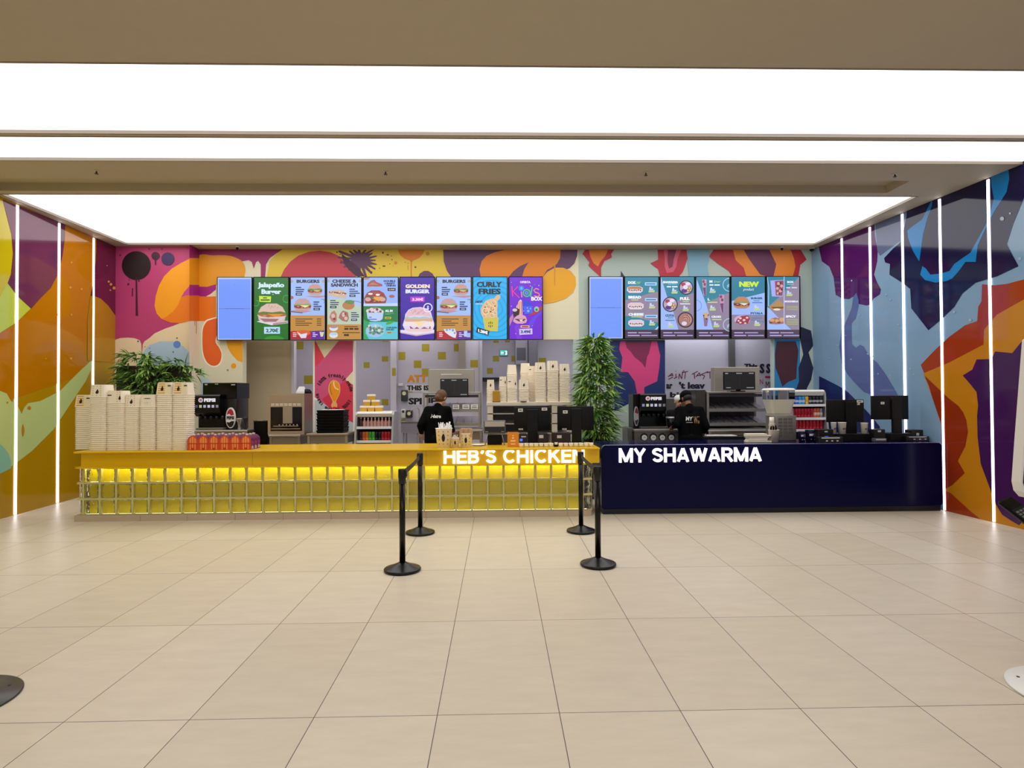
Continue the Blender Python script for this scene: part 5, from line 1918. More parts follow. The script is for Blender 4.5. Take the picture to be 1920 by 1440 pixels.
def can(x, y, z, h, col, label, group, r=.031, band='#e8e4e4'):
    q = MB()
    q.lathe(x, y, [(r * .8, z), (r, z + .01), (r, z + h * .3)], M(col, .25, .2), 14, cap=True)
    q.lathe(x, y, [(r, z + h * .3), (r, z + h * .55)], M(band, .25, .2), 14, cap=False)
    q.lathe(x, y, [(r, z + h * .55), (r, z + h - .012), (r * .82, z + h), (r * .7, z + h)], M(col, .25, .2), 14, cap=False)
    q.cyl(x, y, z + h - .004, z + h - .002, r * .8, STEEL, 14)
    return tag(q.build('drink_can', off=Vector((x, y, z))), label, 'can', group)


def cooler(c, y, dep, shelf_z, label, top_h, zbot=0):
    x0_, x1_, z0_, z1_ = c
    t = thing('drinks_cooler', label, 'cooler', ((x0_ + x1_) / 2, y, 0))
    wm = M('#c9c6c4', .4)
    q = MB()
    q.prism([(y + .14, z1_ - top_h), (y + .1, z1_ - .03), (y + .14, z1_), (y + dep, z1_), (y + dep, z1_ - top_h)], 'x', x0_ + .03, x1_ - .03, M('#dddad4', .35))
    q.build('canopy', t)
    for a_, b_ in ((x0_, x0_ + .03), (x1_ - .03, x1_)):
        q = MB()
        q.prism([(y, 0), (y, .7), (y + .12, z1_ - .05), (y + .16, z1_ - .005), (y + dep, z1_ - .005), (y + dep, 0)], 'x', a_, b_, M('#9c9a9c', .3, .4))
        q.build('side_panel', t)
    q = MB().box(x0_ + .03, x1_ - .03, y + dep - .03, y + dep, 0, z1_ - top_h, M('#3c3640', .5))
    q.box(x0_ + .03, x1_ - .03, y, y + dep - .03, 0, .35, DARKG)
    q.build('cabinet_back', t)
    for z in shelf_z:
        q = MB().box(x0_ + .03, x1_ - .03, y + .08, y + dep - .03, z - .02, z, M('#d6d4d8', .35), .003)
        q.box(x0_ + .03, x1_ - .03, y + .074, y + .08, z - .028, z + .012, M('#e4e2e6', .35))
        q.build('shelf', t)
    return t


y = 6.45
c = bx(663, 736, 772, 835, y)
z1s, z2s = aty(700, 801, y + .08).z, aty(700, 827, y + .08).z
cooler(c, y, .55, (z1s, z2s), 'open drinks cooler with yellow snack boxes piled on its top', aty(700, 772, y + .1).z - aty(700, 782, y + .1).z)
b0, b1 = c[0] + .08, c[1] - .08
for i in range(9):
    x = b0 + (b1 - b0) * i / 8
    bottle(x, y + .16, z1s + .004, aty(700, 784, y + .1).z - z1s, '#b98a84' if i else '#4c2430', '#e6dcd8', 'pink tinted bottle on the upper shelf of the snack box cooler', 'bottles in the snack box cooler')
cols = ('#4a1a26', '#c8622c', '#d07034', '#3f9a3a', '#4aa83e', '#16161c', '#1c1c26', '#a01c28', '#b02030', '#a81c2c')
nm = ('plum', 'orange', 'orange', 'green', 'green', 'black', 'black', 'red', 'red', 'red')
for i in range(10):
    x = b0 + (b1 - b0) * i / 9
    can(x, y + .15, z2s + .004, aty(700, 810, y + .1).z - z2s, cols[i], '%s can on the lower shelf of the snack box cooler' % nm[i], '%s cans in the snack box cooler' % nm[i], .029, cols[i])
# pile of yellow snack boxes
zt3 = c[3]
sb = None
for i, (p0, p1, lv) in enumerate(((676, 689, 0), (690, 702.5, 0), (703.5, 717, 0), (682, 695.5, 1), (697, 711, 1), (688, 704, 2))):
    p = aty((p0 + p1) / 2, 770, y + .28)
    h = .092
    lab = ('snack box in the bottom row, nearest the pink pier', 'snack box in the middle of the bottom row', 'snack box in the bottom row, farthest from the pink pier', 'snack box in the second row, nearer the pink pier', 'snack box in the second row, farther from the pink pier', 'single snack box on top of the pile')[i]
    lab = 'yellow ' + lab
    if sb is None:
        sb = thing('snack_box', lab, 'box', (0, 0, 0), 'yellow snack boxes on the cooler')
        q = MB()
        q.rings([[Vector((sx * .05 * s, sy * .05 * s, z)) for sx, sy in ((-1, -1), (1, -1), (1, 1), (-1, 1))] for s, z in ((1.0, 0), (1.12, .062))], M('#dba838', .5), smooth=False)
        q.build('carton', sb)
        q = MB()
        q.rings([[Vector((sx * .058 * s, sy * .058 * s, z)) for sx, sy in ((-1, -1), (1, -1), (1, 1), (-1, 1))] for s, z in ((1, .06), (1.03, .064), (1.0, .086), (.9, h - .002))], M('#f3ead6', .5), smooth=False)
        q.build('lid', sb)
        o = sb
    else:
        o = dup(sb, (0, 0, 0), lab)
    o.location = (p.x, y + .3, zt3 + lv * h)


# ---- wash corner on the kitchen wall
def wallbox(px0, px1, py0, py1, label, name, body, disc, y=YM):
    c = bx(px0, px1, py0, py1, y - .1)
    t = thing(name, label, 'dispenser', ((c[0] + c[1]) / 2, y, c[2]))
    MB().box(c[0], c[1], y - .12, y - .012, c[2], c[3], M(body, .4), .02, 2).build('body', t)
    w_ = (c[1] - c[0])
    MB().disc_y((c[0] + c[1]) / 2, y - .126, y - .11, c[3] - w_ * .55, w_ * .3, M(disc, .4), 18).build('badge', t)


wallbox(752, 764, 731, 752.5, 'dark grey towel dispenser with a cream disc on the kitchen wall', 'towel_dispenser', '#3c3b40', '#e4dcae')
wallbox(752, 760.5, 767, 784, 'white oval soap dispenser beside the small dark dispenser', 'soap_dispenser', '#d8d6d0', '#3a3a3c')
wallbox(761.5, 773, 769, 783.5, 'small dark dispenser with a cream disc above the sink', 'soap_dispenser', '#28262c', '#e4dcae')
c = bx(747, 755, 719, 724, YM - .1)
t = tag(MB().box(c[0], c[1], YM - .1, YM - .01, c[2], c[3], WHITE, .01, 2).build('wall_sensor', off=Vector((c[0], YM, c[2]))), 'little white box on the kitchen wall above the dark towel dispenser', 'sensor')
c = bx(752, 786, 792, 812, 8.3)
t = thing('hand_sink', 'steel hand sink below the wall dispensers in the kitchen', 'sink', ((c[0] + c[1]) / 2, 8.4, 0))
q = MB().box(c[0], c[1], 8.3, 8.75, c[2], c[3], LAV, .01)
q.build('basin', t)
q = MB().tube([(c[1] - .05, 8.7, c[3]), (c[1] - .05, 8.7, c[3] + .22), (c[1] - .08, 8.66, c[3] + .27), (c[1] - .16, 8.6, c[3] + .26), (c[1] - .2, 8.56, c[3] + .2)], .012, STEEL, 8)
q.build('tap', t)
q = MB()
for x in (c[0] + .04, c[1] - .04):
    for yy in (8.36, 8.7):
        q.box(x - .015, x + .015, yy - .015, yy + .015, 0, c[2], LAV)
q.build('leg_frame', t)
MB().box(c[0] - .02, c[1] + .02, 8.28, 8.77, c[3], c[3] + .012, STEEL).build('rim', t)


# ---- heated display cabinets with a hood and a screen on top
def display_cabinet(px0, px1, pyt, pyb, y, dep, label, hood, mon, side_solid, cards, tilt=0):
    c = bx(px0, px1, pyt, pyb, y)
    _, ztab = steel_table(px0 + (2 if side_solid else -6), px1 + 4, pyb, y - .04, dep + .1, 'steel table under ' + label[1])
    t = thing('display_cabinet', label[0], 'cabinet', ((c[0] + c[1]) / 2, y, ztab))
    st = M('#a5a09a', .32, .7)
    h = c[3] - ztab
    w_ = .035
    q = MB()
    q.box(c[0], c[1], y, y + dep, c[3] - .03, c[3], st, .004)
    q.build('top_panel', t)
    q = MB().box(c[0], c[1], y, y + dep, ztab, ztab + .025, st)
    q.build('base', t)
    for i, (a_, b_) in enumerate(((c[0], c[0] + w_), (c[1] - w_, c[1]))):
        q = MB().box(a_, b_, y, y + .03, ztab + .025, c[3] - .03, st)
        if i == 0 and side_solid:
            q.box(a_, a_ + .006, y + .03, y + dep, ztab + .025, c[3] - .03, M('#4a4644', .35, .5))
        q.box(a_, b_, y + .03, y + dep - .03, ztab + .025, ztab + .06, st)
        q.box(a_, b_, y + dep - .03, y + dep, ztab + .025, c[3] - .03, st)
        q.build('side_frame', t)
    if side_solid:
        MB().box(c[0] + w_, c[1] - w_, y + dep - .02, y + dep - .01, ztab + .025, c[3] - .03, M('#3a383c', .4)).build('back_panel', t)
    for k, f in enumerate((.15, .52)):
        z = ztab + h * f
        q = MB()
        q.prism([(y + .02, z), (y + dep - .05, z + .1), (y + dep - .05, z + .112), (y + .02, z + .012)], 'x', c[0] + w_, c[1] - w_, M('#b4b0bc', .25, .6))
        q.box(c[0] + w_, c[1] - w_, y, y + .02, z - .028, z + .02, st)
        for i in range(1, 7):
            x = c[0] + w_ + (c[1] - c[0] - 2 * w_) * i / 7
            q.prism([(y + .02, z + .012), (y + dep - .06, z + .11), (y + dep - .06, z + .125), (y + .02, z + .027)], 'x', x - .004, x + .004, STEEL)
        q.build('sloped_shelf', t)
    q = MB().box(c[0] + w_, c[1] - w_, y + .01, y + .05, ztab + h * .86, ztab + h * .93, M('#2c2a2c', .4))
    q.build('heat_lamp_bar', t)
    for i, (p0, p1, q0, q1) in enumerate(cards):
        e = bx(p0, p1, q0, q1, y - .01)
        q = MB().box(e[0], e[1], y - .012, y - .004, ztab + h * .52 + .02, ztab + h * .52 + .02 + (e[3] - e[2]), WHITE)
        a = ycard(e[0], e[1], ztab + h * .52 + .02, ztab + h * .52 + .02 + (e[3] - e[2]), y - .012, q, paint=lambda h_: M(h_, .5))
        a.rects([(20, 25, 80, 38), (14, 58, 86, 74)], '#4a4850')
        q.build('price_card', t)
    # hood
    d = bx(*hood, y + dep - .1)
    t2 = thing('steel_hood', 'steel hood panel standing on ' + label[1], 'hood', ((d[0] + d[1]) / 2, y + dep - .1, c[3]))
    MB().box(d[0], d[1], y + dep - .1, y + dep + .08, c[3], d[3], M('#aaa39a', .35, .55), .006).build('panel', t2)
    q = MB()
    q.box(d[0] + (d[1] - d[0]) * .28, d[1] - (d[1] - d[0]) * .28, y + dep - .106, y + dep - .1, d[3] - .1, d[3] - .08, M('#d9d4cc', .3, .4))
    q.build('handle', t2)
    # order screen
    m = bx(*mon, y - .06)
    t3 = thing('order_screen', 'black order screen before ' + label[2], 'screen', ((m[0] + m[1]) / 2, y - .04, c[3]))
    tl = tilt
    q = MB().box(m[0], m[1], y - .06, y - .03, m[2], m[3], BLACK, .004)
    q.build('panel', t3)
    a = ycard(m[0], m[1], m[2], m[3], y - .06, paint=lambda h_: E(h_, .5))
    a.rect(2, 3, 98, 97, '#0b0b0d')
    a.rects([(5, 6, 14, 12), (40, 6, 58, 11), (80, 6, 95, 11), (8, 86, 22, 90), (72, 86, 95, 90)], '#c8c8d0')
    a.rect(48, 20, 53, 92, '#1c1c20')
    a.mb.build('display', t3)
    q = MB().box((m[0] + m[1]) / 2 - .03, (m[0] + m[1]) / 2 + .03, y - .03, y + .02, c[3] + .001, m[3] - .05, BLACK)
    q.box((m[0] + m[1]) / 2 - .12, (m[0] + m[1]) / 2 + .12, y, y + .17, c[3] + .001, c[3] + .012, BLACK)
    q.build('stand', t3)
    return c, ztab


display_cabinet(793, 901, 735, 806, 6.75, .5, ('steel heated display cabinet behind the woman in black', 'the cabinet behind the woman', 'the hood behind the woman'), (803, 889, 692, 735), (825.5, 878, 710, 744), False, ((849, 861, 768, 776.5), (867, 880, 768, 776.5), (883, 896, 768, 776.5)))
display_cabinet(1326, 1441, 733.5, 806, 6.6, .5, ('wide steel heated display cabinet beside the worker in the black cap', 'the cabinet beside the capped worker', 'the hood beside the capped worker'), (1340, 1424, 688, 733), (1357, 1416, 697, 731), True, ())
# dark steel cheek of the right cabinet
c = bx(1305, 1323, 731, 806, 6.62)
t = tag(MB().box(c[0], c[1], 6.62, 7.1, 0, c[3], M('#4c4846', .38, .6), .004).build('steel_locker', off=Vector((c[0], 6.8, 0))), 'tall dark steel locker between the capped worker and the display cabinet', 'locker')

# ---- shelf of buckets behind the tills
YSH = 6.7
c = bx(912, 1074, 753.5, 760.5, YSH)
t = thing('bucket_shelf', 'pale steel shelving unit carrying the paper buckets behind the tills', 'shelf', ((c[0] + c[1]) / 2, YSH + .25, 0))
zsh = c[3]
CR = M('#d6ccbc', .4)
MB().box(c[0], c[1], YSH, YSH + .55, c[2], zsh, CR, .004).build('top_shelf', t)
for x in (c[0] + .06, aty(1040, 770, YSH).x, c[1] - .06):
    for yy in (YSH + .03, YSH + .5):
        MB().box(x - .045, x + .045, yy - .02, yy + .02, 0, c[2], CR).build('post', t)
for py, th in ((775, .015), (794, .015), (812, .02)):
    z = aty(950, py, YSH).z
    MB().box(c[0] + .02, c[1] - .02, YSH + .01, YSH + .52, z - th, z, M('#b9b2ac', .4, .3)).build('shelf', t)
MB().box(c[0] + .05, c[1] - .05, YSH + .5, YSH + .52, .2, c[2] - .02, M('#7d7882', .5)).build('back_panel', t)


def stack2(pc, prim, y, a, kind, where, toplabel):
    p = aty(pc, 750, y)
    zr = aty(pc, prim, y).z
    n = max(1, round((zr - zsh) / PITCH_B))
    for i in range(n):
        bucket('nest', a, 'white bucket nested in ' + where, 'buckets nested in ' + where, (p.x + rb.uniform(-.002, .002), y, zsh + i * PITCH_B), rb.uniform(-.03, .03))
    bucket(kind, a, toplabel, 'printed buckets topping the shelf stacks', (p.x, y, zsh + n * PITCH_B), 0)


stack2(920, 731, YSH + .12, .066, 'drop', 'the slim shelf stack by the brown cup', 'small printed bucket topping the slim shelf stack nearest the cabinet')
stack2(943, 724, YSH + .14, .066, 'side', 'the slim shelf stack behind the brown cup', 'small printed bucket topping the slim stack behind the brown cup')
stack2(960, 703.5, YSH + .38, .085, 'plain', 'the back shelf stack by the exit sign', 'plain white bucket topping the back shelf stack below the exit sign')
stack2(960.5, 727, YSH + .12, .085, 'side', 'the low front shelf stack', 'printed bucket with small lettering topping a low front shelf stack')
stack2(982, 731, YSH + .13, .088, 'drop', 'the lowest wide front shelf stack', 'printed bucket with drop topping the lowest wide front shelf stack')
stack2(985, 700, YSH + .38, .085, 'plain', 'the second back shelf stack', 'plain white bucket topping the second back shelf stack')
stack2(998, 705.5, YSH + .3, .072, 'side', 'the shelf stack between the low and tall ones', 'printed bucket with edge drop topping the middle shelf stack')
stack2(1013, 699, YSH + .16, .095, 'drop', 'the first tall front shelf stack', 'printed bucket with drop topping the first tall front shelf stack')
stack2(1036, 696, YSH + .16, .098, 'drop', 'the tallest front shelf stack', 'printed bucket with drop topping the tallest front shelf stack')
stack2(1058, 702, YSH + .16, .092, 'drop', 'the shelf stack beside the bamboo', 'printed bucket with drop topping the shelf stack beside the bamboo')
p = aty(930.5, 752, YSH + .04)
q = MB()
c2 = bx(924, 937, 731, 753, YSH + .03)
q.box(c2[0], c2[1], YSH + .02, YSH + .06, zsh, zsh + (c2[3] - c2[2]), M('#b8861c', .4), .008)
q.box(c2[0] - .008, c2[1] + .008, YSH + .016, YSH + .064, zsh, zsh + .012, M('#4a2c10', .5))
tag(q.build('mustard_box', off=Vector((p.x, YSH + .04, zsh))), 'mustard brown box standing before the slim bucket stacks on the shelf', 'box')
p = aty(981.5, 752, YSH + .01)
tag(MB().lathe(p.x, YSH + .03, [(.03, zsh), (.055, zsh + .012), (.058, zsh + .016), (.04, zsh + .006)], M('#2a2420', .4), 20).build('small_dish', off=Vector((p.x, YSH + .03, zsh))), 'small dark dish at the front edge of the bucket shelf', 'dish')


# ---- tills seen from behind
def till(px0, px1, py0, py1, y, stand, zb, label, stickers, bh=.02, base=.13, bf=.06):
    c = bx(px0, px1, py0, py1, y)
    t = thing('till_screen', label, 'till', ((c[0] + c[1]) / 2, y + .06, zb))
    bk = M('#050506', .5, spec=.3)
    q = MB().box(c[0], c[1], y + .01, y + .045, c[2], c[3], bk, .01, 2)
    q.build('panel', t)
    s = bx(stand[0], stand[1], py0, py1, y)
    q = MB().box(s[0], s[1], y - .015, y + .012, c[2] + .01, c[3] - .03, M('#09090b', .45, spec=.3), .006)
    q.box(s[0] + .01, s[1] - .01, y - .02, y + .03, zb, c[2] + .02, bk, .004)
    q.build('stand', t)
    cx = (s[0] + s[1]) / 2
    q = MB().box(cx - base, cx + base, y - bf, y + .16, zb, zb + bh, bk, .006)
    q.build('base', t)
    a = ycard(c[0], c[1], c[2], c[3], y + .01, paint=lambda h_: M(h_, .5))
    a.rects(stickers, '#d4d0cc')
    a.rects([(u0 + (u1 - u0) * .25, v0 + (v1 - v0) * .35, u1 - (u1 - u0) * .25, v0 + (v1 - v0) * .65) for u0, v0, u1, v1 in stickers], '#55514e')
    a.mb.build('stickers', t)
    return t


till(964, 1033, 763, 808, 5.08, (988, 1009), ZT, 'black till screen seen from behind, beside the orange sign', [(11, 6, 24, 20), (75, 3, 90, 15), (12, 90, 24, 96)])
till(1045.5, 1113.5, 761.5, 807, 5.08, (1071, 1091), ZT, 'black till screen seen from behind, beside the tall bamboo', [(15, 17, 28, 30), (13, 92, 25, 98)])


def lowbox(name, label, cat, px0, px1, py0, py1, y, dep, zb, col, marks, light=None):
    c = bx(px0, px1, py0, py1, y)
    t = thing(name, label, cat, ((c[0] + c[1]) / 2, y, zb))
    MB().box(c[0], c[1], y, y + dep, zb, max(c[3], zb + .03), M(col, .4), .006).build('body', t)
    a = ycard(c[0], c[1], zb, max(c[3], zb + .03), y, paint=lambda h_: M(h_, .4))
    if marks:
        a.rects(marks, '#c4c0c0')
    if light:
        a.rects([light], E('#3a5cff', 2.0))
    a.mb.build('markings', t)
    return t


lowbox('receipt_printer', 'small black receipt printer with a blue light beside the orange sign', 'printer', 974.5, 987.5, 813, 826, 4.86, .1, ZT, '#121214', [(20, 20, 90, 30)], (2, 42, 40, 62))
lowbox('receipt_printer', 'black box printer between the two till stands', 'printer', 1009, 1027, 812, 827, 4.86, .12, ZT, '#141315', [(10, 15, 55, 40)])
lowbox('receipt_printer', 'dark maroon printer in front of the bamboo side till', 'printer', 1036, 1070, 811, 826, 4.84, .14, ZT, '#1c1012', [(25, 20, 50, 42)])

# payment tablet on angled legs
c = bx(907, 948, 788, 814, 5.0)
t = thing('card_tablet', 'grey framed payment tablet on splayed legs on the yellow counter', 'tablet', ((c[0] + c[1]) / 2, 5.0, ZT))
q = MB().box(c[0], c[1], 5.0, 5.03, c[2], c[3], M('#6a6a6e', .35, .4), .012, 2)
q.build('frame', t)
a = ycard(c[0], c[1], c[2], c[3], 4.999, paint=lambda h_: M(h_, .2))
a.rect(5, 8, 95, 90, '#b2aca8')
a.rect(5, 46, 95, 90, '#26242a')
a.rects([(8, 80, 20, 84), (80, 80, 92, 84)], '#a8a8b0')
a.mb.build('display', t)
for sx in (-1, 1):
    cx = (c[0] + c[1]) / 2
    MB().tube([(cx + sx * .09, 5.01, c[2] + .02), (cx + sx * .13, 4.98, ZT + .006), (cx + sx * .13, 5.1, ZT + .006)], .007, STEEL, 8).build('leg', t)
d = bx(914, 941, 815, 830, 5.02)
MB().box(d[0], d[1], 5.03, 5.12, ZT, d[3], BLACK, .006).build('reader', t)

# ================================================================ behind the navy counter
def soda_right():
    y = 6.3
    c = bx(1189, 1273, 804.5, 830, y)
    t = thing('cup_stand', 'steel stand with four round cup holders under the soda dispenser', 'stand', ((c[0] + c[1]) / 2, y + .3, 0))
    zt_ = c[3]
    q = MB().box(c[0], c[1], y, y + .62, zt_ - .035, zt_, M('#a49c94', .35, .7), .004)
    q.build('tabletop', t)
    q = MB().box(c[0] + .01, c[1] - .01, y + .012, y + .6, 0, zt_ - .035, M('#7e7872', .35, .7))
    q.build('body', t)
    for i in range(4):
        p = aty(1208 + i * 16.9, 819, y)
        MB().disc_y(p.x, y - .002, y + .012, p.z, .058, M('#141416', .4), 22).build('holder_ring', t)
        q = MB().disc_y(p.x, y - .012, y + .004, p.z - .012, .042, M('#e2dfdc', .5), 22)
        a = ycard(p.x - .04, p.x + .04, p.z - .05, p.z + .03, y - .012, q, paint=lambda h_: M(h_, .5))
        a.rects([(26, 46, 74, 60), (40, 30, 60, 40)], '#9a948e')
        q.build('cup', t)
    g2 = bx(1177, 1186, 802, 825, y + .1)
    tag(MB().box(g2[0], g2[1], y + .1, y + .5, 0, g2[3], M('#6f6d6a', .4, .5), .004).build('side_cabinet', off=Vector((g2[0], y + .3, 0))), 'low grey cabinet beside the soda stand, next to the bamboo', 'cabinet')
    t = thing('soda_dispenser', 'black PEPSI soda dispenser on the stand with round cup holders', 'soda dispenser', (aty(1220, 804, y).x, y + .05, zt_))
    d = bx(1201, 1249, 738, 770, y + .05)
    q = MB()
    y2 = y + .05
    q.prism([(y2, d[2]), (y2, d[3] - .02), (y2 + .02, d[3]), (y2 + .5, d[3]), (y2 + .5, d[2] - .06), (y2 + .08, d[2] - .06)], 'x', d[0], d[1], M('#050507', .2, spec=.35))
    q.build('head', t)
    a = ycard(d[0], d[1], d[2], d[3], y2, paint=lambda h_: E(h_, .8))
    a.ring(29, 28, 5, 9, '#e8c8cc', seg=20, sy=1.45)
    a.ring(29, 28, 0, 5, '#c06a78', 180, 360, 12, 1.4)
    a.ring(29, 28, 0, 5, '#6a78b0', 0, 180, 12, 1.4)
    a.text('PEPSI', 40, 19, 82, 38, '#f4eef8', .05)
    for i, h_ in enumerate(('#8a88b8', '#c8cca0', '#c8c0e0', '#d4ccec', '#a09ca8', '#6a6870')):
        a.rect(6 + i * 16, 60, 16 + i * 16, 76, h_)
    a.mb.build('display', t)
    e = bx(1198, 1249, 768, 801, y2 + .1)
    MB().box(e[0], e[1], y2 + .12, y2 + .5, zt_ + .03, e[3] + .04, M('#050507', .2, spec=.3)).build('splash_back', t)
    MB().box(e[0], e[1], y2, y2 + .5, zt_, zt_ + .035, M('#5c564f', .4, .5), .004).build('drip_tray', t)
    for i in range(5):
        x = d[0] + .06 + i * .08
        MB().cyl(x, y2 + .07, d[2] - .1, d[2] - .05, .016, M('#1a1a1d', .4), 10, .022).build('nozzle', t)
    s = bx(1189, 1202, 738, 803, y2 + .1)
    MB().box(s[0], s[1] - .002, y2 + .14, y2 + .5, zt_, s[3], M('#050507', .3, spec=.3), .01).build('side_panel', t)
    o = bx(1189.5, 1197.5, 762, 799, y2 + .1)
    cx, cz, rx__, rz_ = (o[0] + o[1]) / 2, (o[2] + o[3]) / 2, (o[1] - o[0]) / 2, (o[3] - o[2]) / 2
    q = MB().disc_y(cx, y2 + .1, y2 + .14, cz, rx__, M('#b9b4bc', .4), 24, rz_)
    a = ycard(cx - rx__, cx + rx__, cz - rz_, cz + rz_, y2 + .1, q, paint=lambda h_: M(h_, .4))
    a.poly([(12, 34), (24, 16), (50, 6), (76, 16), (88, 34), (60, 38), (40, 32)], '#8a2434')
    a.poly([(12, 70), (40, 72), (60, 66), (88, 68), (70, 90), (50, 95), (30, 90)], '#26242c')
    q.build('emblem', t)
    # chrome ice bucket
    k = bx(1250, 1271, 782, 805, y + .1)
    cx, r = (k[0] + k[1]) / 2, (k[1] - k[0]) / 2
    tb = thing('ice_bucket', 'dark round ice bucket with pale rim beside the right soda dispenser', 'bucket', (cx, y + .14, zt_))
    MB().lathe(cx, y + .14, [(r * .7, zt_), (r * .92, k[3] - .02), (r * .9, k[3] - .02), (r * .6, zt_ + .03)], M('#1c1c20', .18, .4), 22).build('body', tb)
    MB().lathe(cx, y + .14, [(r * .92, k[3] - .025), (r, k[3] - .018), (r, k[3]), (r * .9, k[3]), (r * .88, k[3] - .018)], M('#c9c6c4', .3, .5), 22).build('rim', tb)


soda_right()

# grey electric box on the kitchen wall behind the workers
c = bx(1249, 1302, 747, 790, 8.1)
t = thing('steel_cabinet', 'grey steel cabinet behind the two workers', 'cabinet', ((c[0] + c[1]) / 2, 8.2, 0))
MB().box(c[0], c[1] - .04, 8.1, 8.4, 0, c[3], M('#6c6a6c', .4, .4), .006).build('body', t)
MB().box(c[1] - .13, c[1] - .05, 8.092, 8.1, c[3] - .11, c[3] - .02, M('#cfcbd8', .5)).build('notice', t)

# juice dispenser
YJ = 5.15
ZJ = ZN
c = bx(1454, 1493, 779, 828, YJ)
t = thing('juice_dispenser', 'clear juice dispenser half full of pale juice on the navy counter', 'juice dispenser', ((c[0] + c[1]) / 2, YJ + .12, ZJ))
q = MB().box(c[0], c[1], YJ, YJ + .3, ZJ, c[3], M('#85807c', .4, .4), .008, 2)
q.build('base', t)
a = ycard(c[0], c[1], ZJ, c[3], YJ, paint=lambda h_: M(h_, .5))
a.rects([(14 + i * 24, 10 + k * 13, 34 + i * 24, 20 + k * 13) for i in range(3) for k in range(6)], '#5c5856')
a.mb.build('vent_grille', t)
d = bx(1439, 1489, 728, 783, YJ + .08)
cx = (d[0] + d[1]) / 2
hw = (d[1] - d[0]) / 2
zt_ = d[3] - .03
zm = aty(1465, 748.5, YJ + .08).z
zl_ = aty(1465, 776, YJ + .08).z


def rrect(hx, hy, z, c0, n=4):
    o = []
    for sx, sy, a0 in ((1, 1, 0), (-1, 1, 90), (-1, -1, 180), (1, -1, 270)):
        for i in range(n + 1):
            an = math.radians(a0 + 90 * i / n)
            o.append(Vector((cx + sx * (hx - c0) + c0 * math.cos(an), YJ + .15 + sy * (hy - c0) + c0 * math.sin(an), z)))
    return o


q = MB().rings([rrect(hw * .72, .1, zl_, .03), rrect(hw * .95, .14, zm, .04), rrect(hw * .95, .14, zt_, .04)], M('#dcdde6', .05, trans=1.0, ior=1.1), smooth=False)
q.build('tank', t)
q = MB().rings([rrect(hw * .7, .095, zl_ + .004, .03), rrect(hw * .925, .133, zm - .004, .04)], M('#f2ecd2', .35), smooth=False)
q.build('juice', t)
q = MB().rings([rrect(hw * .98, .146, zt_, .05), rrect(hw * 1.0, .15, zt_ + .012, .05), rrect(hw * .9, .13, zt_ + .03, .05), rrect(hw * .5, .07, zt_ + .036, .03)], M('#ece7e2', .4), smooth=False)
q.build('lid', t)
q = MB().rings([rrect(hw * .72, .1, zl_ - .03, .03), rrect(hw * .78, .11, zl_, .03)], M('#c8c0b0', .4), smooth=False)
q.cyl(cx, YJ + .15, c[3], zl_ - .03, .07, M('#b0a89c', .4), 16)
q.build('collar', t)
MB().cyl(cx, YJ + .15, zm, zt_ - .002, .007, M('#e4dcb8', .4), 8).build('stirrer', t)

# stack of white cups, straws, napkins
p = aty(1446, 806, YJ)
nc = None
zc = ZJ
cm = None
for i in range(14):
    lab = 'white paper cup in the tall nested column beside the juice dispenser'
    if cm is None:
        q = MB().lathe(0, 0, [(.034, 0), (.041, .012), (.043, .014), (.043, .017), (.036, .017)], M('#ece4d2', .5), 18)
        cm = q.build('paper_cup')
        o = cm
    else:
        o = cm.copy()
        C.objects.link(o)
    o.location = (p.x + (.003 if i % 3 else -.002), YJ - .02, ZJ + i * .0172)
    tag(o, lab, 'paper cup', 'paper cups nested beside the juice dispenser')
zc = ZJ + 14 * .0172
q = MB().lathe(p.x, YJ - .02, [(.036, zc), (.03, zc + .09), (.026, zc + .09)], M('#f2ede0', .5), 18)
tag(q.build('paper_cup', off=Vector((p.x, YJ - .02, zc))), 'topmost white paper cup, upside down on the column by the juice dispenser', 'paper cup')
t, p, r, zt = paper_cup('spoon_cup', 'white paper cup of black spoons before the juice dispenser', 'cup', 1441.5, 1461, 806, 828, 4.98, ZJ, '#d8cec2', False)
for i in range(9):
    x = p.x - .045 + i * .011
    MB().box(x - .007, x + .007, 4.975 + .01 * (i % 3), 4.983 + .01 * (i % 3), ZJ + .05, zt + .04 + .02 * ((i * 5) % 4) / 3, BLACK, .003).build('spoon', t)
rn = random.Random(8)
q0 = None
e = bx(1400, 1446, 813, 828, 4.95)
for i in range(6):
    z = ZJ + i * (e[3] - ZJ) / 6
    q = MB().box(e[0] + rn.uniform(0, .03), e[1] - .03 + rn.uniform(-.03, .03), 4.93 + rn.uniform(0, .02), 5.06, z, z + (e[3] - ZJ) / 6 - .001, M('#e9e0cf', .7), .003)
    tag(q.build('napkin_bundle', off=Vector(((e[0] + e[1]) / 2, 5, z))), 'white folded napkin bundle in the low pile on the navy counter', 'napkins', 'napkin bundles in the pile')
# papers lying by the cabinet
for p0, p1, lb in ((1325, 1357, 'white paper sheet on the dark ledge nearer the capped worker'), (1357, 1382, 'white paper sheet on the dark ledge farther from the capped worker')):
    e = bx(p0, p1, 814, 818, 6.3)
    o = tag(MB().box(e[0], e[1], 6.3, 6.5, e[2], e[2] + .012, WHITE, .002).build('paper_sheet', off=Vector((e[0], 6.4, e[2]))), lb, 'paper')
    zled = e[2]
e = bx(1318, 1440, 812, 830, 6.25)
tag(MB().box(e[0], e[1], 6.25, 6.54, 0, zled, M('#141418', .35), .004).build('dark_ledge', off=Vector((e[0], 6.4, 0))), 'black service ledge below the wide display cabinet', 'ledge')

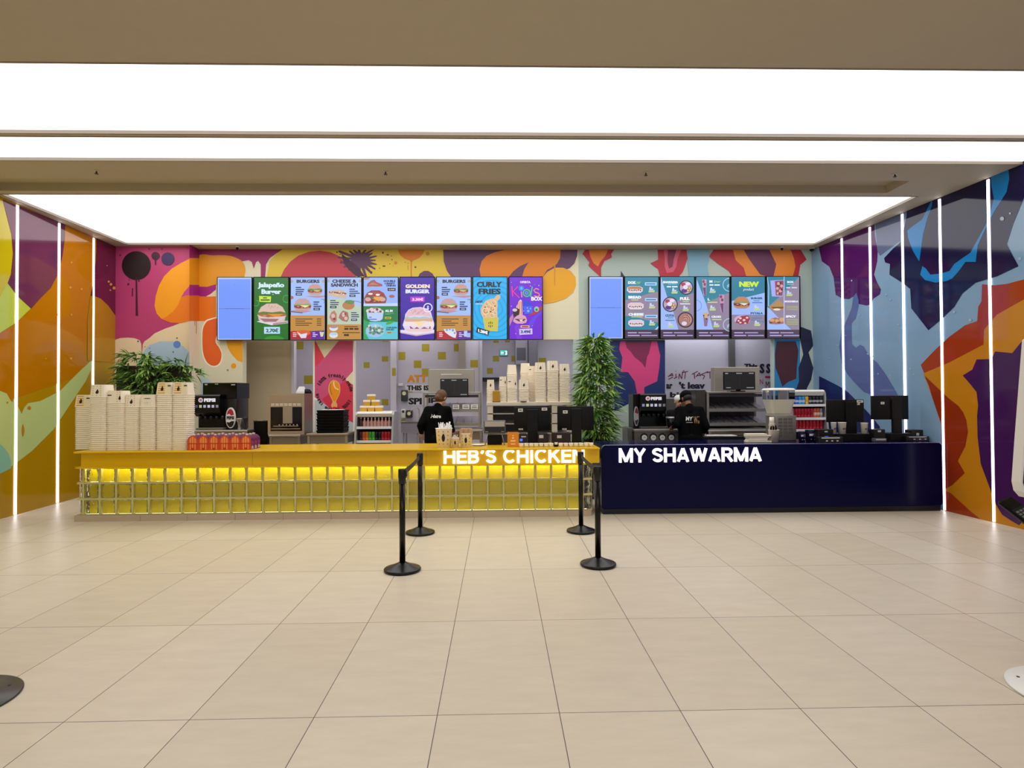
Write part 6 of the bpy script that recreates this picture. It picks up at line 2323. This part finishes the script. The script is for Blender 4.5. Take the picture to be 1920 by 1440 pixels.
# printed dark cups beside the cooler
for i, (p0, p1, lb) in enumerate(((1499, 1511, 'navy paper cup printed in white, nearer the juice dispenser'), (1512, 1531, 'wider navy paper cup printed MY beside the tills'))):
    e = bx(p0, p1, 806 if i else 809, 829, 4.98)
    cx = (e[0] + e[1]) / 2
    r = (e[1] - e[0]) / 2
    q = MB().lathe(cx, 5.0, [(r * .85, ZJ), (r, e[3] - .004), (r, e[3]), (r * .9, e[3])], M('#191638', .35), 24)

    def P(u, v, cx=cx, r=r, e=e):
        an = (u - 50) / 50 * 1.1
        z = ZJ + (e[3] - ZJ) * (1 - v / 100)
        r2 = r * (.85 + .15 * (1 - v / 100))
        return Vector((cx + r2 * math.sin(an), 5.0 - r2 * math.cos(an), z)) + Vector((math.sin(an), -math.cos(an), 0)) * .002
    A = Art(P, Vector((0, -1, 0)), q, .0003, lambda h_: M(h_, .5))
    A.text('MY', 18, 30, 56, 50, '#d8d4e8', .04)
    A.rects([(62, 22, 66, 58), (70, 28, 74, 52), (78, 24, 82, 56), (30, 74, 70, 82)], '#b8b4d0')
    tag(q.build('printed_cup', off=Vector((cx, 5, ZJ))), lb, 'cup', 'navy printed cups')

# right drinks cooler
y = 6.4
c = bx(1489, 1556, 730.5, 840, y)
zs = [aty(1520, py, y + .08).z for py in (759, 784, 806)]
cooler(c, y, .55, zs, 'open drinks cooler of blue and red cans in the corner', aty(1500, 731, y + .1).z - aty(1500, 742, y + .1).z)
b0, b1 = c[0] + .06, c[1] - .07
GC = ('blue', 'blue', 'light blue', 'light blue', 'yellow', 'black', 'black', 'black', 'black')
GH = ('#2c4cb0', '#3454b8', '#2c8cc4', '#2c8cc4', '#d8a828', '#14141e', '#14141e', '#14141e', '#14141e')
for i in range(9):
    can(b0 + (b1 - b0) * i / 8, y + .15, zs[0] + .004, .132, GH[i], '%s can on the top shelf of the corner cooler' % GC[i], '%s cans in the corner cooler' % GC[i], .03, '#c8d4ec' if i < 4 else '#b0b0b8' if i > 4 else GH[i])
for i in range(10):
    k = i < 7
    col = '#a81424' if k else ('#c85a24' if i < 9 else '#8a8a94')
    can(b0 + (b1 - b0) * i / 9, y + .15, zs[1] + .004, .155, col, ('red can on the middle shelf of the corner cooler' if k else 'orange can on the middle shelf of the corner cooler' if i < 9 else 'grey can on the middle shelf of the corner cooler'), 'cans on the middle shelf, %s' % ('red' if k else 'orange' if i < 9 else 'grey'), .029, col if k else '#e0c8b8')
for i in range(9):
    can(b0 + (b1 - b0) * i / 8, y + .15, zs[2] + .004, .15, '#b01828', 'red can on the bottom shelf of the corner cooler', 'red cans on the bottom shelf', .029, '#b82434')

# tills on the navy counter
till(1552, 1621, 749, 792, 5.12, (1586, 1606), ZJ, 'black till screen on the navy counter beside the corner cooler', [(72, 12, 88, 24), (80, 3, 97, 14)], .1, .27, .13)
t = till(1636, 1704.5, 741.5, 787, 5.12, (1672, 1690), ZJ, 'taller square black till screen at the outer end of the navy counter', [(24, 26, 34, 36)], .1, .165, .1)
q = MB()
c = bx(1636, 1704.5, 741.5, 787, 5.12)
q.disc_y(c[0] + (c[1] - c[0]) * .56, 5.122, 5.131, c[3] - .05, .025, M('#4a4642', .4, .5), 18)
q.build('camera_badge', t)
for i, (p0, p1, lb) in enumerate(((1572, 1586, 'white paper cup printed with a mark, before the lower till screen'), (1614.5, 1627, 'white paper cup printed with a mark, between the two navy counter tills'), (1558.5, 1568, 'small white printed card cup nearest the corner cooler'))):
    t, p, r, zt = paper_cup('paper_cup', lb, 'paper cup', p0, p1, 792 + (1 if i == 1 else 0), 811, 5.04, ZJ + .1, '#e8e2d8', False, 'paper cups by the navy counter tills')
    ct = ycard(p.x - r * .5, p.x + r * .5, ZJ + .1 + (zt - ZJ - .1) * .3, ZJ + .1 + (zt - ZJ - .1) * .6, 5.04 - r * 1.02, paint=lambda h_: M(h_, .5))
    ct.rects([(10, 30, 50, 70), (60, 20, 68, 80), (76, 20, 84, 80)], '#3a3448')
    ct.mb.build('print', t)
lowbox('receipt_printer', 'black printer with a blue light beside the navy cups', 'printer', 1535, 1563, 805, 819, 4.84, .12, ZJ, '#0e0e10', [(40, 12, 60, 22)], (38, 52, 64, 78))
lowbox('card_terminal', 'flat black card terminal with pale buttons before the blue lit printer', 'terminal', 1536, 1581, 819, 827, 4.75, .08, ZJ, '#111113', [(10, 8, 86, 26), (28, 55, 36, 75), (50, 55, 58, 75), (72, 55, 80, 75)])
lowbox('receipt_printer', 'black printer below the taller square till screen', 'printer', 1640, 1660, 805, 826, 4.9, .13, ZJ, '#0d0d0f', [(30, 8, 60, 22)])
lowbox('card_terminal', 'slim silver edged card terminal before the square till', 'terminal', 1640, 1663, 822, 827, 4.86, .07, ZJ, '#55545a', [(10, 10, 90, 50)])
lowbox('receipt_printer', 'black label printer at the outer end of the navy counter', 'printer', 1709, 1732, 806, 818, 5.1, .14, ZJ + .0, '#121214', [(40, 30, 62, 55)])
lowbox('card_terminal', 'flat black keypad with pale edge at the outer end of the navy counter', 'terminal', 1700, 1743, 818, 827, 4.95, .12, ZJ, '#0f0f11', [(10, 5, 88, 20), (30, 50, 38, 70), (54, 50, 62, 70), (78, 50, 86, 70)])
# extractor and pipes in the far kitchen
c = bx(966, 990, 650, 684, 9.4)
t = thing('extractor_box', 'grey framed extractor box hanging in the far kitchen', 'extractor', ((c[0] + c[1]) / 2, 9.5, c[3]))
MB().box(c[0], c[1], 9.4, 9.75, c[2], 3.09, M('#8c8a94', .35, .4), .01).build('housing', t)
a = ycard(c[0], c[1], c[2], c[3], 9.4, paint=lambda h_: M(h_, .5))
a.rect(12, 6, 82, 76, '#4c4a54')
a.mb.build('grille', t)
c = bx(991, 1008, 651, 690, 9.3)
tag(MB().box(c[0], c[1], 9.3, 9.7, c[2] - .05, 3.09, M('#6a6874', .35, .3), .01).build('duct', off=Vector((c[0], 9.5, c[2]))), 'tall dark grey duct beside the extractor box', 'duct')
c = bx(805, 817, 640, 682, 8.75)
c = bx(860, 873, 640, 690, YM - .2)
tag(MB().box(c[0], c[1], YM - .2, YM - .012, c[2] - .3, 3.09, M('#a9a29a', .4, .3), .004).build('wall_duct', off=Vector((c[0], YM - .1, c[2]))), 'vertical grey duct on the kitchen wall over the steel hood', 'duct')
c = bx(904, 937, 708, 712, 9.7)
tag(MB().box(c[0], c[1] + .2, 9.6, 9.88, c[2] - .04, c[3], M('#1c1b22', .4)).build('wall_shelf', off=Vector((c[0], 9.7, c[2]))), 'dark wall shelf in the far kitchen beside the bucket stacks', 'shelf')

# ================================================================ queue stanchions
SB = M('#060607', .3, spec=.4)


def stanchion(x, y, label):
    t = thing('queue_stanchion', label, 'stanchion', (x, y, 0), 'black queue stanchions')
    MB().lathe(x, y, [(.158, 0), (.164, .006), (.164, .02), (.158, .026), (.15, .028), (.1, .045), (.055, .065), (.036, .075), (.001, .076)], SB, 40).build('base', t)
    MB().cyl(x, y, .07, .83, .0265, SB, 24).build('pole', t)
    q = MB().lathe(x, y, [(.0265, .77), (.033, .775), (.033, .82), (.036, .83), (.036, .9), (.033, .905), (.001, .906)], M('#08080a', .4), 24)
    q.build('belt_head', t)
    return t


SP = [((-.553, 2.40), (-.578, 3.81)), ((1.214, 2.485), (1.243, 3.80))]
for k, (f_, b_) in enumerate(SP):
    side = ('on the meal box side of the queue lane', 'on the navy counter side of the queue lane')[k]
    tf = stanchion(*f_, 'black belt stanchion nearer the hall, ' + side)
    tb = stanchion(*b_, 'black belt stanchion nearer the counter, ' + side)
    q = MB()
    sx = (1, -1)[k]
    q.box(f_[0] + sx * .028 - .014, f_[0] + sx * .028 + .014, f_[1] - .02, f_[1] + .03, .835, .895, M('#0a0a0c', .45), .004)
    q.build('belt_clip', tf)
    n = 12
    P = []
    for i in range(n + 1):
        u = i / n
        P.append((f_[0] + (b_[0] - f_[0]) * u, f_[1] + .03 + (b_[1] - f_[1] - .06) * u, .868 - .03 * math.sin(math.pi * u) * .6))
    q = MB()
    rs_ = [[Vector((x - .0015, y, z - .025)), Vector((x + .0015, y, z - .025)), Vector((x + .0015, y, z + .025)), Vector((x - .0015, y, z + .025))] for x, y, z in P]
    q.rings(rs_, M('#0c0c0e', .6), smooth=False)
    q.build('belt', tb)

# ================================================================ order kiosks at the picture's edges
def kiosk(x, y, r, col, label, pcol, white):
    t = thing('order_kiosk', label, 'kiosk', (x, y, 0))
    m = M(col, .3)
    MB().lathe(x, y, [(r - .004, 0), (r, .003), (r, .008), (r - .006, .012), (.001, .012)], m, 64).build('base_plate', t)
    q = MB()
    for a_ in range(4):
        an = math.radians(45 + 90 * a_)
        q.cyl(x + (r - .06) * math.cos(an), y + (r - .06) * math.sin(an), .012, .014, .008, M('#2a2a2c', .4), 12)
    q.build('screw', t)
    MB().box(x + white[0] - .06, x + white[0] + .06, y - .03, y + .05, .012, 1.05, m, .01, 2).build('post', t)
    return t, m


t, m = kiosk(-2.51, .2, .29, '#20221c', 'dark round kiosk base plate at the hall\'s left edge', '#111', (-.16, 0))
q = MB().box(-2.92, -2.56, .14, .2, .98, 1.75, m, .02, 2)
q.build('panel', t)
MB().box(-2.89, -2.59, .136, .142, 1.02, 1.71, M('#0a0a0c', .15)).build('display', t)
t, m = kiosk(3.315, .08, .31, '#e9e6e2', 'white kiosk with a card terminal on a round white base plate', '#111', (.16, 0))
kx = [aty(px, py, .3) for px, py in ((1919.5, 826), (1914, 905), (1917.5, 922), (1928, 934))]
pts = [(p.x, p.z) for p in kx]
xr_ = pts[0][0] + .46
pts += [(xr_ - .04, pts[-1][1]), (xr_, pts[-1][1] + .05), (xr_ + .03, 1.85), (xr_, 1.9), (pts[0][0] + .1, 1.9), (pts[0][0] + .055, 1.86)]
q = MB().prism(pts, 'y', .3, .36, m)
q.build('panel', t)
ins = [(p[0] + (.012 if i < 4 or i > 7 else -.014), p[1] + (.02 if 2 <= i <= 5 else -.02 if i > 5 else 0)) for i, p in enumerate(pts)]
MB().prism(ins, 'y', .296, .302, M('#09090b', .15)).build('display', t)
# card terminal
q = MB()
tm = bx(1882, 1935, 934, 980, .2)
tcx, tcz = (tm[0] + tm[1]) / 2, (tm[2] + tm[3]) / 2
mat = Matrix.Translation((tcx, .2, tcz)) @ Matrix.Rotation(math.radians(-24), 4, 'Y') @ Matrix.Rotation(math.radians(38), 4, 'X')
tb_ = bmesh.new()
bmesh.ops.create_cube(tb_, size=1)
for v in tb_.verts:
    v.co = Vector((v.co.x * .085, v.co.y * .17, v.co.z * .03))
bmesh.ops.bevel(tb_, geom=tb_.edges[:], offset=.01, segments=2, affect='EDGES')
q.merge(tb_, mat, M('#17181a', .35))
ter = q.build('card_terminal', t)
q = MB()
km = M('#6f7072', .4)
for i in range(4):
    for j in range(3):
        v0 = [mat @ Vector((-.026 + j * .02 + a_ * .014, -.07 + i * .017 + b_ * .011, .0155)) for a_, b_ in ((0, 0), (1, 0), (1, 1), (0, 1))]
        q.face(v0, km if (i, j) not in ((0, 2), (1, 2)) else M('#c8c28a', .4))
q.face([mat @ Vector((a_, b_, .0155)) for a_, b_ in ((-.032, .01), (.032, .01), (.032, .07), (-.032, .07))], M('#0b0c0e', .12))
q.build('keypad', ter)
MB().tube([(tcx + .02, .22, tcz - .03), (tcx + .1, .27, tcz - .02), (pts[3][0] + .1, .3, pts[3][1] + .03)], .018, M('#1a1b1d', .4), 10).build('bracket', ter)

# ================================================================ plants
LG = [M('#5d8a3a', .45), M('#86ac4e', .45), M('#3d6a2c', .5), M('#a4c06a', .45)]


def leaf(q, p, d, L, wd, m, rnd):
    d = d.normalized()
    s = d.cross(Vector((0, 0, 1)))
    if s.length < .1:
        s = Vector((1, 0, 0))
    s.normalize()
    s = (s + Vector((0, 0, rnd.uniform(-.6, .6)))).normalized()
    u = s.cross(d)
    P = []
    for t_, w_ in ((0, .12), (.25, .85), (.55, 1), (.8, .55), (1, .02)):
        c_ = p + d * (L * t_) + Vector((0, 0, -.28 * L * t_ * t_))
        P.append((c_ - s * wd * w_ + u * wd * .35 * w_, c_, c_ + s * wd * w_ + u * wd * .35 * w_))
    i = q.mi(m)
    vs = [[q.bm.verts.new(k) for k in r] for r in P]
    for a_, b_ in zip(vs, vs[1:]):
        for k in (0, 1):
            f = q.bm.faces.new((a_[k], a_[k + 1], b_[k + 1], b_[k]))
            f.material_index = i
            f.smooth = True


def bamboo(name, label, base, planter, stems, prof, nclus, seed, L=.14, wd=.011, more=()):
    """prof: list of (height, radius_x, radius_y, dx)"""
    rnd = random.Random(seed)
    t = thing(name, label, 'plant', (base[0], base[1], 0))
    x0_, x1_, y0_, y1_, zt_ = planter
    q = MB().box(x0_, x1_, y0_, y1_, 0, zt_, M('#131314', .4), .01)
    q.build('planter', t)
    MB().box(x0_ + .02, x1_ - .02, y0_ + .02, y1_ - .02, zt_, zt_ + .006, M('#2c2118', .9)).build('soil', t)
    for sx, sy, top, lx_ in stems:
        MB().tube([(sx, sy, zt_ - .03), (sx + lx_ * .3, sy, zt_ + (top - zt_) * .5), (sx + lx_, sy, top)], [.011, .009, .004], M('#5f6f33', .5), 8).build('stem', t)
    q = MB()

    for base, prof, nclus in ((base, prof, nclus),) + tuple(more):
        for _ in range(nclus):
            z = rnd.uniform(prof[0][0], prof[-1][0])
            for a_, b_ in zip(prof, prof[1:]):
                if a_[0] <= z <= b_[0]:
                    u = (z - a_[0]) / (b_[0] - a_[0])
                    rx2, ry2, dx2 = [a_[k] + (b_[k] - a_[k]) * u for k in (1, 2, 3)]
            an = rnd.uniform(0, 2 * math.pi)
            rr2 = math.sqrt(rnd.uniform(.05, 1))
            c_ = Vector((base[0] + dx2 + rx2 * rr2 * math.cos(an), base[1] + ry2 * rr2 * math.sin(an), z))
            out = Vector((math.cos(an), math.sin(an) - .25, rnd.uniform(-.25, .45)))
            for k in range(rnd.randint(4, 6)):
                d = out + Vector((rnd.uniform(-.9, .9), rnd.uniform(-.8, .45), rnd.uniform(-.6, .5)))
                leaf(q, c_, d, L * rnd.uniform(.6, 1.15), wd * rnd.uniform(.8, 1.25), rnd.choice(LG + LG[:2]), rnd)
    q.build('foliage', t)
    return t


yb = 5.98
b = aty(1115, 760, yb)
zz = lambda py: aty(1115, py, yb).z
k = (8.9 / 1112)
pt_ = bx(1098, 1146, 826, 850, yb)
bamboo('potted_bamboo', 'tall leafy bamboo in a dark planter between the two counters', (b.x, yb), (b.x - .17, b.x + .2, yb - .14, yb + .16, .86),
       [(b.x - .06, yb, zz(640), -.02), (b.x + .02, yb + .02, zz(628), .03), (b.x + .08, yb - .03, zz(650), -.02), (b.x - .1, yb + .05, zz(690), -.08), (b.x, yb - .06, zz(660), .05)],
       [(zz(828), 16 * k, .12, 6 * k), (zz(790), 26 * k, .2, 8 * k), (zz(755), 32 * k, .24, -2 * k), (zz(725), 33 * k, .24, 2 * k), (zz(690), 30 * k, .22, 3 * k), (zz(660), 18 * k, .16, -2 * k), (zz(634), 9 * k, .08, 2 * k)], 330, 4, .24, .017)
yb = 6.86
b = aty(266, 700, yb)
zz = lambda py: aty(266, py, yb).z
k = (9.8 / 1112)
p0 = bx(217, 348, 686, 800, 6.95)
b2 = aty(328, 700, yb)
bamboo('potted_bamboo', 'bushy bamboo in a long black planter behind the paper bucket stacks', (b.x, yb), (p0[0], p0[1], 6.95, 7.15, p0[3]),
       [(b.x - .15, 7.0, zz(668), -.05), (b.x + .02, 7.0, zz(662), .05), (b.x + .2, 7.0, zz(672), .04), (b.x + .62, 7.0, zz(661), .05), (b.x + .5, 7.0, zz(676), -.04)],
       [(zz(742), 30 * k, .05, -4 * k), (zz(715), 42 * k, .09, 2 * k), (zz(690), 40 * k, .1, -4 * k), (zz(672), 32 * k, .1, -8 * k), (zz(664), 24 * k, .08, -6 * k)], 150, 9, .19, .016,
       [((b2.x, yb), [(zz(735), 16 * k, .05, 4 * k), (zz(712), 22 * k, .08, 6 * k), (zz(698), 36 * k, .08, 18 * k), (zz(684), 18 * k, .07, 2 * k), (zz(674), 10 * k, .05, 0)], 60)])

# ================================================================ people
from mathutils.bvhtree import BVHTree


def capsule(q, a, b, r0, r1, m, seg=12):
    a, b = Vector(a), Vector(b)
    d = (b - a)
    L = d.length
    d.normalize()
    u = d.cross(Vector((0, 0, 1)))
    if u.length < .1:
        u = d.cross(Vector((0, 1, 0)))
    u.normalize()
    v = d.cross(u)
    rs_ = []
    for t_, s in ((-.97, .25), (-.7, .71), (-.35, .94), (0, 1)):
        rs_.append((a + d * (r0 * t_), r0 * s))
    for t_, s in ((0, 1), (.35, .94), (.7, .71), (.97, .25)):
        rs_.append((b + d * (r1 * t_), r1 * s))
    q.rings([[c_ + (u * math.cos(2 * math.pi * k / seg) + v * math.sin(2 * math.pi * k / seg)) * r for k in range(seg)] for c_, r in rs_], m)


def ellips(q, c_, rx2, ry2, rz2, m, seg=16, rot=None):
    c_ = Vector(c_)
    rs_ = []
    for i in range(1, 10):
        an = -math.pi / 2 + math.pi * i / 10
        ring = [Vector((rx2 * math.cos(an) * math.cos(2 * math.pi * k / seg), ry2 * math.cos(an) * math.sin(2 * math.pi * k / seg), rz2 * math.sin(an))) for k in range(seg)]
        rs_.append([c_ + (rot @ p if rot else p) for p in ring])
    q.rings(rs_, m)


def fuse(q, name, parent, m, vox, smooth=3):
    """one continuous skin over everything in q"""
    o = q.build(name + '_raw')
    md = o.modifiers.new('r', 'REMESH')
    md.mode = 'VOXEL'
    md.voxel_size = vox
    ms = o.modifiers.new('s', 'SMOOTH')
    ms.iterations = smooth
    ms.factor = .5
    dg = bpy.context.evaluated_depsgraph_get()
    me = bpy.data.meshes.new_from_object(o.evaluated_get(dg))
    old = o.data
    bpy.data.objects.remove(o)
    bpy.data.meshes.remove(old)
    me.name = name
    me.materials.clear()
    me.materials.append(m)
    for p in me.polygons:
        p.use_smooth = True
        p.material_index = 0
    n = bpy.data.objects.new(name, me)
    C.objects.link(n)
    n.parent = parent
    return n


def elbow(s, h, l1, l2, out):
    s, h = Vector(s), Vector(h)
    d = h - s
    D = min(d.length, l1 + l2 - .004)
    d.normalize()
    a_ = (l1 * l1 - l2 * l2 + D * D) / (2 * D)
    hh = math.sqrt(max(l1 * l1 - a_ * a_, 0))
    o = Vector(out)
    o = (o - d * o.dot(d)).normalized()
    return s + d * a_ + o * hh, s + d * D


def person(label, loc, rz, H, lean, hands, headyaw, headpitch, skin, shirt, trousers, hair, style, extra=None, face=False):
    """figure modelled facing -y at the origin and then turned by rz"""
    k = H / 1.7
    t = thing('person', label, 'person', (0, 0, 0))
    sk = M(skin, .5)
    sh = M(shirt, .8, spec=.08)
    pel = Vector((0, 0, .93 * k))
    up = Vector((0, -math.sin(lean), math.cos(lean)))
    fwd = Vector((0, -math.cos(lean), -math.sin(lean)))
    chest = pel + up * (.3 * k)
    neck = pel + up * (.5 * k)
    shl = [neck + Vector((s * .165 * k, 0, 0)) - up * (.055 * k) for s in (-1, 1)]
    hr = Matrix.Rotation(headyaw, 3, 'Z') @ Matrix.Rotation(headpitch, 3, 'X')
    head = neck + up * (.06 * k) + hr @ Vector((0, -.035 * k, .12 * k))
    body = MB()
    # head with jaw, nose, ears
    ellips(body, head + hr @ Vector((0, .01, .02 * k)), .075 * k, .094 * k, .1 * k, sk, rot=hr)
    ellips(body, head + hr @ Vector((0, -.025 * k, -.05 * k)), .055 * k, .062 * k, .065 * k, sk, rot=hr)
    capsule(body, head + hr @ Vector((0, -.088 * k, .0)), head + hr @ Vector((0, -.104 * k, -.03 * k)), .009 * k, .014 * k, sk)
    for s in (-1, 1):
        ellips(body, head + hr @ Vector((s * .077 * k, .012 * k, -.01 * k)), .011 * k, .022 * k, .032 * k, sk, rot=hr)
    capsule(body, neck - up * .03, head + hr @ Vector((0, .015 * k, -.05 * k)), .052 * k, .05 * k, sk)
    # trunk under the clothes
    capsule(body, pel, chest, .085 * k, .085 * k, sk)
    capsule(body, shl[0], shl[1], .06 * k, .06 * k, sk)
    top = MB()
    for s in (-1, 1):
        capsule(top, pel + Vector((s * .06 * k, 0, -.04 * k)), chest + Vector((s * .075 * k, 0, 0)), .122 * k, .125 * k, sh)
        capsule(top, chest + Vector((s * .07 * k, 0, 0)), shl[0 if s < 0 else 1] + Vector((-s * .03 * k, 0, 0)), .125 * k, .08 * k, sh)
    capsule(top, shl[0] + up * .012, shl[1] + up * .012, .066 * k, .066 * k, sh)
    capsule(top, neck - up * .07 * k, neck + up * .01 * k, .09 * k, .068 * k, sh)
    for i, s in enumerate((-1, 1)):
        e_, w_ = elbow(shl[i], hands[i], .29 * k, .25 * k, (s * .25, .35, -.9))
        capsule(body, shl[i], e_, .046 * k, .038 * k, sk)
        capsule(body, e_, w_, .036 * k, .025 * k, sk)
        capsule(top, shl[i], e_, .066 * k, .054 * k, sh)
        capsule(top, e_, e_ + (w_ - e_) * .82, .052 * k, .04 * k, sh)
        hd = (w_ - e_).normalized()
        sd = hd.cross(Vector((0, 0, 1)))
        sd = sd.normalized() if sd.length > .1 else Vector((1, 0, 0))
        dn = hd.cross(sd).normalized()
        if dn.z > 0:
            dn = -dn
        pc = w_ + hd * .045 * k
        capsule(body, w_, pc, .024 * k, .03 * k, sk)
        for f, (off, ln) in enumerate(((-.028, .062), (-.009, .074), (.01, .07), (.028, .054))):
            r0 = pc + sd * off * k + hd * .02 * k
            m1 = r0 + (hd + dn * .25).normalized() * ln * .55 * k
            m2 = m1 + (hd * .6 + dn * .8).normalized() * ln * .5 * k
            capsule(body, r0, m1, .0095 * k, .009 * k, sk, 8)
            capsule(body, m1, m2, .009 * k, .0078 * k, sk, 8)
        th0 = w_ + hd * .02 * k + sd * (-s) * .024 * k
        th1 = th0 + (hd * .6 + sd * (-s) * .7 + dn * .2).normalized() * .042 * k
        capsule(body, th0, th1, .0115 * k, .0095 * k, sk, 8)
        capsule(body, th1, th1 + (hd * .9 + dn * .3).normalized() * .03 * k, .0095 * k, .008 * k, sk, 8)
        # legs
        hip = pel + Vector((s * .085 * k, 0, -.04 * k))
        kn = Vector((s * .095 * k, -.02, .5 * k))
        an = Vector((s * .1 * k, .02, .09 * k))
        capsule(body, hip, kn, .07 * k, .05 * k, sk)
        capsule(body, kn, an, .048 * k, .034 * k, sk)
        capsule(body, an - Vector((0, -.01, .03)), an + Vector((0, -.13 * k, -.055 * k)), .034 * k, .026 * k, sk)
    fuse(body, 'body', t, sk, .0085 if face else .01, 2)
    so = fuse(top, 'shirt', t, sh, .014, 5)
    tr = MB()
    tm_ = M(trousers, .8, spec=.1)
    capsule(tr, pel + Vector((-.07 * k, 0, 0)), pel + Vector((.07 * k, 0, 0)), .115 * k, .115 * k, tm_)
    for s in (-1, 1):
        hip = pel + Vector((s * .085 * k, 0, -.04 * k))
        kn = Vector((s * .095 * k, -.02, .5 * k))
        an = Vector((s * .1 * k, .02, .1 * k))
        capsule(tr, hip, kn, .088 * k, .064 * k, tm_)
        capsule(tr, kn, an, .062 * k, .052 * k, tm_)
    fuse(tr, 'trousers', t, tm_, .016, 4)
    for s in (-1, 1):
        q = MB()
        capsule(q, (s * .1 * k, .045, .05), (s * .102 * k, -.12 * k, .042), .048, .042, BLACKM)
        o = fuse(q, 'shoe', t, BLACKM, .012, 3)
        for v in o.data.vertices:
            v.co.z = max(v.co.z, 0.0)
    # hair and headwear
    hm = M(hair, .6)
    if style == 'bun':
        q = MB()
        ellips(q, head + hr @ Vector((0, .026 * k, .022 * k)), .088 * k, .1 * k, .106 * k, hm, rot=hr)
        ellips(q, head + hr @ Vector((0, .11 * k, -.05 * k)), .045 * k, .04 * k, .045 * k, hm, rot=hr)
        ellips(q, head + hr @ Vector((0, .045 * k, -.04 * k)), .074 * k, .066 * k, .066 * k, hm, rot=hr)
        fuse(q, 'hair', t, hm, .01, 2)
    elif style == 'cap':
        q = MB()
        ellips(q, head + hr @ Vector((0, .02 * k, -.005 * k)), .08 * k, .094 * k, .07 * k, hm, rot=hr)
        fuse(q, 'hair', t, hm, .01, 2)
        q = MB()
        cm_ = M('#050506', .7, spec=.12)
        ellips(q, head + hr @ Vector((0, .012 * k, .055 * k)), .092 * k, .108 * k, .085 * k, cm_, rot=hr)
        ellips(q, head + hr @ Vector((0, -.1 * k, .035 * k)), .07 * k, .075 * k, .012 * k, cm_, rot=hr)
        fuse(q, 'cap', t, cm_, .009, 2)
    else:
        q = MB()
        cm_ = M('#d9d4d2', .7)
        ellips(q, head + hr @ Vector((0, .018 * k, .055 * k)), .088 * k, .103 * k, .08 * k, cm_, rot=hr)
        fuse(q, 'white_cap', t, cm_, .009, 2)
    if face:
        q = MB()
        for s in (-1, 1):
            ellips(q, head + hr @ Vector((s * .032 * k, -.082 * k, .004 * k)), .014 * k, .008 * k, .007 * k, M('#1c120f', .3), 10, hr)
            ellips(q, head + hr @ Vector((s * .033 * k, -.085 * k, .022 * k)), .018 * k, .006 * k, .004 * k, M('#2a1a14', .6), 10, hr)
        q.build('eyes', t)
        q = MB()
        ellips(q, head + hr @ Vector((0, -.084 * k, -.062 * k)), .024 * k, .01 * k, .007 * k, M('#8a4640', .5), 12, hr)
        q.build('mouth', t)
    if extra:
        bv = BVHTree.FromPolygons([v.co.copy() for v in so.data.vertices], [tuple(p.vertices) for p in so.data.polygons])
        extra(t, bv, pel, up, k)
    t.location = loc
    t.rotation_euler = (0, 0, rz)
    return t


def backprint(t, bv, zc, items):
    q = MB()
    for txt, x0_, z0_, x1_, z1_, col in items:
        vs, fs, _ = glyphs(txt, .03, .1) if isinstance(txt, str) else (txt, [tuple(range(len(txt)))], 1)
        i = q.mi(M(col, .6))
        pv = []
        for u, v in vs:
            o = Vector((x1_ - (x1_ - x0_) * u, 1, z0_ + (z1_ - z0_) * v))
            hit = bv.ray_cast(o, Vector((0, -1, 0)))
            pv.append(q.bm.verts.new((hit[0] if hit[0] else Vector((o.x, .15, o.z))) + Vector((0, .003, 0))))
        for f in fs:
            try:
                g_ = q.bm.faces.new([pv[k] for k in f])
                g_.material_index = i
            except ValueError:
                pass
    q.build('shirt_print', t)


pw_ = aty(817, 790, 5.95)
hx = aty(785, 820, 6.0)


def to_local(p, loc, rz):
    return Matrix.Rotation(-rz, 3, 'Z') @ (Vector(p) - Vector(loc))


loc = (pw_.x, 5.95, 0)
rz = math.radians(180 - 14)
person('woman in black shirt with a hair bun, seen from behind at the cabinet', loc, rz, 1.64, .2,
       [to_local((pw_.x + .24, 6.25, 1.0), loc, rz), to_local((hx.x + .03, 6.12, .97), loc, rz)], -.35, .5, '#c99a80', '#040506', '#08080b', '#5c3c22', 'bun',
       lambda t, bv, pel, up, k: backprint(t, bv, 0, [('Hatra', -.1, 1.215, .06, 1.265, '#d8d6d4')]))
pw_ = aty(1295, 790, 5.92)
loc = (pw_.x, 5.92, 0)
rz = math.radians(180 - 12)
person('worker in black cap and black shirt lettered MY, seen from behind', loc, rz, 1.62, .3,
       [to_local((pw_.x + .25, 6.08, .96), loc, rz), to_local((pw_.x - .2, 6.15, 1.04), loc, rz)], .45, .55, '#8a5a44', '#040405', '#07070a', '#15100e', 'cap',
       lambda t, bv, pel, up, k: backprint(t, bv, 0, [('MY', -.03, 1.15, .075, 1.21, '#d4d0cc'), ('WII', -.125, 1.11, -.04, 1.215, '#9a7444'), ([(0, 0), (1, 0), (1, 1), (0, 1)], -.025, 1.12, .07, 1.13, '#9a9896')]))
pw_ = aty(1271, 752, 7.22)
person('person in a white cap facing the hall, mostly hidden behind the capped worker', (pw_.x - .0, 7.22, 0), math.radians(-4), 1.5, .03,
       [Vector((-.2, -.16, .95)), Vector((.2, -.16, .95))], .1, .1, '#b88468', '#1a1a1e', '#16161a', '#1a120e', 'white', None, True)
